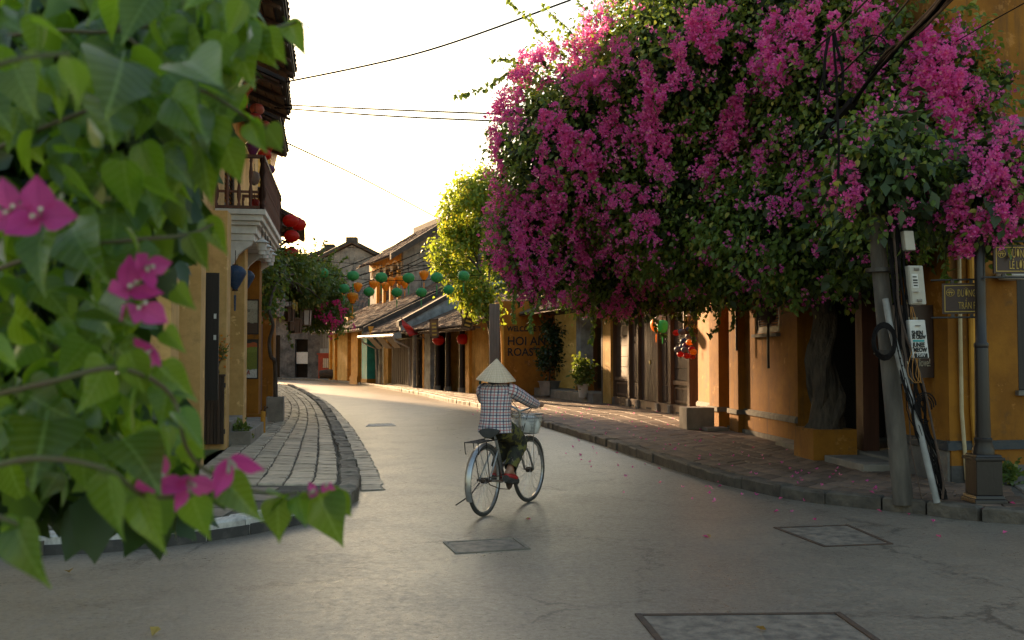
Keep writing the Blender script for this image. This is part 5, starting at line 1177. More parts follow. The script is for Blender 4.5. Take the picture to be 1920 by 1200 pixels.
keyed = [((538, 42), (575, 96), 1.35, CAM), ((556, 38), (589, 52), 1.35, UPF), ((492, 58), (536, 121), 1.3, CAM), ((468, 58), (511, 124), 1.3, CAM), ((432, 45), (468, 152), 1.25, CAM), ((452, 30), (508, 42), 1.25, UPF), ((400, 85), (428, 150), 1.25, CAM), ((252, 95), (272, 200), 1.2, CAM), ((330, 80), (338, 172), 1.2, CAM),
 ((302, 45), (352, 140), 1.15, CAM), ((345, 20), (382, 72), 1.2, UPF), ((240, 5), (268, 48), 1.2, UPF), ((232, 180), (238, 266), 1.1, UPF), ((288, 186), (362, 268), 1.1, UPF), ((362, 158), (452, 182), 1.15, UPF), ((388, 218), (446, 268), 1.15, UPF), ((468, 230), (500, 288), 1.2, CAM), ((498, 238), (536, 288), 1.2, CAM),
 ((375, 265), (396, 388), 1.12, CAM), ((420, 262), (450, 348), 1.15, CAM), ((455, 215), (505, 250), 1.2, UPF), ((345, 270), (318, 378), 1.1, CAM), ((268, 268), (312, 368), 1.05, CAM), ((232, 300), (242, 414), 1.0, CAM), ((355, 440), (392, 510), 1.15, CAM), ((385, 410), (428, 480), 1.2, CAM), ((398, 420), (395, 445), 1.2, CAM),
 ((520, 935), (521, 1022), 1.2, CAM), ((545, 928), (498, 962), 1.2, UPF), ((595, 922), (640, 1026), 1.22, CAM), ((622, 922), (660, 975), 1.22, CAM), ((560, 930), (572, 988), 1.2, CAM), ((500, 925), (555, 935), 1.18, UPF), ((420, 900), (480, 968), 1.12, CAM), ((395, 885), (440, 915), 1.1, UPF),
 ((265, 930), (305, 1042), 1.0, CAM), ((205, 890), (215, 1022), .95, CAM), ((360, 930), (386, 1018), 1.05, CAM), ((30, 985), (62, 1098), .9, CAM), ((5, 975), (80, 990), .9, UPF), ((20, 980), (8, 1010), .9, UPF), ((325, 740), (362, 742), 1.05, UPF), ((310, 620), (345, 660), 1.1, CAM), ((300, 690), (365, 750), 1.1, CAM), ((240, 660), (275, 745), 1.0, CAM),
 ((330, 770), (385, 840), 1.05, UPF), ((345, 830), (385, 870), 1.05, CAM), ((310, 800), (330, 860), 1.0, UPF), ((60, 40), (150, 70), .9, UPF), ((30, 130), (60, 215), .88, CAM), ((130, 110), (160, 200), .8, UPF), ((180, 130), (205, 180), 1.0, UPF), ((330, 540), (365, 580), 1.1, CAM)]
for a, b_, d_, f_ in keyed: put_leaf(a, b_, d_, tuple(Vector(f_) + Vector((rnd.gauss(0, .2), rnd.gauss(0, .15), rnd.gauss(0, .2)))))
OUT = [(0, -20), (470, -20), (500, 40), (470, 110), (460, 170), (425, 250), (405, 320), (365, 400), (355, 470), (310, 520), (295, 600), (290, 680), (330, 740), (350, 800), (385, 850), (385, 900), (400, 940), (340, 950), (290, 960), (215, 960), (150, 940), (100, 930), (60, 960), (0, 960)]
def inpoly(x, y, poly):
    ok = False; j = len(poly) - 1
    for i in range(len(poly)):
        if (poly[i][1] > y) != (poly[j][1] > y) and x < (poly[j][0] - poly[i][0]) * (y - poly[i][1]) / (poly[j][1] - poly[i][1]) + poly[i][0]: ok = not ok
        j = i
    return ok
cnt = 0
while cnt < 240:
    x, y = rnd.uniform(-60, 500), rnd.uniform(-60, 960); d_ = rnd.uniform(1.0, 1.45)
    L = rnd.uniform(.036, .058) * FPX / d_; a = rnd.gauss(math.pi / 2 - .15, .65); tx, ty = x + L * math.cos(a), y + L * math.sin(a)
    if not (inpoly(max(1, x), max(1, y), OUT) and inpoly(max(1, tx), max(1, ty), OUT)): continue
    put_leaf((x, y), (tx, ty), d_, None, None, rnd.gauss(0, .035)); cnt += 1
# leaves deeper in the bush, the shade there put into a darker leaf colour
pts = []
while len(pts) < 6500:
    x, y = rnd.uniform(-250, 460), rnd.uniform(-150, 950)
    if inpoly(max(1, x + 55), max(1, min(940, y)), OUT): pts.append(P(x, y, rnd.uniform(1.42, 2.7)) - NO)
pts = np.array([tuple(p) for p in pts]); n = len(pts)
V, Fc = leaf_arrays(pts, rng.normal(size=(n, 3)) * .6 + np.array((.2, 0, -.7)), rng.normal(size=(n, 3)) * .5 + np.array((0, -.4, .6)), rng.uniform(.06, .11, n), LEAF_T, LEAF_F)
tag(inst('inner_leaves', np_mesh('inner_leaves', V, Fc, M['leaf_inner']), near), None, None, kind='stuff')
pts = []
while len(pts) < 620:
    x, y = rnd.uniform(-60, 470), rnd.uniform(-60, 940)
    if inpoly(max(1, x + 25), max(1, min(940, y + 30)), OUT): pts.append(P(x, y, rnd.uniform(1.15, 1.55)) - NO)
pts = np.array([tuple(p) for p in pts]); n = len(pts)
V, Fc = leaf_arrays(pts, rng.normal(size=(n, 3)) * .55 + np.array((.2, 0, -.8)), rng.normal(size=(n, 3)) * .5 + np.array((0, -.5, .6)), rng.uniform(.034, .06, n), LEAF_T, LEAF_F)
me = np_mesh('small_leaves', V, Fc, M['leaf_mid']); me.polygons.foreach_set('use_smooth', [True] * len(me.polygons)); tag(inst('small_leaves', me, near), None, None, kind='stuff')
# stems
for pts in ([(-120, 100, 1.3), (60, 60, 1.2), (200, 60, 1.2), (350, 40, 1.22), (480, 55, 1.3), (555, 42, 1.35)], [(-120, 330, 1.2), (80, 240, 1.1), (220, 190, 1.1), (360, 165, 1.13), (470, 225, 1.2), (500, 240, 1.2)], [(-100, 540, 1.2), (100, 470, 1.1), (250, 450, 1.1), (350, 440, 1.15), (400, 420, 1.2)],
            [(-100, 760, 1.1), (80, 720, 1.0), (220, 690, 1.0), (320, 740, 1.05), (350, 840, 1.05), (400, 890, 1.1), (500, 925, 1.18), (610, 920, 1.22)], [(-100, 900, 1.0), (60, 860, .95), (200, 880, .95), (270, 930, 1.0), (360, 930, 1.05)], [(-80, 940, .9), (0, 970, .9), (40, 985, .9)], [(-120, 200, .8), (0, 120, .75), (130, 100, .8)], [(150, -60, 1.2), (230, 60, 1.2), (330, 120, 1.2), (420, 90, 1.25)]):
    q = [P(*p) for p in pts]; d = [catmull(q, i / 5) for i in range((len(q) - 1) * 5 + 1)]
    MB().tube([p for p in d], [.0035 - .002 * i / len(d) for i in range(len(d))], 6).build('stem', M['stem'], near, smooth=True)
# large papery bracts
def big_bract(c, w_):
    b = MB(); rows = [(0, .03), (.12, .20), (.3, .34), (.48, .38), (.66, .32), (.84, .17), (1.06, .008)]; nc = 6
    for i, (x, wd) in enumerate(rows):
        for j in range(-3, 4):
            f = j / 3; y = wd * w_ * f; b.v.append(Vector((x, y, .5 * abs(y) ** 1.2 + c * x * x + .03 * math.sin(7 * x + 3 * f))))
    for i in range(len(rows) - 1):
        for j in range(nc): b.f.append((i * 7 + j, (i + 1) * 7 + j, (i + 1) * 7 + j + 1, i * 7 + j + 1))
    me = b.mesh('bract', None, False); me.polygons.foreach_set('use_smooth', [True] * len(me.polygons)); me.materials.append(M['bract_big']); return me
GB = [big_bract(.35, 1.0), big_bract(.15, 1.1), big_bract(.5, .9)]
for (x, y, d_, s, n_) in ((20, 395, .95, .046, 3), (75, 405, .95, .052, 3), (240, 545, 1.05, .048, 3), (272, 500, 1.05, .036, 3), (262, 575, 1.05, .045, 2), (430, 860, 1.05, .05, 2), (290, 905, 1.02, .045, 3), (352, 900, 1.04, .042, 3), (285, 655, 1.05, .035, 3), (592, 925, 1.2, .02, 3), (615, 905, 1.2, .018, 2)):
    c = P(x, y, d_); ax = Vector((rnd.gauss(.2, .4), -.8, rnd.gauss(0, .4))).normalized(); u = ax.orthogonal().normalized()
    for k in range(n_):
        if k < 2: MB().tube([c, c + ax * s * .35 + u * s * (.1 - .2 * k)], [.0012, .0024], 6).build('floret', M['cream'], near)
        a = 2 * math.pi * k / 3 + rnd.uniform(-.3, .3); dirv = (Matrix.Rotation(a, 3, ax) @ u) * .95 + ax * .25; dirv.normalize(); nn = (ax - dirv * ax.dot(dirv)).normalized(); yy = nn.cross(dirv)
        o = inst('bract', rnd.choice(GB), near); o.matrix_local = Matrix.Translation(c - NO) @ Matrix((dirv, yy, nn)).transposed().to_4x4() @ Matrix.Diagonal((s * .72, s * .72, s * .72, 1))
# ================================================================== bicycle
RC = G(908, 968); HD = R(90 - 25.0)
bike = thing('bicycle', 'old city bicycle with chrome mudguards and wire basket ridden down the road', 'bicycle', RC, HD)
def bt(name, pts, r, mat, parent=None, n=8, smooth=True): return MB().tube(pts, r, n).build(name, M[mat], parent or bike, local=True, smooth=smooth)
WB, WR = 1.04, .335
def wheel(x, steer=0):
    c = Vector((x, 0, WR))
    rim = MB(); t_ = MB(); n = 48
    def ring(mb, Rm, r, m, sx=1.0):
        vs = []; fs = []
        for i in range(n):
            a = 2 * math.pi * i / n
            for j in range(m):
                b = 2 * math.pi * j / m; q = Rm + r * math.cos(b); vs.append((q * math.cos(a), r * sx * math.sin(b), q * math.sin(a)))
        for i in range(n):
            for j in range(m): fs.append((i * m + j, ((i + 1) % n) * m + j, ((i + 1) % n) * m + (j + 1) % m, i * m + (j + 1) % m))
        mb.add(vs, fs)
    ring(rim, WR - .036, .011, 6, 1.3); ring(t_, WR - .0185, .0185, 8)
    w_ = rim.build('wheel', M['steel'], bike, local=True, smooth=True); w_.location = c; w_.rotation_euler = (0, rnd.uniform(0, 1), steer)
    t_.build('tyre', M['rubber'], w_, local=True, smooth=True)
    sp = MB()
    for k in range(36):
        a = 2 * math.pi * k / 36; sd_ = 1 if k % 2 else -1; off = .5 * (1 if k % 4 < 2 else -1)
        sp.tube([(.022 * math.cos(a + off), .028 * sd_, .022 * math.sin(a + off)), ((WR - .043) * math.cos(a), .004 * sd_, (WR - .043) * math.sin(a))], .0013, 4, False)
    tag(sp.build('spokes', M['steel'], w_, local=True), None, None, kind='stuff')
    h = MB(); h.tube([(0, -.05, 0), (0, -.03, 0), (0, -.028, 0), (0, .028, 0), (0, .03, 0), (0, .05, 0)], [.008, .008, .028, .028, .008, .008], 12); h.build('hub', M['rust'], w_, local=True)
    return w_
wheel(0); wheel(WB, R(-4))
def mudguard(cx, a0, a1, nm):
    b = MB(); m = 5; n = 22; Rg = WR + .018
    for i in range(n + 1):
        a = a0 + (a1 - a0) * i / n
        for j in range(m):
            y = -.03 + .06 * j / (m - 1); rr = Rg - .012 * (abs(y) / .03) ** 2; b.v.append(Vector((cx + rr * math.cos(a), y, WR + rr * math.sin(a))))
    b.f = [(i * m + j, (i + 1) * m + j, (i + 1) * m + j + 1, i * m + j + 1) for i in range(n) for j in range(m - 1)]
    o = b.build(nm, M['steel'], bike, local=True, smooth=True, fix=False); s = o.modifiers.new('s', 'SOLIDIFY'); s.thickness = .002
    return o
mg = mudguard(0, R(40), R(208), 'rear_mudguard'); mudguard(WB, R(20), R(150), 'front_mudguard')
for sd_ in (-1, 1):
    bt('stay', [(0, .05 * sd_, WR), (-.17, .033 * sd_, WR + .3)], .003, 'steel', mg, 5); bt('stay', [(0, .05 * sd_, WR), (-.30, .033 * sd_, WR - .06)], .003, 'steel', mg, 5)
BBp = (.44, 0, .29); ST = (.25, 0, .70); HT0, HT1 = (.86, 0, .62), (.81, 0, .80)
fr_ = bt('frame', [ST, BBp], .016, 'steel'); bt('down_tube', [BBp, (.62, 0, .40), HT0], .017, 'steel', fr_); bt('second_tube', [(.37, 0, .43), (.6, 0, .52), (.845, 0, .68)], .014, 'steel', fr_)
bt('head_tube', [HT0, HT1], .021, 'steel', fr_)
for sd_ in (-1, 1):
    bt('chain_stay', [(0, .055 * sd_, WR), (.3, .05 * sd_, .30), BBp], .010, 'steel', fr_); bt('seat_stay', [(0, .055 * sd_, WR), (.22, .035 * sd_, .60)], .009, 'steel', fr_)
    bt('fork_blade', [(WB, .05 * sd_, WR), (.93, .048 * sd_, .52), (.865, .03 * sd_, .60)], .011, 'steel', fr_)
bt('seat_post', [(.25, 0, .68), (.225, 0, .77)], .013, 'steel', fr_)
# saddle
b = MB(); n = 14; rows = [(-.14, .085, .0), (-.13, .105, .015), (-.06, .11, .022), (.0, .08, .02), (.06, .04, .015), (.12, .025, .005), (.14, .015, -.005)]
for x, w_, z in rows:
    for k in range(n):
        a = 2 * math.pi * k / n; b.v.append(Vector((.22 + x, w_ * math.cos(a), .775 + z + (.032 if math.sin(a) > 0 else .045) * math.sin(a))))
b.f = [(i * n + k, i * n + (k + 1) % n, (i + 1) * n + (k + 1) % n, (i + 1) * n + k) for i in range(len(rows) - 1) for k in range(n)] + [tuple(range(n)), tuple(range((len(rows) - 1) * n, len(rows) * n))]
b.build('saddle', M['rubber'], bike, local=True, smooth=True)
# rack
rk = MB()
for y in (-.07, .07): rk.tube([(-.27, y, .71), (.15, y, .715)], .006, 6)
for x in (-.27, -.16, -.05, .06): rk.tube([(x, -.07, .712), (x, .07, .712)], .005, 6)
rack = rk.build('rack', M['iron'], bike, local=True)
for y in (-.07, .07): bt('rack_leg', [(-.27, y, .71), (-.255, y, .62), (-.25, y * .9, .60)], .005, 'iron', rack, 5); bt('rack_leg', [(-.1, y, .71), (0, y * .8, WR)], .005, 'iron', rack, 5)
# handlebar, grips, bell, brake
bars = bt('handlebar', [(.70, -.26, 1.02), (.76, -.245, 1.03), (.84, -.17, 1.03), (.86, -.08, .98), (.82, 0, .95), (.86, .08, .98), (.84, .17, 1.03), (.76, .245, 1.03), (.70, .26, 1.02)], .011, 'steel')
bt('stem', [HT1, (.80, 0, .96)], .013, 'steel', bars)
for s in (-1, 1): bt('grip', [(.66, .262 * s, 1.015), (.775, .243 * s, 1.033)], .016, 'rubber', bars); bt('brake_lever', [(.79, .23 * s, 1.0), (.72, .27 * s, .985)], .005, 'steel', bars, 5)
bt('brake_cable', [(.79, .22, 1.02), (.93, .16, 1.06), (.95, .03, .9), (.86, 0, .7)], .0035, 'cable', bars, 5); bt('brake_cable', [(.79, -.22, 1.02), (.92, -.16, 1.07), (.94, -.03, .92), (.86, 0, .7)], .0035, 'cable', bars, 5)
# wire basket
bk = MB(); x0, x1, yw, z0, z1 = .90, 1.12, .125, .71, .91
def loop(z, g): p = [(x0 + g, -yw + g, z), (x1 - g, -yw + g, z), (x1 - g, yw - g, z), (x0 + g, yw - g, z), (x0 + g, -yw + g, z)]; return p
bk.tube(loop(z1, 0), .005, 6); bk.tube(loop(z1 - .03, .004), .003, 5)
for k in range(1, 6): bk.tube(loop(z0 + (z1 - z0) * k / 6, .035 * (1 - k / 6)), .0022, 4)
for k in range(11):
    f = k / 10
    for s in (-1, 1): bk.tube([(x0 + (x1 - x0) * f, s * yw, z1), (x0 + .035 + (x1 - x0 - .07) * f, s * (yw - .035), z0)], .0022, 4)
    for x, xx in ((x0, x0 + .035), (x1, x1 - .035)): bk.tube([(x, -yw + 2 * yw * f, z1), (xx, -yw + .035 + 2 * (yw - .035) * f, z0)], .0022, 4)
    bk.tube([(x0 + .035, -yw + .035 + 2 * (yw - .035) * f, z0), (x1 - .035, -yw + .035 + 2 * (yw - .035) * f, z0)], .0022, 4)
basket = bk.build('basket', M['steel'], bike, local=True)
bt('basket_stay', [(1.02, .06, .70), (WB, .055, WR)], .004, 'steel', basket, 5); bt('basket_stay', [(1.02, -.06, .70), (WB, -.055, WR)], .004, 'steel', basket, 5)
# drive train
cr = MB(); cr.tube([(.44, -.055, .29), (.44, -.06, .29)], [.085, .085], 28); crank = cr.build('chainring', M['rust'], bike, local=True)
bt('crank_arm', [(.44, -.07, .29), (.30, -.085, .30)], .009, 'steel', crank, 6); bt('crank_arm', [(.44, .07, .29), (.58, .085, .28)], .009, 'steel', crank, 6)
for x, y, z in ((.30, -.13, .30), (.58, .13, .28)): MB().box(x - .045, x + .045, y - .04, y + .04, z - .012, z + .012).build('pedal', M['rubber'], crank, local=True)
bt('chain', [(.44, -.058, .375), (.2, -.058, .36), (.0, -.058, .37), (-.035, -.058, .335), (0, -.058, .30), (.2, -.058, .24), (.44, -.058, .205)], .005, 'rust', None, 5)
bt('kickstand', [(0.02, .06, .31), (-.10, .10, .20), (-.27, .16, .13)], .007, 'iron', None, 6)
b_ = bt('rear_axle', [(0, -.075, WR), (0, .075, WR)], .012, 'rust')
# parcel in the basket
pc = MB().lathe([(.02, -.09), (.10, -.085), (.125, -.03), (.13, .02), (.11, .07), (.05, .10), (.01, .105)], (0, 0, 0), 14, .06).build('white_bag', M['paper'], None, smooth=True)
pc.location = Matrix.Translation(RC) @ Matrix.Rotation(HD, 4, 'Z') @ Vector((1.02, 0, .80)); pc.rotation_euler = (.1, .15, HD); tag(pc, 'white bag lying in the wire basket of the bicycle', 'bag')

# ================================================================== rider
per = thing('person', 'rider in conical straw hat, plaid shirt and camouflage trousers pedalling a bicycle', 'person', RC, HD)
def plaid():
    m, t, b, o = nodes('plaid_cotton'); tc = N(t, 'ShaderNodeTexCoord'); sx = N(t, 'ShaderNodeSeparateXYZ'); t.links.new(tc.outputs['UV'], sx.inputs[0])
    def stripe(out, period, pos, wd):
        d = N(t, 'ShaderNodeMath', operation='DIVIDE'); d.inputs[1].default_value = period; t.links.new(out, d.inputs[0])
        a = N(t, 'ShaderNodeMath', operation='ADD'); a.inputs[1].default_value = -pos + 100.5; t.links.new(d.outputs[0], a.inputs[0])
        f = N(t, 'ShaderNodeMath', operation='FRACT'); t.links.new(a.outputs[0], f.inputs[0])
        s = N(t, 'ShaderNodeMath', operation='SUBTRACT'); s.inputs[1].default_value = .5; t.links.new(f.outputs[0], s.inputs[0])
        ab = N(t, 'ShaderNodeMath', operation='ABSOLUTE'); t.links.new(s.outputs[0], ab.inputs[0]); return ramp(t, ab.outputs[0], wd, wd + .02, 1, 0)
    c = (.66, .62, .60)
    for ax in ('X', 'Y'):
        for pos, wd, col, al in ((.0, .10, (.025, .03, .085), .76), (.5, .085, (.40, .055, .055), .62), (.25, .022, (.05, .06, .12), .3)):
            f = stripe(sx.outputs[ax], .056, pos, wd); k = N(t, 'ShaderNodeMath', operation='MULTIPLY'); k.inputs[1].default_value = al; t.links.new(f, k.inputs[0]); c = mixc(t, k.outputs[0], c, col)
    t.links.new(c, b.inputs['Base Color']); b.inputs['Roughness'].default_value = .9
    bump_t(t, b, noise_t(t, coords(t), 18, 3), .5, .02); return m
def camo():
    m, t, b, o = nodes('camouflage_cotton'); v = coords(t); c = (.035, .035, .022)
    c = mixc(t, ramp(t, noise_t(t, v, 11, 3), .52, .55), c, (.13, .12, .028)); vb = coords(t, (1.3, 1.1, .9))
    c = mixc(t, ramp(t, noise_t(t, vb, 15, 2), .57, .60), c, (.02, .018, .015)); c = mixc(t, ramp(t, noise_t(t, vb, 13, 3, .5, 1), .64, .67), c, (.30, .22, .20))
    t.links.new(c, b.inputs['Base Color']); b.inputs['Roughness'].default_value = .9; bump_t(t, b, noise_t(t, v, 16, 3), .6, .02); return m
M['plaid'] = plaid(); M['camo'] = camo(); M['skin'] = pm('skin', (.36, .19, .12), (.30, .15, .095), 20, .5, .05, 80); M['hair'] = pm('black_hair', (.012, .010, .009), None, 30, .4, .3, 90, stretch=(8, 8, 1))
M['slipper'] = pm('red_slipper', (.42, .02, .02), (.3, .015, .015), 12, .5, .1, 50); M['ribbon'] = pm('green_ribbon', (.02, .09, .06), None, 9, .6, 0)
def straw():
    m, t, b, o = nodes('palm_leaf_hat'); tc = N(t, 'ShaderNodeTexCoord'); sx = N(t, 'ShaderNodeSeparateXYZ'); t.links.new(tc.outputs['Object'], sx.inputs[0])
    mu = N(t, 'ShaderNodeMath', operation='MULTIPLY'); mu.inputs[1].default_value = 420; t.links.new(sx.outputs['Z'], mu.inputs[0]); si = N(t, 'ShaderNodeMath', operation='SINE'); t.links.new(mu.outputs[0], si.inputs[0])
    at = N(t, 'ShaderNodeMath', operation='ARCTAN2'); t.links.new(sx.outputs['X'], at.inputs[0]); t.links.new(sx.outputs['Y'], at.inputs[1])
    w_ = N(t, 'ShaderNodeTexNoise'); w_.noise_dimensions = '1D'; w_.inputs['Scale'].default_value = 14; t.links.new(at.outputs[0], w_.inputs['W'])
    c = mixc(t, ramp(t, w_.outputs[0], .35, .65), (.78, .62, .44), (.62, .46, .30)); c = mixc(t, ramp(t, si.outputs[0], .3, 1, 0, .35), c, (.36, .25, .12))
    c = mixc(t, ramp(t, noise_t(t, coords(t), 9, 5), .5, .75, 0, .4), c, (.42, .32, .18))
    t.links.new(c, b.inputs['Base Color']); b.inputs['Roughness'].default_value = .6; bump_t(t, b, si.outputs[0], .4, .004); return m
M['straw'] = straw()
def loft(name, rings, mat, parent, n=20, caps=(True, True), wrinkle=0.0, u0=0.0):
    """rings: (centre, axis_a, axis_b) -> smooth sleeve with UVs in metres"""
    b = MB(); uv = []; v = 0; prev = None
    for c, a, q in rings:
        c, a, q = Vector(c), Vector(a), Vector(q)
        if prev is not None: v += (c - prev).length
        prev = c; per_ = 2 * math.pi * math.sqrt((a.length_squared + q.length_squared) / 2)
        for k in range(n):
            th = 2 * math.pi * k / n; w_ = 1 + wrinkle * noise.noise(Vector((k * .55, v * 26, c.x * 9 + u0)))
            b.v.append(c + (a * math.cos(th) + q * math.sin(th)) * w_)
        uv.append((per_, v))
    m = len(rings)
    for i in range(m - 1):
        for k in range(n): b.f.append((i * n + k, i * n + (k + 1) % n, (i + 1) * n + (k + 1) % n, (i + 1) * n + k))
    if caps[0]: b.f.append(tuple(range(n))[::-1])
    if caps[1]: b.f.append(tuple(range((m - 1) * n, m * n)))
    me = b.mesh(name, None, False); ul = me.uv_layers.new(name='UVMap'); pm_ = sum(x[0] for x in uv) / len(uv)
    for p in me.polygons:
        ks = [me.loops[l].vertex_index % n for l in p.loop_indices]; wrap = (max(ks) - min(ks)) > n / 2
        for l in p.loop_indices:
            vi = me.loops[l].vertex_index; k = vi % n; k = n if (wrap and k == 0) else k; ul.data[l].uv = (k / n * pm_ + u0, uv[vi // n][1])
    me.polygons.foreach_set('use_smooth', [True] * len(me.polygons)); me.materials.append(mat)
    o = bpy.data.objects.new(name, me); COL.objects.link(o); o.parent = parent; return o
def limb_rings(pts, rad, per_seg=5):
    pts = [Vector(p) for p in pts]; out = []; d = [catmull(pts, i / per_seg) for i in range((len(pts) - 1) * per_seg + 1)]; up = None
    for i, p in enumerate(d):
        t = (d[min(i + 1, len(d) - 1)] - d[max(i - 1, 0)]).normalized(); f = i / per_seg; k = min(int(f), len(rad) - 2); r = rad[k] + (rad[k + 1] - rad[k]) * (f - k)
        if up is None: up = t.orthogonal().normalized()
        up = (up - t * up.dot(t)).normalized(); out.append((p, up * r, t.cross(up) * r))
    return out
X, Y_ = Vector((1, 0, 0)), Vector((0, 1, 0))
# body: one skinned skeleton (pelvis, spine, neck, head, arms with fists, legs with feet)
def skin_body():
    V, E, Rr = [], [], []
    def v(p, r): V.append(p); Rr.append(r); return len(V) - 1
    pel = v((.24, 0, .86), (.10, .12)); sp = v((.25, 0, 1.02), (.085, .115)); ch = v((.265, 0, 1.17), (.085, .12)); nk = v((.28, 0, 1.265), (.042, .042)); hb = v((.295, 0, 1.295), (.060, .066)); ht = v((.285, 0, 1.345), (.062, .066))
    E += [(pel, sp), (sp, ch), (ch, nk), (nk, hb), (hb, ht)]
    nose = v((.375, 0, 1.31), (.014, .012)); E.append((hb, nose))
    for s in (-1, 1):
        sh = v((.27, .135 * s, 1.19), (.052, .052)); el = v((.46, .235 * s, 1.085), (.037, .037)); wr = v((.635, .252 * s, 1.035), (.026, .026)); E += [(ch, sh), (sh, el), (el, wr)]
        pm_ = v((.690, .256 * s, 1.035), (.030, .022)); E.append((wr, pm_))
        for k in range(4):       # fingers closing round the grip
            x = .672 + k * .021; l = (.92, 1.0, .98, .82)[3 - k]
            a = v((x + .006, (.256 + .030) * s, 1.046), (.0085, .0085)); b2 = v((x + .006, (.256 + .036 * l) * s, 1.022), (.0082, .0082)); c2 = v((x + .003, (.256 + .016) * s, 1.000), (.0075, .0075)); E += [(pm_, a), (a, b2), (b2, c2)]
        th = v((.702, .238 * s, 1.030), (.010, .010)); t2 = v((.722, .232 * s, 1.012), (.0085, .0085)); E += [(wr, th), (th, t2)]
        if s < 0: kn, an, he, to = (.585, -.10, .645), (.30, -.115, .405), (.245, -.115, .375), (.43, -.125, .325)
        else: kn, an, he, to = (.68, .10, .68), (.50, .115, .385), (.44, .115, .35), (.63, .125, .31)
        hp = v((.27, .075 * s, .84), (.085, .08)); k2 = v(kn, (.052, .052)); a2 = v(an, (.030, .030)); h2_ = v(he, (.028, .026)); t3 = v(to, (.018, .030)); E += [(pel, hp), (hp, k2), (k2, a2), (a2, h2_), (a2, t3)]
    me = bpy.data.meshes.new('body'); me.from_pydata(V, E, []); me.materials.append(M['skin']); o = bpy.data.objects.new('body', me); COL.objects.link(o); o.parent = per
    o.modifiers.new('skin', 'SKIN'); sv = me.skin_vertices[0].data
    for i, r in enumerate(Rr): sv[i].radius = r
    sv[0].use_root = True; s_ = o.modifiers.new('sub', 'SUBSURF'); s_.levels = 2; s_.render_levels = 2; o.modifiers['skin'].use_smooth_shade = True
    return o
body = skin_body()
# hair under the hat, with a low knot
MB().lathe([(.01, .115), (.06, .105), (.094, .06), (.102, .0), (.097, -.05), (.07, -.085), (.01, -.09)], (.272, 0, 1.305), 18, sq=(.95, .9)).build('hair', M['hair'], per, local=True, smooth=True)
MB().lathe([(.01, .05), (.035, .03), (.04, 0), (.03, -.03), (.01, -.04)], (.185, 0, 1.275), 12).build('hair_knot', M['hair'], per, local=True, smooth=True)
# shirt
S = [((.235, 0, .775), X * .135, Y_ * .178), ((.235, 0, .82), X * .132, Y_ * .172), ((.24, 0, .89), X * .122, Y_ * .160), ((.245, 0, .97), X * .116, Y_ * .154), ((.25, 0, 1.05), X * .116, Y_ * .158), ((.258, 0, 1.12), X * .118, Y_ * .166), ((.262, 0, 1.18), X * .112, Y_ * .172), ((.267, 0, 1.215), X * .100, Y_ * .158), ((.272, 0, 1.24), X * .085, Y_ * .118), ((.277, 0, 1.256), X * .066, Y_ * .074), ((.28, 0, 1.285), X * .060, Y_ * .062)]
shirt = loft('shirt', S, M['plaid'], per, 36, (False, False), .035)
for s in (-1, 1):
    loft('sleeve', limb_rings([(.262, .125 * s, 1.18), (.30, .165 * s, 1.165), (.46, .237 * s, 1.082), (.56, .25 * s, 1.05), (.64, .252 * s, 1.033)], [.072, .070, .058, .050, .046]), M['plaid'], shirt, 18, (True, False), .05, 3.0 + s)
# collar
loft('collar', [((.278, 0, 1.262), X * .068, Y_ * .074), ((.278, 0, 1.285), X * .075, Y_ * .080), ((.276, 0, 1.27), X * .084, Y_ * .09)], M['plaid'], shirt, 24, (False, False))
# trousers
tr = loft('trousers', [((.235, 0, .775), X * .12, Y_ * .16), ((.235, 0, .83), X * .122, Y_ * .162), ((.24, 0, .88), X * .112, Y_ * .15)], M['camo'], per, 24)
loft('trouser_leg', limb_rings([(.25, -.08, .815), (.44, -.095, .735), (.575, -.10, .645), (.47, -.108, .555), (.335, -.115, .425)], [.105, .092, .082, .076, .062]), M['camo'], tr, 18, (True, False), .07, 1)
loft('trouser_leg', limb_rings([(.25, .08, .815), (.48, .095, .765), (.68, .10, .685), (.61, .108, .56), (.52, .115, .41)], [.105, .092, .080, .074, .062]), M['camo'], tr, 18, (True, False), .07, 2)
# red slippers
for s, he, to in ((-1, (.235, -.117, .365), (.445, -.127, .318)), (1, (.43, .117, .335), (.645, .127, .302))):
    he, to = Vector(he), Vector(to); d = (to - he).normalized(); up = Vector((0, 1, 0)).cross(d) * -1; up = up if up.z > 0 else -up; L = (to - he).length
    rr = [(0, .012, .012), (.06, .030, .026), (.3, .036, .030), (.55, .040, .032), (.8, .042, .028), (.95, .030, .020), (1.02, .010, .008)]
    loft('slipper', [(he + d * L * f, Vector((0, 1, 0)) * w_, up * h) for f, w_, h in rr], M['slipper'], per, 16)
    MB().tube([he - up * .03 - d * .005, to - up * .03 + d * .01], [.034, .036], 10).build('sole', M['rubber'], per, local=True)
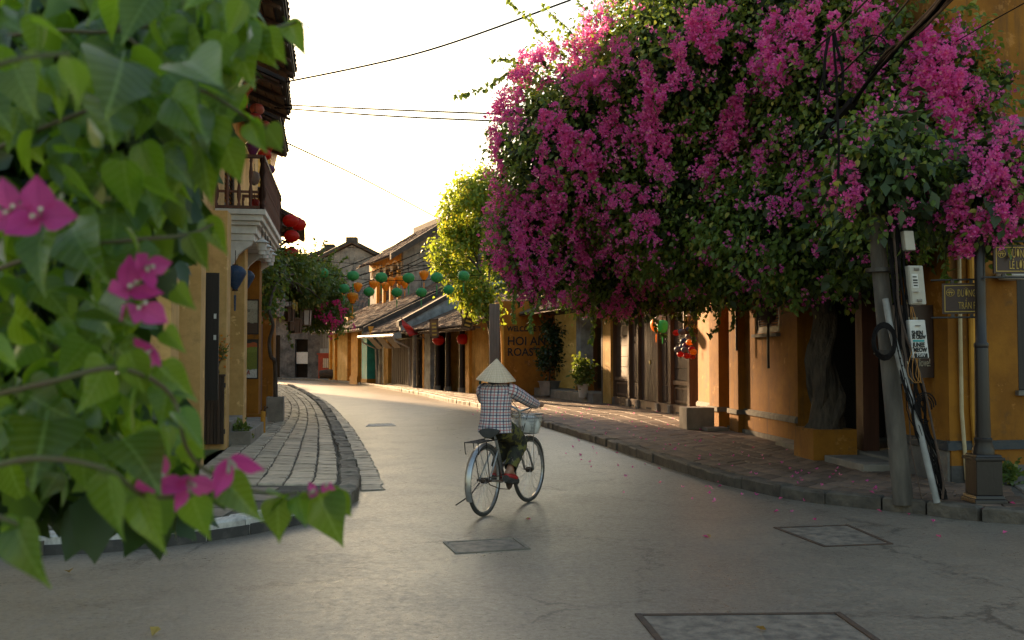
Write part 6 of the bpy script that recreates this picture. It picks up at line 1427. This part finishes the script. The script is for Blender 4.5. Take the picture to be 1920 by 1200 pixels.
# conical hat
hat = MB(); prof = [(.003, .205), (.02, .190), (.06, .150), (.10, .108), (.14, .064), (.175, .024), (.194, .002), (.197, -.006), (.190, -.004), (.17, .018), (.10, .098), (.02, .178), (.003, .190)]
n = 48
for r, z in prof:
    for k in range(n): a = 2 * math.pi * k / n; hat.v.append(Vector((r * math.cos(a), r * math.sin(a), z + .003 * math.sin(3 * a))))
hat.f = [(i * n + k, i * n + (k + 1) % n, (i + 1) * n + (k + 1) % n, (i + 1) * n + k) for i in range(len(prof) - 1) for k in range(n)]
h_ = hat.build('conical_hat', M['straw'], per, local=True, smooth=True, fix=False); h_.location = (.268, .01, 1.282); h_.rotation_euler = (R(4), R(-3), 0)
MB().tube([(.262, .17, 1.29), (.25, .175, 1.25), (.26, .168, 1.21), (.29, .15, 1.225)], .012, 6).build('chin_ribbon', M['ribbon'], per, local=True, smooth=True)
# ================================================================== utility pole at the corner
base = P(1693, 938, 9.7); base.z = SW
pole = thing('utility_pole', 'leaning concrete utility pole with meter boxes and cables on the right pavement', 'utility pole', base)
def pl(z): return base + Vector((-.235 * (z - SW) / 2.75 * 1.0, 0, z - SW))
MB().tube([pl(z) for z in (SW - .05, 1.0, 2.0, 2.7, 3.3)], [.098, .09, .083, .078, .072], 10).build('shaft', M['pole'], pole, smooth=True)
cs = lambda x, y, Y=9.6: P(x, y, Y)
# grey conduit leaning against it, with its row of punched holes
pp = [cs(1757, 938, 9.45), cs(1725, 810, 9.48), cs(1690, 690, 9.5), cs(1668, 608, 9.52), cs(1660, 560, 9.55)]; pp[0].z = SW
cond = MB().tube(pp, .032, 10).build('conduit', M['pipe_grey'], pole, smooth=True)
for k in range(4):
    q = pp[2].lerp(pp[3], .05 + k * .17); MB().tube([q + Vector((0, -.0315, 0)), q + Vector((0, -.036, 0))], .010, 8).build('hole', M['black_ink'], cond)
# meter boxes
def mbox(nm, x0, x1, y0, y1, mat, lean=0):
    a, b = cs(x0, y1), cs(x1, y0); f = lambda p, q, r: Vector((a.x + p * (b.x - a.x) - lean * (r), 9.42 + q, a.z + r * (b.z - a.z)))
    o = part_box(nm, M[mat], pole, f, [(0, 1, 0, .13, 0, 1)], .01); return o, f, (b.x - a.x), (b.z - a.z)
b1, f, w_, h = mbox('meter_box', 1685, 1703, 437, 473, 'box_grey', .02)
b2, f, w_, h = mbox('meter_box', 1695, 1722, 501, 573, 'box_grey', .03)
part_box('box_lid', M['box_grey'], b2, f, [(.05, .68, -.012, -.001, .03, .97)], .004)
for r in (.1, .9): MB().tube([f(.35, -.02, r), f(.65, -.02, r)], .014, 8).build('latch', M['concrete'], b2)
part_box('sticker', M['paper'], b2, f, [(.15, .55, -.016, -.0125, .42, .78)]); part_box('sticker_print', M['black_ink'], b2, f, [(.2, .5, -.019, -.0165, .60, .64), (.2, .5, -.019, -.0165, .54, .57), (.22, .48, -.019, -.0165, .47, .50), (.2, .46, -.019, -.0165, .69, .72)])
MB().lathe([(.0, -.003), (.03, -.003), (.03, .003), (.0, .003)], f(.35, -.03, .33), 4).build('sticker', M['paper'], b2)
b3, f, w_, h = mbox('sticker_board', 1698, 1727, 601, 672, 'paper', .035)
up = Vector((-.035 * 0, 0, 1)); rt = Vector((1, 0, 0))
for txt, r, sz in (('SHEN', .60, .062), ('SE CREW', .51, .045), ('JUNEE', .30, .058), ('MEOW', .17, .058)): text_mesh(txt, sz, (f(.06, -.004, r), rt, up), M['black_ink'], 'lettering', b3, xs=.70, bold=.002, ext=.002)
part_box('print_block', M['black_ink'], b3, f, [(.1, .9, -.004, -.001, .01, .13)]); text_mesh('MW', .05, (f(.22, -.007, .035), rt, up), M['paper'], 'lettering', b3, xs=.9, ext=.002)
part_box('print_band', M['teal'], b3, f, [(.1, .8, -.004, -.001, .43, .48)]); MB().lathe([(.018, -.002), (.026, -.002), (.026, .002), (.018, .002)], f(.5, -.006, .85), 14).build('ring_print', M['black_ink'], b3)
# cables hugging the pole
def wig(pts, r, mat, nm, par, a=.03, seed=0):
    q = [Vector(p) for p in pts]; d = [catmull(q, i / 6) for i in range((len(q) - 1) * 6 + 1)]; rr = random.Random(seed)
    ph = rr.uniform(0, 6)
    d = [p + Vector((math.sin(i * .9 + ph), math.cos(i * .7 + ph), 0)) * a * rr.uniform(.3, 1) for i, p in enumerate(d)]
    return MB().tube(d, r, 6).build(nm, M[mat], par, smooth=True)
for k in range(15):
    ox = rnd.uniform(-14, 14); wig([cs(1668 + ox * .5, 300, 9.55), cs(1678 + ox, 430, 9.52), cs(1690 + ox, 560, 9.5), cs(1705 + ox * 1.2, 690, 9.48), cs(1728 + ox, 800, 9.47), cs(1755 + ox * .6, 880, 9.47), cs(1768 + ox * .4, 936, 9.47)], rnd.choice((.005, .007, .011)), 'cable', 'cable', pole, .022, k)
for k in range(3): wig([cs(1706 + k * 3, 575, 9.45), cs(1712 + k * 5, 640, 9.43), cs(1702 + k * 8, 700, 9.42), cs(1722 + k * 3, 715, 9.42), cs(1712, 650, 9.43)], .003, 'cable_y', 'thin_cable', pole, .01, 60 + k)
wig([cs(1675, 420, 9.48), cs(1682, 520, 9.46), cs(1690, 600, 9.45), cs(1730, 720, 9.43), cs(1765, 880, 9.42), cs(1768, 935, 9.42)], .012, 'rust', 'rod', pole, .004, 5)
q = [cs(1700, 700, 9.5), cs(1708, 840, 9.5), cs(1728, 935, 9.5)]; MB().tube(q, .006, 5).build('stay_wire', M['rust'], pole)
cl = MB()
for k in range(5):
    c = cs(1658, 640, 9.42 + .01 * k); r1 = .115 + .01 * k; cl.tube([c + Vector((r1 * .75 * math.cos(a), rnd.uniform(-.01, .01), r1 * 1.15 * math.sin(a))) for a in [2 * math.pi * i / 20 for i in range(21)]], .007, 5)
tag(cl.build('cable_coil', M['cable'], pole), None, None, kind='stuff')
cl = MB()
for k in range(4): cl.tube([cs(1735, 760, 9.42) + Vector((.10 * math.cos(a) * (1 - k * .15), .01 * k, .12 * math.sin(a) - .02 * k)) for a in [2 * math.pi * i / 16 for i in range(12 + k)]], .007, 5)
tag(cl.build('cable_tangle', M['cable'], pole), None, None, kind='stuff')
def ringband(z): MB().lathe([(.128, -.02), (.135, -.02), (.135, .02), (.128, .02)], pl(z), 14).build('band', M['iron'], pole)
ringband(1.55); ringband(2.35)
# overhead bundle to the pole out of sight on the right, with a slack loop
def span(label, pts, r, nm='overhead_cable', n=20, sag=.0, cat='cable'):
    q = [Vector(p) for p in pts]; d = [catmull(q, i / n) for i in range((len(q) - 1) * n + 1)]
    if sag: d = [p - Vector((0, 0, sag * 4 * (i / (len(d) - 1)) * (1 - i / (len(d) - 1)))) for i, p in enumerate(d)]
    o = MB().tube(d, r, 6).build(nm, M['cable'], loc=d[0], smooth=True); tag(o, label, cat); return o
t = thing('cable_bundle', 'thick twisted bundle of black cables rising to the top right corner', 'cable', P(1600, 180, 9.6))
for k in range(9):
    o = [rnd.uniform(-.03, .03) for _ in range(2)]; wig([P(1600, 190, 9.6) + Vector((o[0], 0, o[1])), P(1660, 112, 8.4) + Vector((o[1], 0, o[0])), P(1720, 50, 7.2) + Vector((o[0], 0, o[1])), P(1800, -35, 5.8) + Vector((o[0], 0, o[1])), P(1950, -190, 4.0)], .011, 'cable', 'strand', t, .012, k)
wig([P(1540, 260, 10.2), P(1600, 190, 9.6)], .05, 'cable', 'splice', t, .0, 1)
t = thing('slack_cable_loop', 'black cable hanging in a loop in front of the bougainvillea', 'cable', P(1560, 60, 9.0))
wig([P(1556, 60, 9.0), P(1546, 120, 9.0), P(1548, 165, 9.0), P(1565, 180, 9.0), P(1581, 165, 9.0), P(1575, 110, 9.0), P(1562, 55, 9.0)], .014, 'cable', 'loop', t, .006, 3)
wig([P(1561, 55, 9.02), P(1567, 130, 9.02), P(1571, 230, 9.02), P(1573, 335, 9.02)], .012, 'cable', 'tail', t, .006, 4); wig([P(1553, 58, 9.04), P(1545, 130, 9.04), P(1532, 190, 9.04)], .009, 'cable', 'strand', t, .006, 9)
MB().tube([P(1640, 85, 8.6) + Vector((.10 * math.cos(a), .0, .09 * math.sin(a))) for a in [2 * math.pi * i / 20 for i in range(21)]], .007, 6).build('small_ring', M['cable'], t)
span('thin black cable crossing in front of the blossom below the top edge', [P(1520, 100, 9.3), P(1580, 45, 8.4), P(1650, -25, 7.2)], .009)
span('thin black cable running above the thick bundle to the top right', [P(1560, 155, 9.2), P(1640, 75, 8.0), P(1720, -20, 6.6)], .008)
span('single thin wire slanting across the upper ochre wall on the right', [P(1780, 85, 10.8), P(1850, 45, 9.5), P(1940, -5, 8.0)], .006)
span('wire crossing the sky from the left eave up to the top of the photo', [P(515, 158, 17.5), P(790, 98, 16.5), P(1070, 0, 15.5)], .017)
span('upper of two wires strung across the street below the left eaves', [P(515, 196, 19), P(760, 207, 17.5), P(1000, 216, 16.5), P(1180, 225, 15.5)], .014)
span('lower of two wires strung across the street below the left eaves', [P(515, 202, 19), P(720, 217, 17.5), P(960, 228, 16.5), P(1190, 236, 15.5)], .014)
span('wire sloping down across the sky to the yellowing tree', [P(538, 268, 22), P(680, 335, 28), P(815, 406, 35)], .02)
span('thin wire near the far gables low in the sky', [P(560, 455, 40), P(640, 463, 46), P(720, 467, 52)], .014)
for k, (a, b) in enumerate(((( 560, 548), (820, 460)), ((600, 560), (860, 448)), ((640, 552), (930, 420)), ((700, 520), (900, 470)), ((560, 528), (780, 440)))):
    span('drooping service wire %s in front of the two storey house' % ('lowest on the left', 'second from the left', 'reaching the tree crown', 'shortest and flattest', 'highest on the left')[k], [P(*a, 44), P((a[0] + b[0]) / 2, (a[1] + b[1]) / 2 + 8, 42), P(*b, 40)], .018)
# ================================================================== lamp post with street signs
b = P(1845, 936, 9.5); b.z = SW; lamp = thing('lamp_post', 'chipped dark maroon lamp post on a square plinth at the right corner', 'lamp post', b)
def sq(r0, z0, r1, z1, nm): MB().prism([Vector((x * r0, y * r0, z0)) for x, y in ((-1, -1), (1, -1), (1, 1), (-1, 1))], [Vector((x * r1, y * r1, z1)) for x, y in ((-1, -1), (1, -1), (1, 1), (-1, 1))]).build(nm, M['lamp_iron'], lamp, local=True, bevel=.006)
sq(.155, 0, .15, .04, 'foot'); sq(.14, .04, .132, .075, 'foot'); sq(.122, .075, .122, .40, 'plinth'); sq(.142, .40, .142, .43, 'cap'); sq(.125, .43, .115, .455, 'cap')
MB().lathe([(.10, .455), (.098, .50), (.078, .56), (.082, .575), (.082, .60), (.072, .61), (.068, .8), (.062, 1.45), (.060, 1.46), (.066, 1.47), (.066, 1.50), (.05, 1.52), (.048, 1.9), (.045, 2.75), (.03, 2.77)], (0, 0, 0), 18).build('shaft', M['lamp_iron'], lamp, local=True, smooth=True)
def street_sign(nm, label, O, d, L, H, z, lines, ts, flip=1):
    f = Fr(O, Vector(d), -1); t = thing(nm, label, 'street sign', f(0, 0, z)); rt = Vector((*Vector(d).normalized(), 0)); up = Vector((0, 0, 1))
    part_box('plate', M['sign_maroon'], t, f, [(0, L, -.012, .012, z, z + H)])
    part_box('border', M['gold'], t, f, [(.02, L - .02, .012, .0145, z + .018, z + .026), (.02, L - .02, .012, .0145, z + H - .026, z + H - .018), (.02, .028, .012, .0145, z + .026, z + H - .026), (L - .028, L - .02, .012, .0145, z + .026, z + H - .026)])
    for zz in (z - .035, z + H + .035): MB().tube([f(-.10, 0, zz), f(L + .02, 0, zz)], .010, 7).build('bar', M['iron'], t)
    for s in (.08, L - .12): part_box('clip', M['iron'], t, f, [(s, s + .03, -.011, .011, z - .03, z - .002), (s, s + .03, -.011, .011, z + H + .002, z + H + .03)])
    c = f(.075, .0145, z + H * .70)
    MB().tube([c + rt * .036 * math.cos(a) + up * .036 * math.sin(a) for a in [2 * math.pi * i / 20 for i in range(21)]], .0035, 5).build('emblem_ring', M['gold'], t)
    part_box('emblem', M['gold'], t, f, [(.048, .102, .0125, .0155, z + H * .70 - .004, z + H * .70 + .005), (.056, .094, .0125, .0155, z + H * .70 + .012, z + H * .70 + .019), (.061, .067, .0125, .0155, z + H * .70 - .024, z + H * .70 - .004), (.083, .089, .0125, .0155, z + H * .70 - .024, z + H * .70 - .004)])
    for k, tx in enumerate(lines): text_mesh(tx, ts, (f(.135 + (.0 if k == 0 else .01), .016, z + H * (.56 - .40 * k)), rt, up), M['gold'], 'lettering', t, xs=.46, ext=.002)
street_sign('street_sign', 'maroon street sign reading ĐƯỜNG LÊ LỢI at the right edge', (b.x + .08, 9.40), (1, .02), .46, .27, P(0, 513, 9.4).z, ('ĐƯỜNG', 'LÊ LỢI'), .112)
street_sign('street_sign', 'darker maroon street sign reading ĐƯỜNG TRẦN PHÚ left of the lamp post', (P(1757, 0, 9.8).x, 9.8), (.95, -.30), .37, .30, P(0, 588, 9.7).z, ('ĐƯỜNG', 'TRẦN PHÚ'), .098)
# ================================================================== lanterns
def silk(name, col, col2=None, floral=None, trans=.45):
    m, t, b, o = nodes(name); v = coords(t); c = mixc(t, ramp(t, noise_t(t, v, 6, 3), .4, .7, 0, .5), col, col2 or tuple(x * .75 for x in col))
    if floral:
        vo = N(t, 'ShaderNodeTexVoronoi'); vo.inputs['Scale'].default_value = 22; t.links.new(v, vo.inputs['Vector'])
        c = mixc(t, ramp(t, vo.outputs['Distance'], .22, .30, .8, 0), c, floral)
    t.links.new(c, b.inputs['Base Color']); b.inputs['Roughness'].default_value = .5; tr = N(t, 'ShaderNodeBsdfTranslucent'); t.links.new(c, tr.inputs[0]); mx = N(t, 'ShaderNodeMixShader'); mx.inputs[0].default_value = trans
    t.links.new(b.outputs[0], mx.inputs[1]); t.links.new(tr.outputs[0], mx.inputs[2]); t.links.new(mx.outputs[0], o.inputs[0]); return m
SK = {'green': silk('green_silk', (.10, .48, .16)), 'orange': silk('orange_silk', (.95, .42, .03), (.85, .30, .015)), 'red': silk('red_silk', (.66, .03, .015), None, None, .55), 'pink': silk('salmon_silk', (.55, .16, .11), None, (.6, .3, .2)), 'purple': silk('purple_floral_silk', (.16, .04, .15), None, (.45, .25, .3)), 'blue': silk('blue_floral_silk', (.045, .10, .22), None, (.40, .40, .38)), 'white': silk('white_floral_silk', (.50, .42, .36), None, (.35, .12, .12)), 'redf': silk('red_floral_silk', (.45, .03, .02), None, (.55, .3, .15)), 'slate': silk('slate_silk', (.16, .17, .22))}
PRO = {'round': [(.22, .80), (.25, .78), (.62, .66), (.90, .36), (1.0, 0), (.90, -.36), (.62, -.66), (.25, -.78), (.22, -.80)],
       'onion': [(.22, .85), (.3, .82), (.80, .68), (1.0, .40), (.97, .10), (.78, -.35), (.52, -.80), (.30, -1.15), (.22, -1.18)],
       'diamond': [(.3, 1.0), (.62, .92), (.95, .55), (1.0, .30), (.72, -.25), (.42, -.80), (.2, -1.15), (.18, -1.18)],
       'tall': [(.25, 1.1), (.6, 1.05), (.9, .8), (1.0, .3), (.92, -.4), (.7, -.9), (.4, -1.12), (.3, -1.15)]}
LMESH = {}
def lantern(label, c, r, shape, col, group=None, tassel=.5, cord=.25):
    t = thing('silk_lantern', label, 'lantern', c, rnd.uniform(0, 6), group); key = (shape, col)
    if key not in LMESH:
        pr = PRO[shape]; s = MB().lathe(pr, (0, 0, 0), 24, .045).mesh('shade', None, True, True); s.materials.append(SK[col])
        z0, z1 = pr[0][1], pr[-1][1]; cp = MB().lathe([(.27, z0 - .02), (.27, z0 + .10), (.10, z0 + .12)], (0, 0, 0), 12).mesh('cap'); cp.materials.append(M['wood_dark'])
        bt_ = MB().lathe([(.10, z1 - .12), (.27, z1 - .09), (.27, z1 + .02)], (0, 0, 0), 12).mesh('base_ring'); bt_.materials.append(M['wood_dark'])
        tm = MB().tube([(0, 0, z1 - .1), (0, 0, z1 - .45), (0, 0, z1 - .5), (0, 0, z1 - 1.9)], [.025, .025, .11, .08], 7).mesh('tassel'); tm.materials.append(SK[col])
        cm = MB().tube([(0, 0, z0 + .1), (0, 0, z0 + 1.4)], .035, 5).mesh('cord'); cm.materials.append(M['cable']); LMESH[key] = (s, cp, bt_, tm, cm)
    for i, (nm, me) in enumerate(zip(('shade', 'cap', 'base_ring', 'tassel', 'cord'), LMESH[key])):
        if nm == 'tassel' and not tassel: continue
        if nm == 'cord' and not cord: continue
        inst(nm, me, t, (0, 0, 0), (0, 0, 0), (r, r, r))
    return t
ORD = ('first', 'second', 'third', 'fourth', 'fifth', 'sixth', 'seventh', 'eighth', 'ninth', 'tenth')
g1 = [(605, 512), (662, 517), (715, 520), (766, 521), (819, 520), (869, 517)]
g2 = [(645, 541), (692, 547), (744, 548), (790, 548), (841, 543)]
og = [(638, 554), (661, 557), (671, 537), (700, 533), (723, 536), (734, 527), (749, 524), (759, 531), (795, 515)]
for k, (x, y) in enumerate(g1): lantern('round green silk lantern, %s from the left in the upper row over the street' % ORD[k], P(x, y, 27.5), .175, 'round', 'green', 'green lanterns over the street')
for k, (x, y) in enumerate(g2): lantern('round green silk lantern, %s from the left in the lower row over the street' % ORD[k], P(x, y, 28.5), .165, 'round', 'green', 'green lanterns over the street')
for k, (x, y) in enumerate(og): lantern('orange pointed silk lantern, %s from the left over the street' % ORD[k], P(x, y, 31 if k not in (1, 8) else 29), .145 if k != 1 else .165, 'onion', 'orange', 'orange lanterns over the street')
def string(label, pts, Y, r0): span(label, [P(x, y, Y) + Vector((0, 0, r0)) for x, y in pts], .008, 'lantern_string', 4, cat='cable')
string('cord carrying the upper row of green lanterns across the street', [(540, 500)] + g1 + [(930, 505)], 27.5, .34); string('cord carrying the lower row of green lanterns across the street', [(560, 530)] + g2 + [(930, 535)], 28.5, .34); string('cord carrying the orange lanterns across the street', [(575, 545), (638, 540), (700, 524), (760, 520), (860, 500)], 31, .25)
for k, (x, y) in enumerate(((822, 638), (868, 636))): lantern(('red lantern under the eave nearer the pale blue pillar', 'red lantern under the eave nearer the yellow pilaster')[k], P(x, y, 41.5 - k * 2), .26, 'round', 'red', 'red lanterns under the tiled eave', 0, 0)
for k, (x, y, Y, r) in enumerate(((545, 414, 25.2, .205), (560, 421, 25.6, .20), (547, 443, 25.2, .195), (546, 474, 25.2, .18))): lantern(('bright red round lantern under the pent roof, topmost of the column', 'red round lantern half hidden behind the topmost one under the pent roof', 'red round lantern, middle of the column under the pent roof', 'red round lantern, lowest of the column under the pent roof')[k], P(x, y, Y), r, 'round', 'red', 'red lanterns under the pent roof', 0)
for lab, x, y, Y, r, sh_, co, ts in (('dusky salmon round lantern hanging under the left eave above the balcony', 482, 205, 17.6, .13, 'round', 'pink', 0), ('red and white ribbed lantern just below the salmon lantern on the balcony', 478, 222, 17.0, .12, 'round', 'redf', 0), ('small pale pink lantern at the right end of the eave group', 497, 235, 19.0, .11, 'round', 'pink', 0),
      ('purple floral pointed lantern above the balcony rail', 474, 278, 17.0, .13, 'diamond', 'purple', 0), ('red floral pointed lantern right of the purple one above the balcony', 505, 273, 19.0, .12, 'diamond', 'redf', 0), ('plain red lantern behind the balcony corner post', 496, 290, 18.4, .13, 'round', 'red', 0), ('purple lantern at the far side of the balcony rail', 506, 318, 19.6, .11, 'round', 'purple', 0),
      ('white floral tall lantern hanging inside the balcony rail', 477, 334, 17.3, .10, 'tall', 'white', 0), ('small red floral lantern low inside the balcony balusters', 477, 385, 17.3, .10, 'tall', 'redf', 0), ('blue floral lantern with cyan tassel, nearer of the pair under the balcony', 441, 519, 16.6, .185, 'diamond', 'blue', 1), ('blue floral lantern with cyan tassel, further of the pair under the balcony', 460, 524, 18.2, .17, 'diamond', 'blue', 1)):
    lantern(lab, P(x, y, Y), r, sh_, co, 'lanterns at the balcony', ts)
def heart(label, x, y, Y, s, rz):
    pts = [(math.sin(a) ** 3 * 16, 13 * math.cos(a) - 5 * math.cos(2 * a) - 2 * math.cos(3 * a) - math.cos(4 * a)) for a in [2 * math.pi * i / 28 for i in range(28)]]
    c = P(x, y, Y); t = thing('heart_lantern', label, 'lantern', c, rz); k = s / 17; b = MB(); n = len(pts)
    for sc_, z in ((.86, -.45), (1, -.25), (1, .25), (.86, .45)): b.v += [Vector((p[0] * k * sc_, z * s, p[1] * k * sc_)) for p in pts]
    b.f = [(i * n + j, i * n + (j + 1) % n, (i + 1) * n + (j + 1) % n, (i + 1) * n + j) for i in range(3) for j in range(n)] + [tuple(range(n)), tuple(range(3 * n, 4 * n))]
    b.build('shade', SK['redf'], t, local=True, smooth=True); MB().tube([(0, 0, s * .6), (0, 0, s * 1.6)], .006, 5).build('cord', M['cable'], t, local=True); MB().box(-.01, .01, -.01, .01, -s * 2.6, -s * .95).build('tassel', SK['red'], t, local=True)
heart('red heart shaped lantern under the left eave, the upper one', 459, 143, 16.2, .13, .7); heart('red heart shaped lantern under the left eave, the lower one', 463, 165, 16.0, .125, -.2)
# white tiered lamps under the balcony edge
for k, (x, y, Y) in enumerate(((491, 462, 16.9), (497, 470, 17.6), (502, 477, 18.3), (507, 484, 19.0))):
    t = thing('white_pendant_lamp', 'white pagoda shaped pendant lamp under the balcony edge, %s from the viewer' % ORD[k], 'lamp', P(x, y, Y), 0, 'white pendant lamps'); r = .10
    MB().lathe([(r * 1.35, 0), (r * .3, .07), (.02, .09)], (0, 0, .06), 16).build('roof', M['white'], t, local=True); MB().lathe([(r * .8, -.07), (r * .85, .06)], (0, 0, 0), 14).build('shade', M['white'], t, local=True, smooth=True); MB().lathe([(r * .6, -.14), (r * .62, -.072)], (0, 0, 0), 14).build('lower_shade', M['white'], t, local=True, smooth=True); MB().cyl((0, 0, .14), (0, 0, .34), .008, n=5).build('cord', M['cable'], t, local=True)
# grey dome lamp high on the left wall
t = thing('dome_lamp', 'grey dome lamp under the highest left eave', 'lamp', P(440, 122, 14.5)); MB().lathe([(.17, -.10), (.17, .02), (.12, .11), (.03, .15)], (0, 0, 0), 18).build('housing', M['pipe_grey'], t, local=True, smooth=True); MB().lathe([(.13, -.13), (.14, -.10)], (0, 0, 0), 18).build('lens', M['glass'], t, local=True); MB().tube([(0, 0, .14), (-.3, 0, .2), (-.5, 0, .2)], .02, 6).build('arm', M['iron'], t, local=True)
# hanging wooden lanterns beneath the vine
for k, (x, y, Y, s) in enumerate(((543, 590, 26, .13), (556, 612, 26.8, .14), (573, 596, 27.6, .16), (546, 612, 25.5, .08))):
    t = thing('wooden_lantern', 'brown wooden lantern hanging beneath the vine, %s' % ('second from the left with dark panes', 'lowest of the group', 'widest with a pale paper pane', 'smallest and leftmost')[k], 'lantern', P(x, y, Y), .4, 'wooden lanterns beneath the vine')
    MB().lathe([(s * 1.25, s * 1.3), (s * .4, s * 1.7), (s * .2, s * 1.75)], (0, 0, 0), 6).build('roof', M['wood_brown'], t, local=True); MB().lathe([(s * .9, -s * 1.2), (s * 1.05, s * 1.3)], (0, 0, 0), 6).build('pane', M['pot_white'] if k == 2 else M['wood_brown'], t, local=True)
    for j in range(6): a = 2 * math.pi * j / 6; MB().tube([(s * .93 * math.cos(a), s * .93 * math.sin(a), -s * 1.25), (s * 1.08 * math.cos(a), s * 1.08 * math.sin(a), s * 1.3)], s * .09, 4).build('bar', M['wood_dark'], t, local=True)
    MB().lathe([(s * 1.0, -s * 1.35), (s * 1.05, -s * 1.2)], (0, 0, 0), 6).build('foot', M['wood_brown'], t, local=True); MB().cyl((0, 0, s * 1.7), (0, 0, s * 1.7 + .35), .008, n=5).build('cord', M['cable'], t, local=True)
# bunch of small lanterns at the edge of the ochre wall
bc = ((1278, 622, 'slate'), (1290, 617, 'blue'), (1271, 655, 'slate'), (1282, 640, 'blue'), (1293, 642, 'orange'), (1286, 648, 'purple'), (1276, 664, 'red'), (1297, 655, 'red'), (1288, 667, 'red'), (1300, 660, 'orange'), (1268, 624, 'red'), (1300, 636, 'purple'), (1284, 656, 'slate'), (1292, 630, 'slate'), (1298, 668, 'redf'), (1280, 650, 'blue'))
for k, (x, y, co) in enumerate(bc):
    lantern('small %s lantern, %s along the bunch beside the ochre wall' % ({'slate': 'slate grey', 'blue': 'blue floral', 'orange': 'orange', 'purple': 'purple floral', 'red': 'red', 'redf': 'red floral'}[co], ('top left', 'top centre', 'far left', 'upper left', 'upper right', 'middle', 'bottom left', 'right', 'bottom centre', 'rightmost', 'outermost top left', 'top right', 'centre', 'upper centre', 'bottom right', 'inner left')[k]), P(x, y, 22.3 + .12 * (k % 4)), .085, 'round', co, 'bunch of small lanterns', 0, 0)
for k, (x, y, co) in enumerate(((1242, 612, 'green'), (1238, 603, 'white'), (1230, 610, 'orange'))): lantern(('green lantern hanging among the lowest blossom sprays', 'white lantern hanging among the lowest blossom sprays', 'orange lantern hanging among the lowest blossom sprays')[k], P(x, y, 22.5 + .3 * k), .13, 'tall', co, 'lanterns among the blossom', 1)
# yellow tassels under the vine
for k, (x, y) in enumerate(((511, 572), (517, 574), (551, 572), (556, 576))):
    o = MB().box(-.022, .022, -.02, .02, -.24, 0).build('yellow_tassel', M['gold'], None); o.location = P(x, y - 10, 23 + k); tag(o, 'thin yellow tassel hanging from the vine, %s from the left' % ORD[k], 'tassel', 'yellow tassels')
# ================================================================== fallen petals and leaves
pm_ = MB(); pm_.v = [Vector(v) for v in ((0, 0, .002), (.5, .34, .36), (1, 0, .22), (.5, -.34, .28), (.5, 0, .03))]; pm_.f = [(0, 4, 1), (1, 4, 2), (2, 4, 3), (3, 4, 0)]
pe = pm_.mesh('fallen_bract', None, False); pe.materials.append(leaf_mat('fallen_bract', (.70, .06, .28), (.80, .16, .32), None, .3, (.9, .2, .4), .6, 0, 'object'))
lf = pm_.mesh('fallen_leaf', None, False); lf.materials.append(leaf_mat('dry_leaf', (.35, .20, .05), (.45, .32, .08), None, .2, (.5, .4, .1), .6, 0, 'object'))
ORD2 = ORD + ('eleventh', 'twelfth', 'thirteenth', 'fourteenth', 'fifteenth', 'sixteenth', 'seventeenth', 'eighteenth')
road_p = [(1460, 936), (1330, 1008), (1507, 940), (1628, 950), (1705, 965), (1750, 979), (1765, 1007), (1530, 975), (1350, 905), (1300, 885), (1210, 870), (1450, 960), (1160, 850), (985, 973), (1655, 960), (1880, 1000), (1345, 912), (1240, 880)]
pav_p = [(1215, 800), (1235, 805), (1290, 790), (1445, 870), (1375, 830), (1410, 840), (1560, 890), (1500, 900), (1180, 790), (1340, 820), (1480, 880), (1600, 905), (1100, 770), (1905, 945), (1640, 925), (1140, 760), (1260, 835), (1310, 862)]
for k, (x, y) in enumerate(sorted(road_p)): q = G(x, y, .006); o = inst('fallen_bract', pe, None, q, (rnd.uniform(-.2, .2), rnd.uniform(-.2, .2), rnd.uniform(0, 6)), (.06, .06, .06)); tag(o, 'pink bract fallen on the asphalt, %s from the left' % ORD2[k], 'petal', 'bracts fallen on the road')
for k, (x, y) in enumerate(sorted(pav_p)): q = G(x, y, SW + .016); o = inst('fallen_bract', pe, None, q, (rnd.uniform(-.2, .2), rnd.uniform(-.2, .2), rnd.uniform(0, 6)), (.06, .06, .06)); tag(o, 'pink bract fallen on the right hand pavement, %s from the left' % ORD2[k], 'petal', 'bracts fallen on the pavement')
for lab, x, y, s in (('curled dry leaf on the road at the lower left, below the kerb', 130, 1073, .10), ('dry leaf on the road at the bottom edge left of centre', 285, 1193, .09), ('yellow leaf lying on the large steel-framed cover', 1437, 1181, .07), ('pale dry leaf on the road right of the bicycle', 1332, 1008, .06), ('tiny white scrap on the road below the front wheel', 987, 974, .04)):
    o = inst('fallen_leaf', lf, None, G(x, y, .008), (.1, -.1, rnd.uniform(0, 6)), (s, s, s)); tag(o, lab, 'leaf')

# finer litter of bracts, too small to pick apart
ps = []
for k in range(110):
    t_ = rnd.uniform(2.2, 8.5); a = abs(rnd.gauss(0, .35)); q = catmull(ro, t_).lerp(catmull(ri, t_), min(.95, a)); z = SW + .012
    if rnd.random() < .35: q = catmull(ro, t_) + Vector((-.45 - abs(rnd.gauss(0, .5)), rnd.gauss(0, .3), 0)); z = .012
    ps.append((q.x, q.y, z))
ps = np.array(ps); n = len(ps); zz = nrmz(rng.normal(size=(n, 3)) * .5 + np.array((0, 0, 1))); x = nrmz(np.cross(zz, sph(n))); y = np.cross(zz, x); s = rng.uniform(.025, .045, n)
V = ps[:, None, :] + s[:, None, None] * (BT[None, :, 0:1] * x[:, None, :] + BT[None, :, 1:2] * y[:, None, :] + BT[None, :, 2:3] * zz[:, None, :])
base = (np.arange(n) * len(BT))[:, None, None]
tag(inst('petal_litter', np_mesh('petal_litter', V.reshape(-1, 3), [(base + BF[0][None]).reshape(-1, 3)], M['bract'])), 'fine litter of fallen pink bracts along the right kerb', 'petals', kind='stuff')
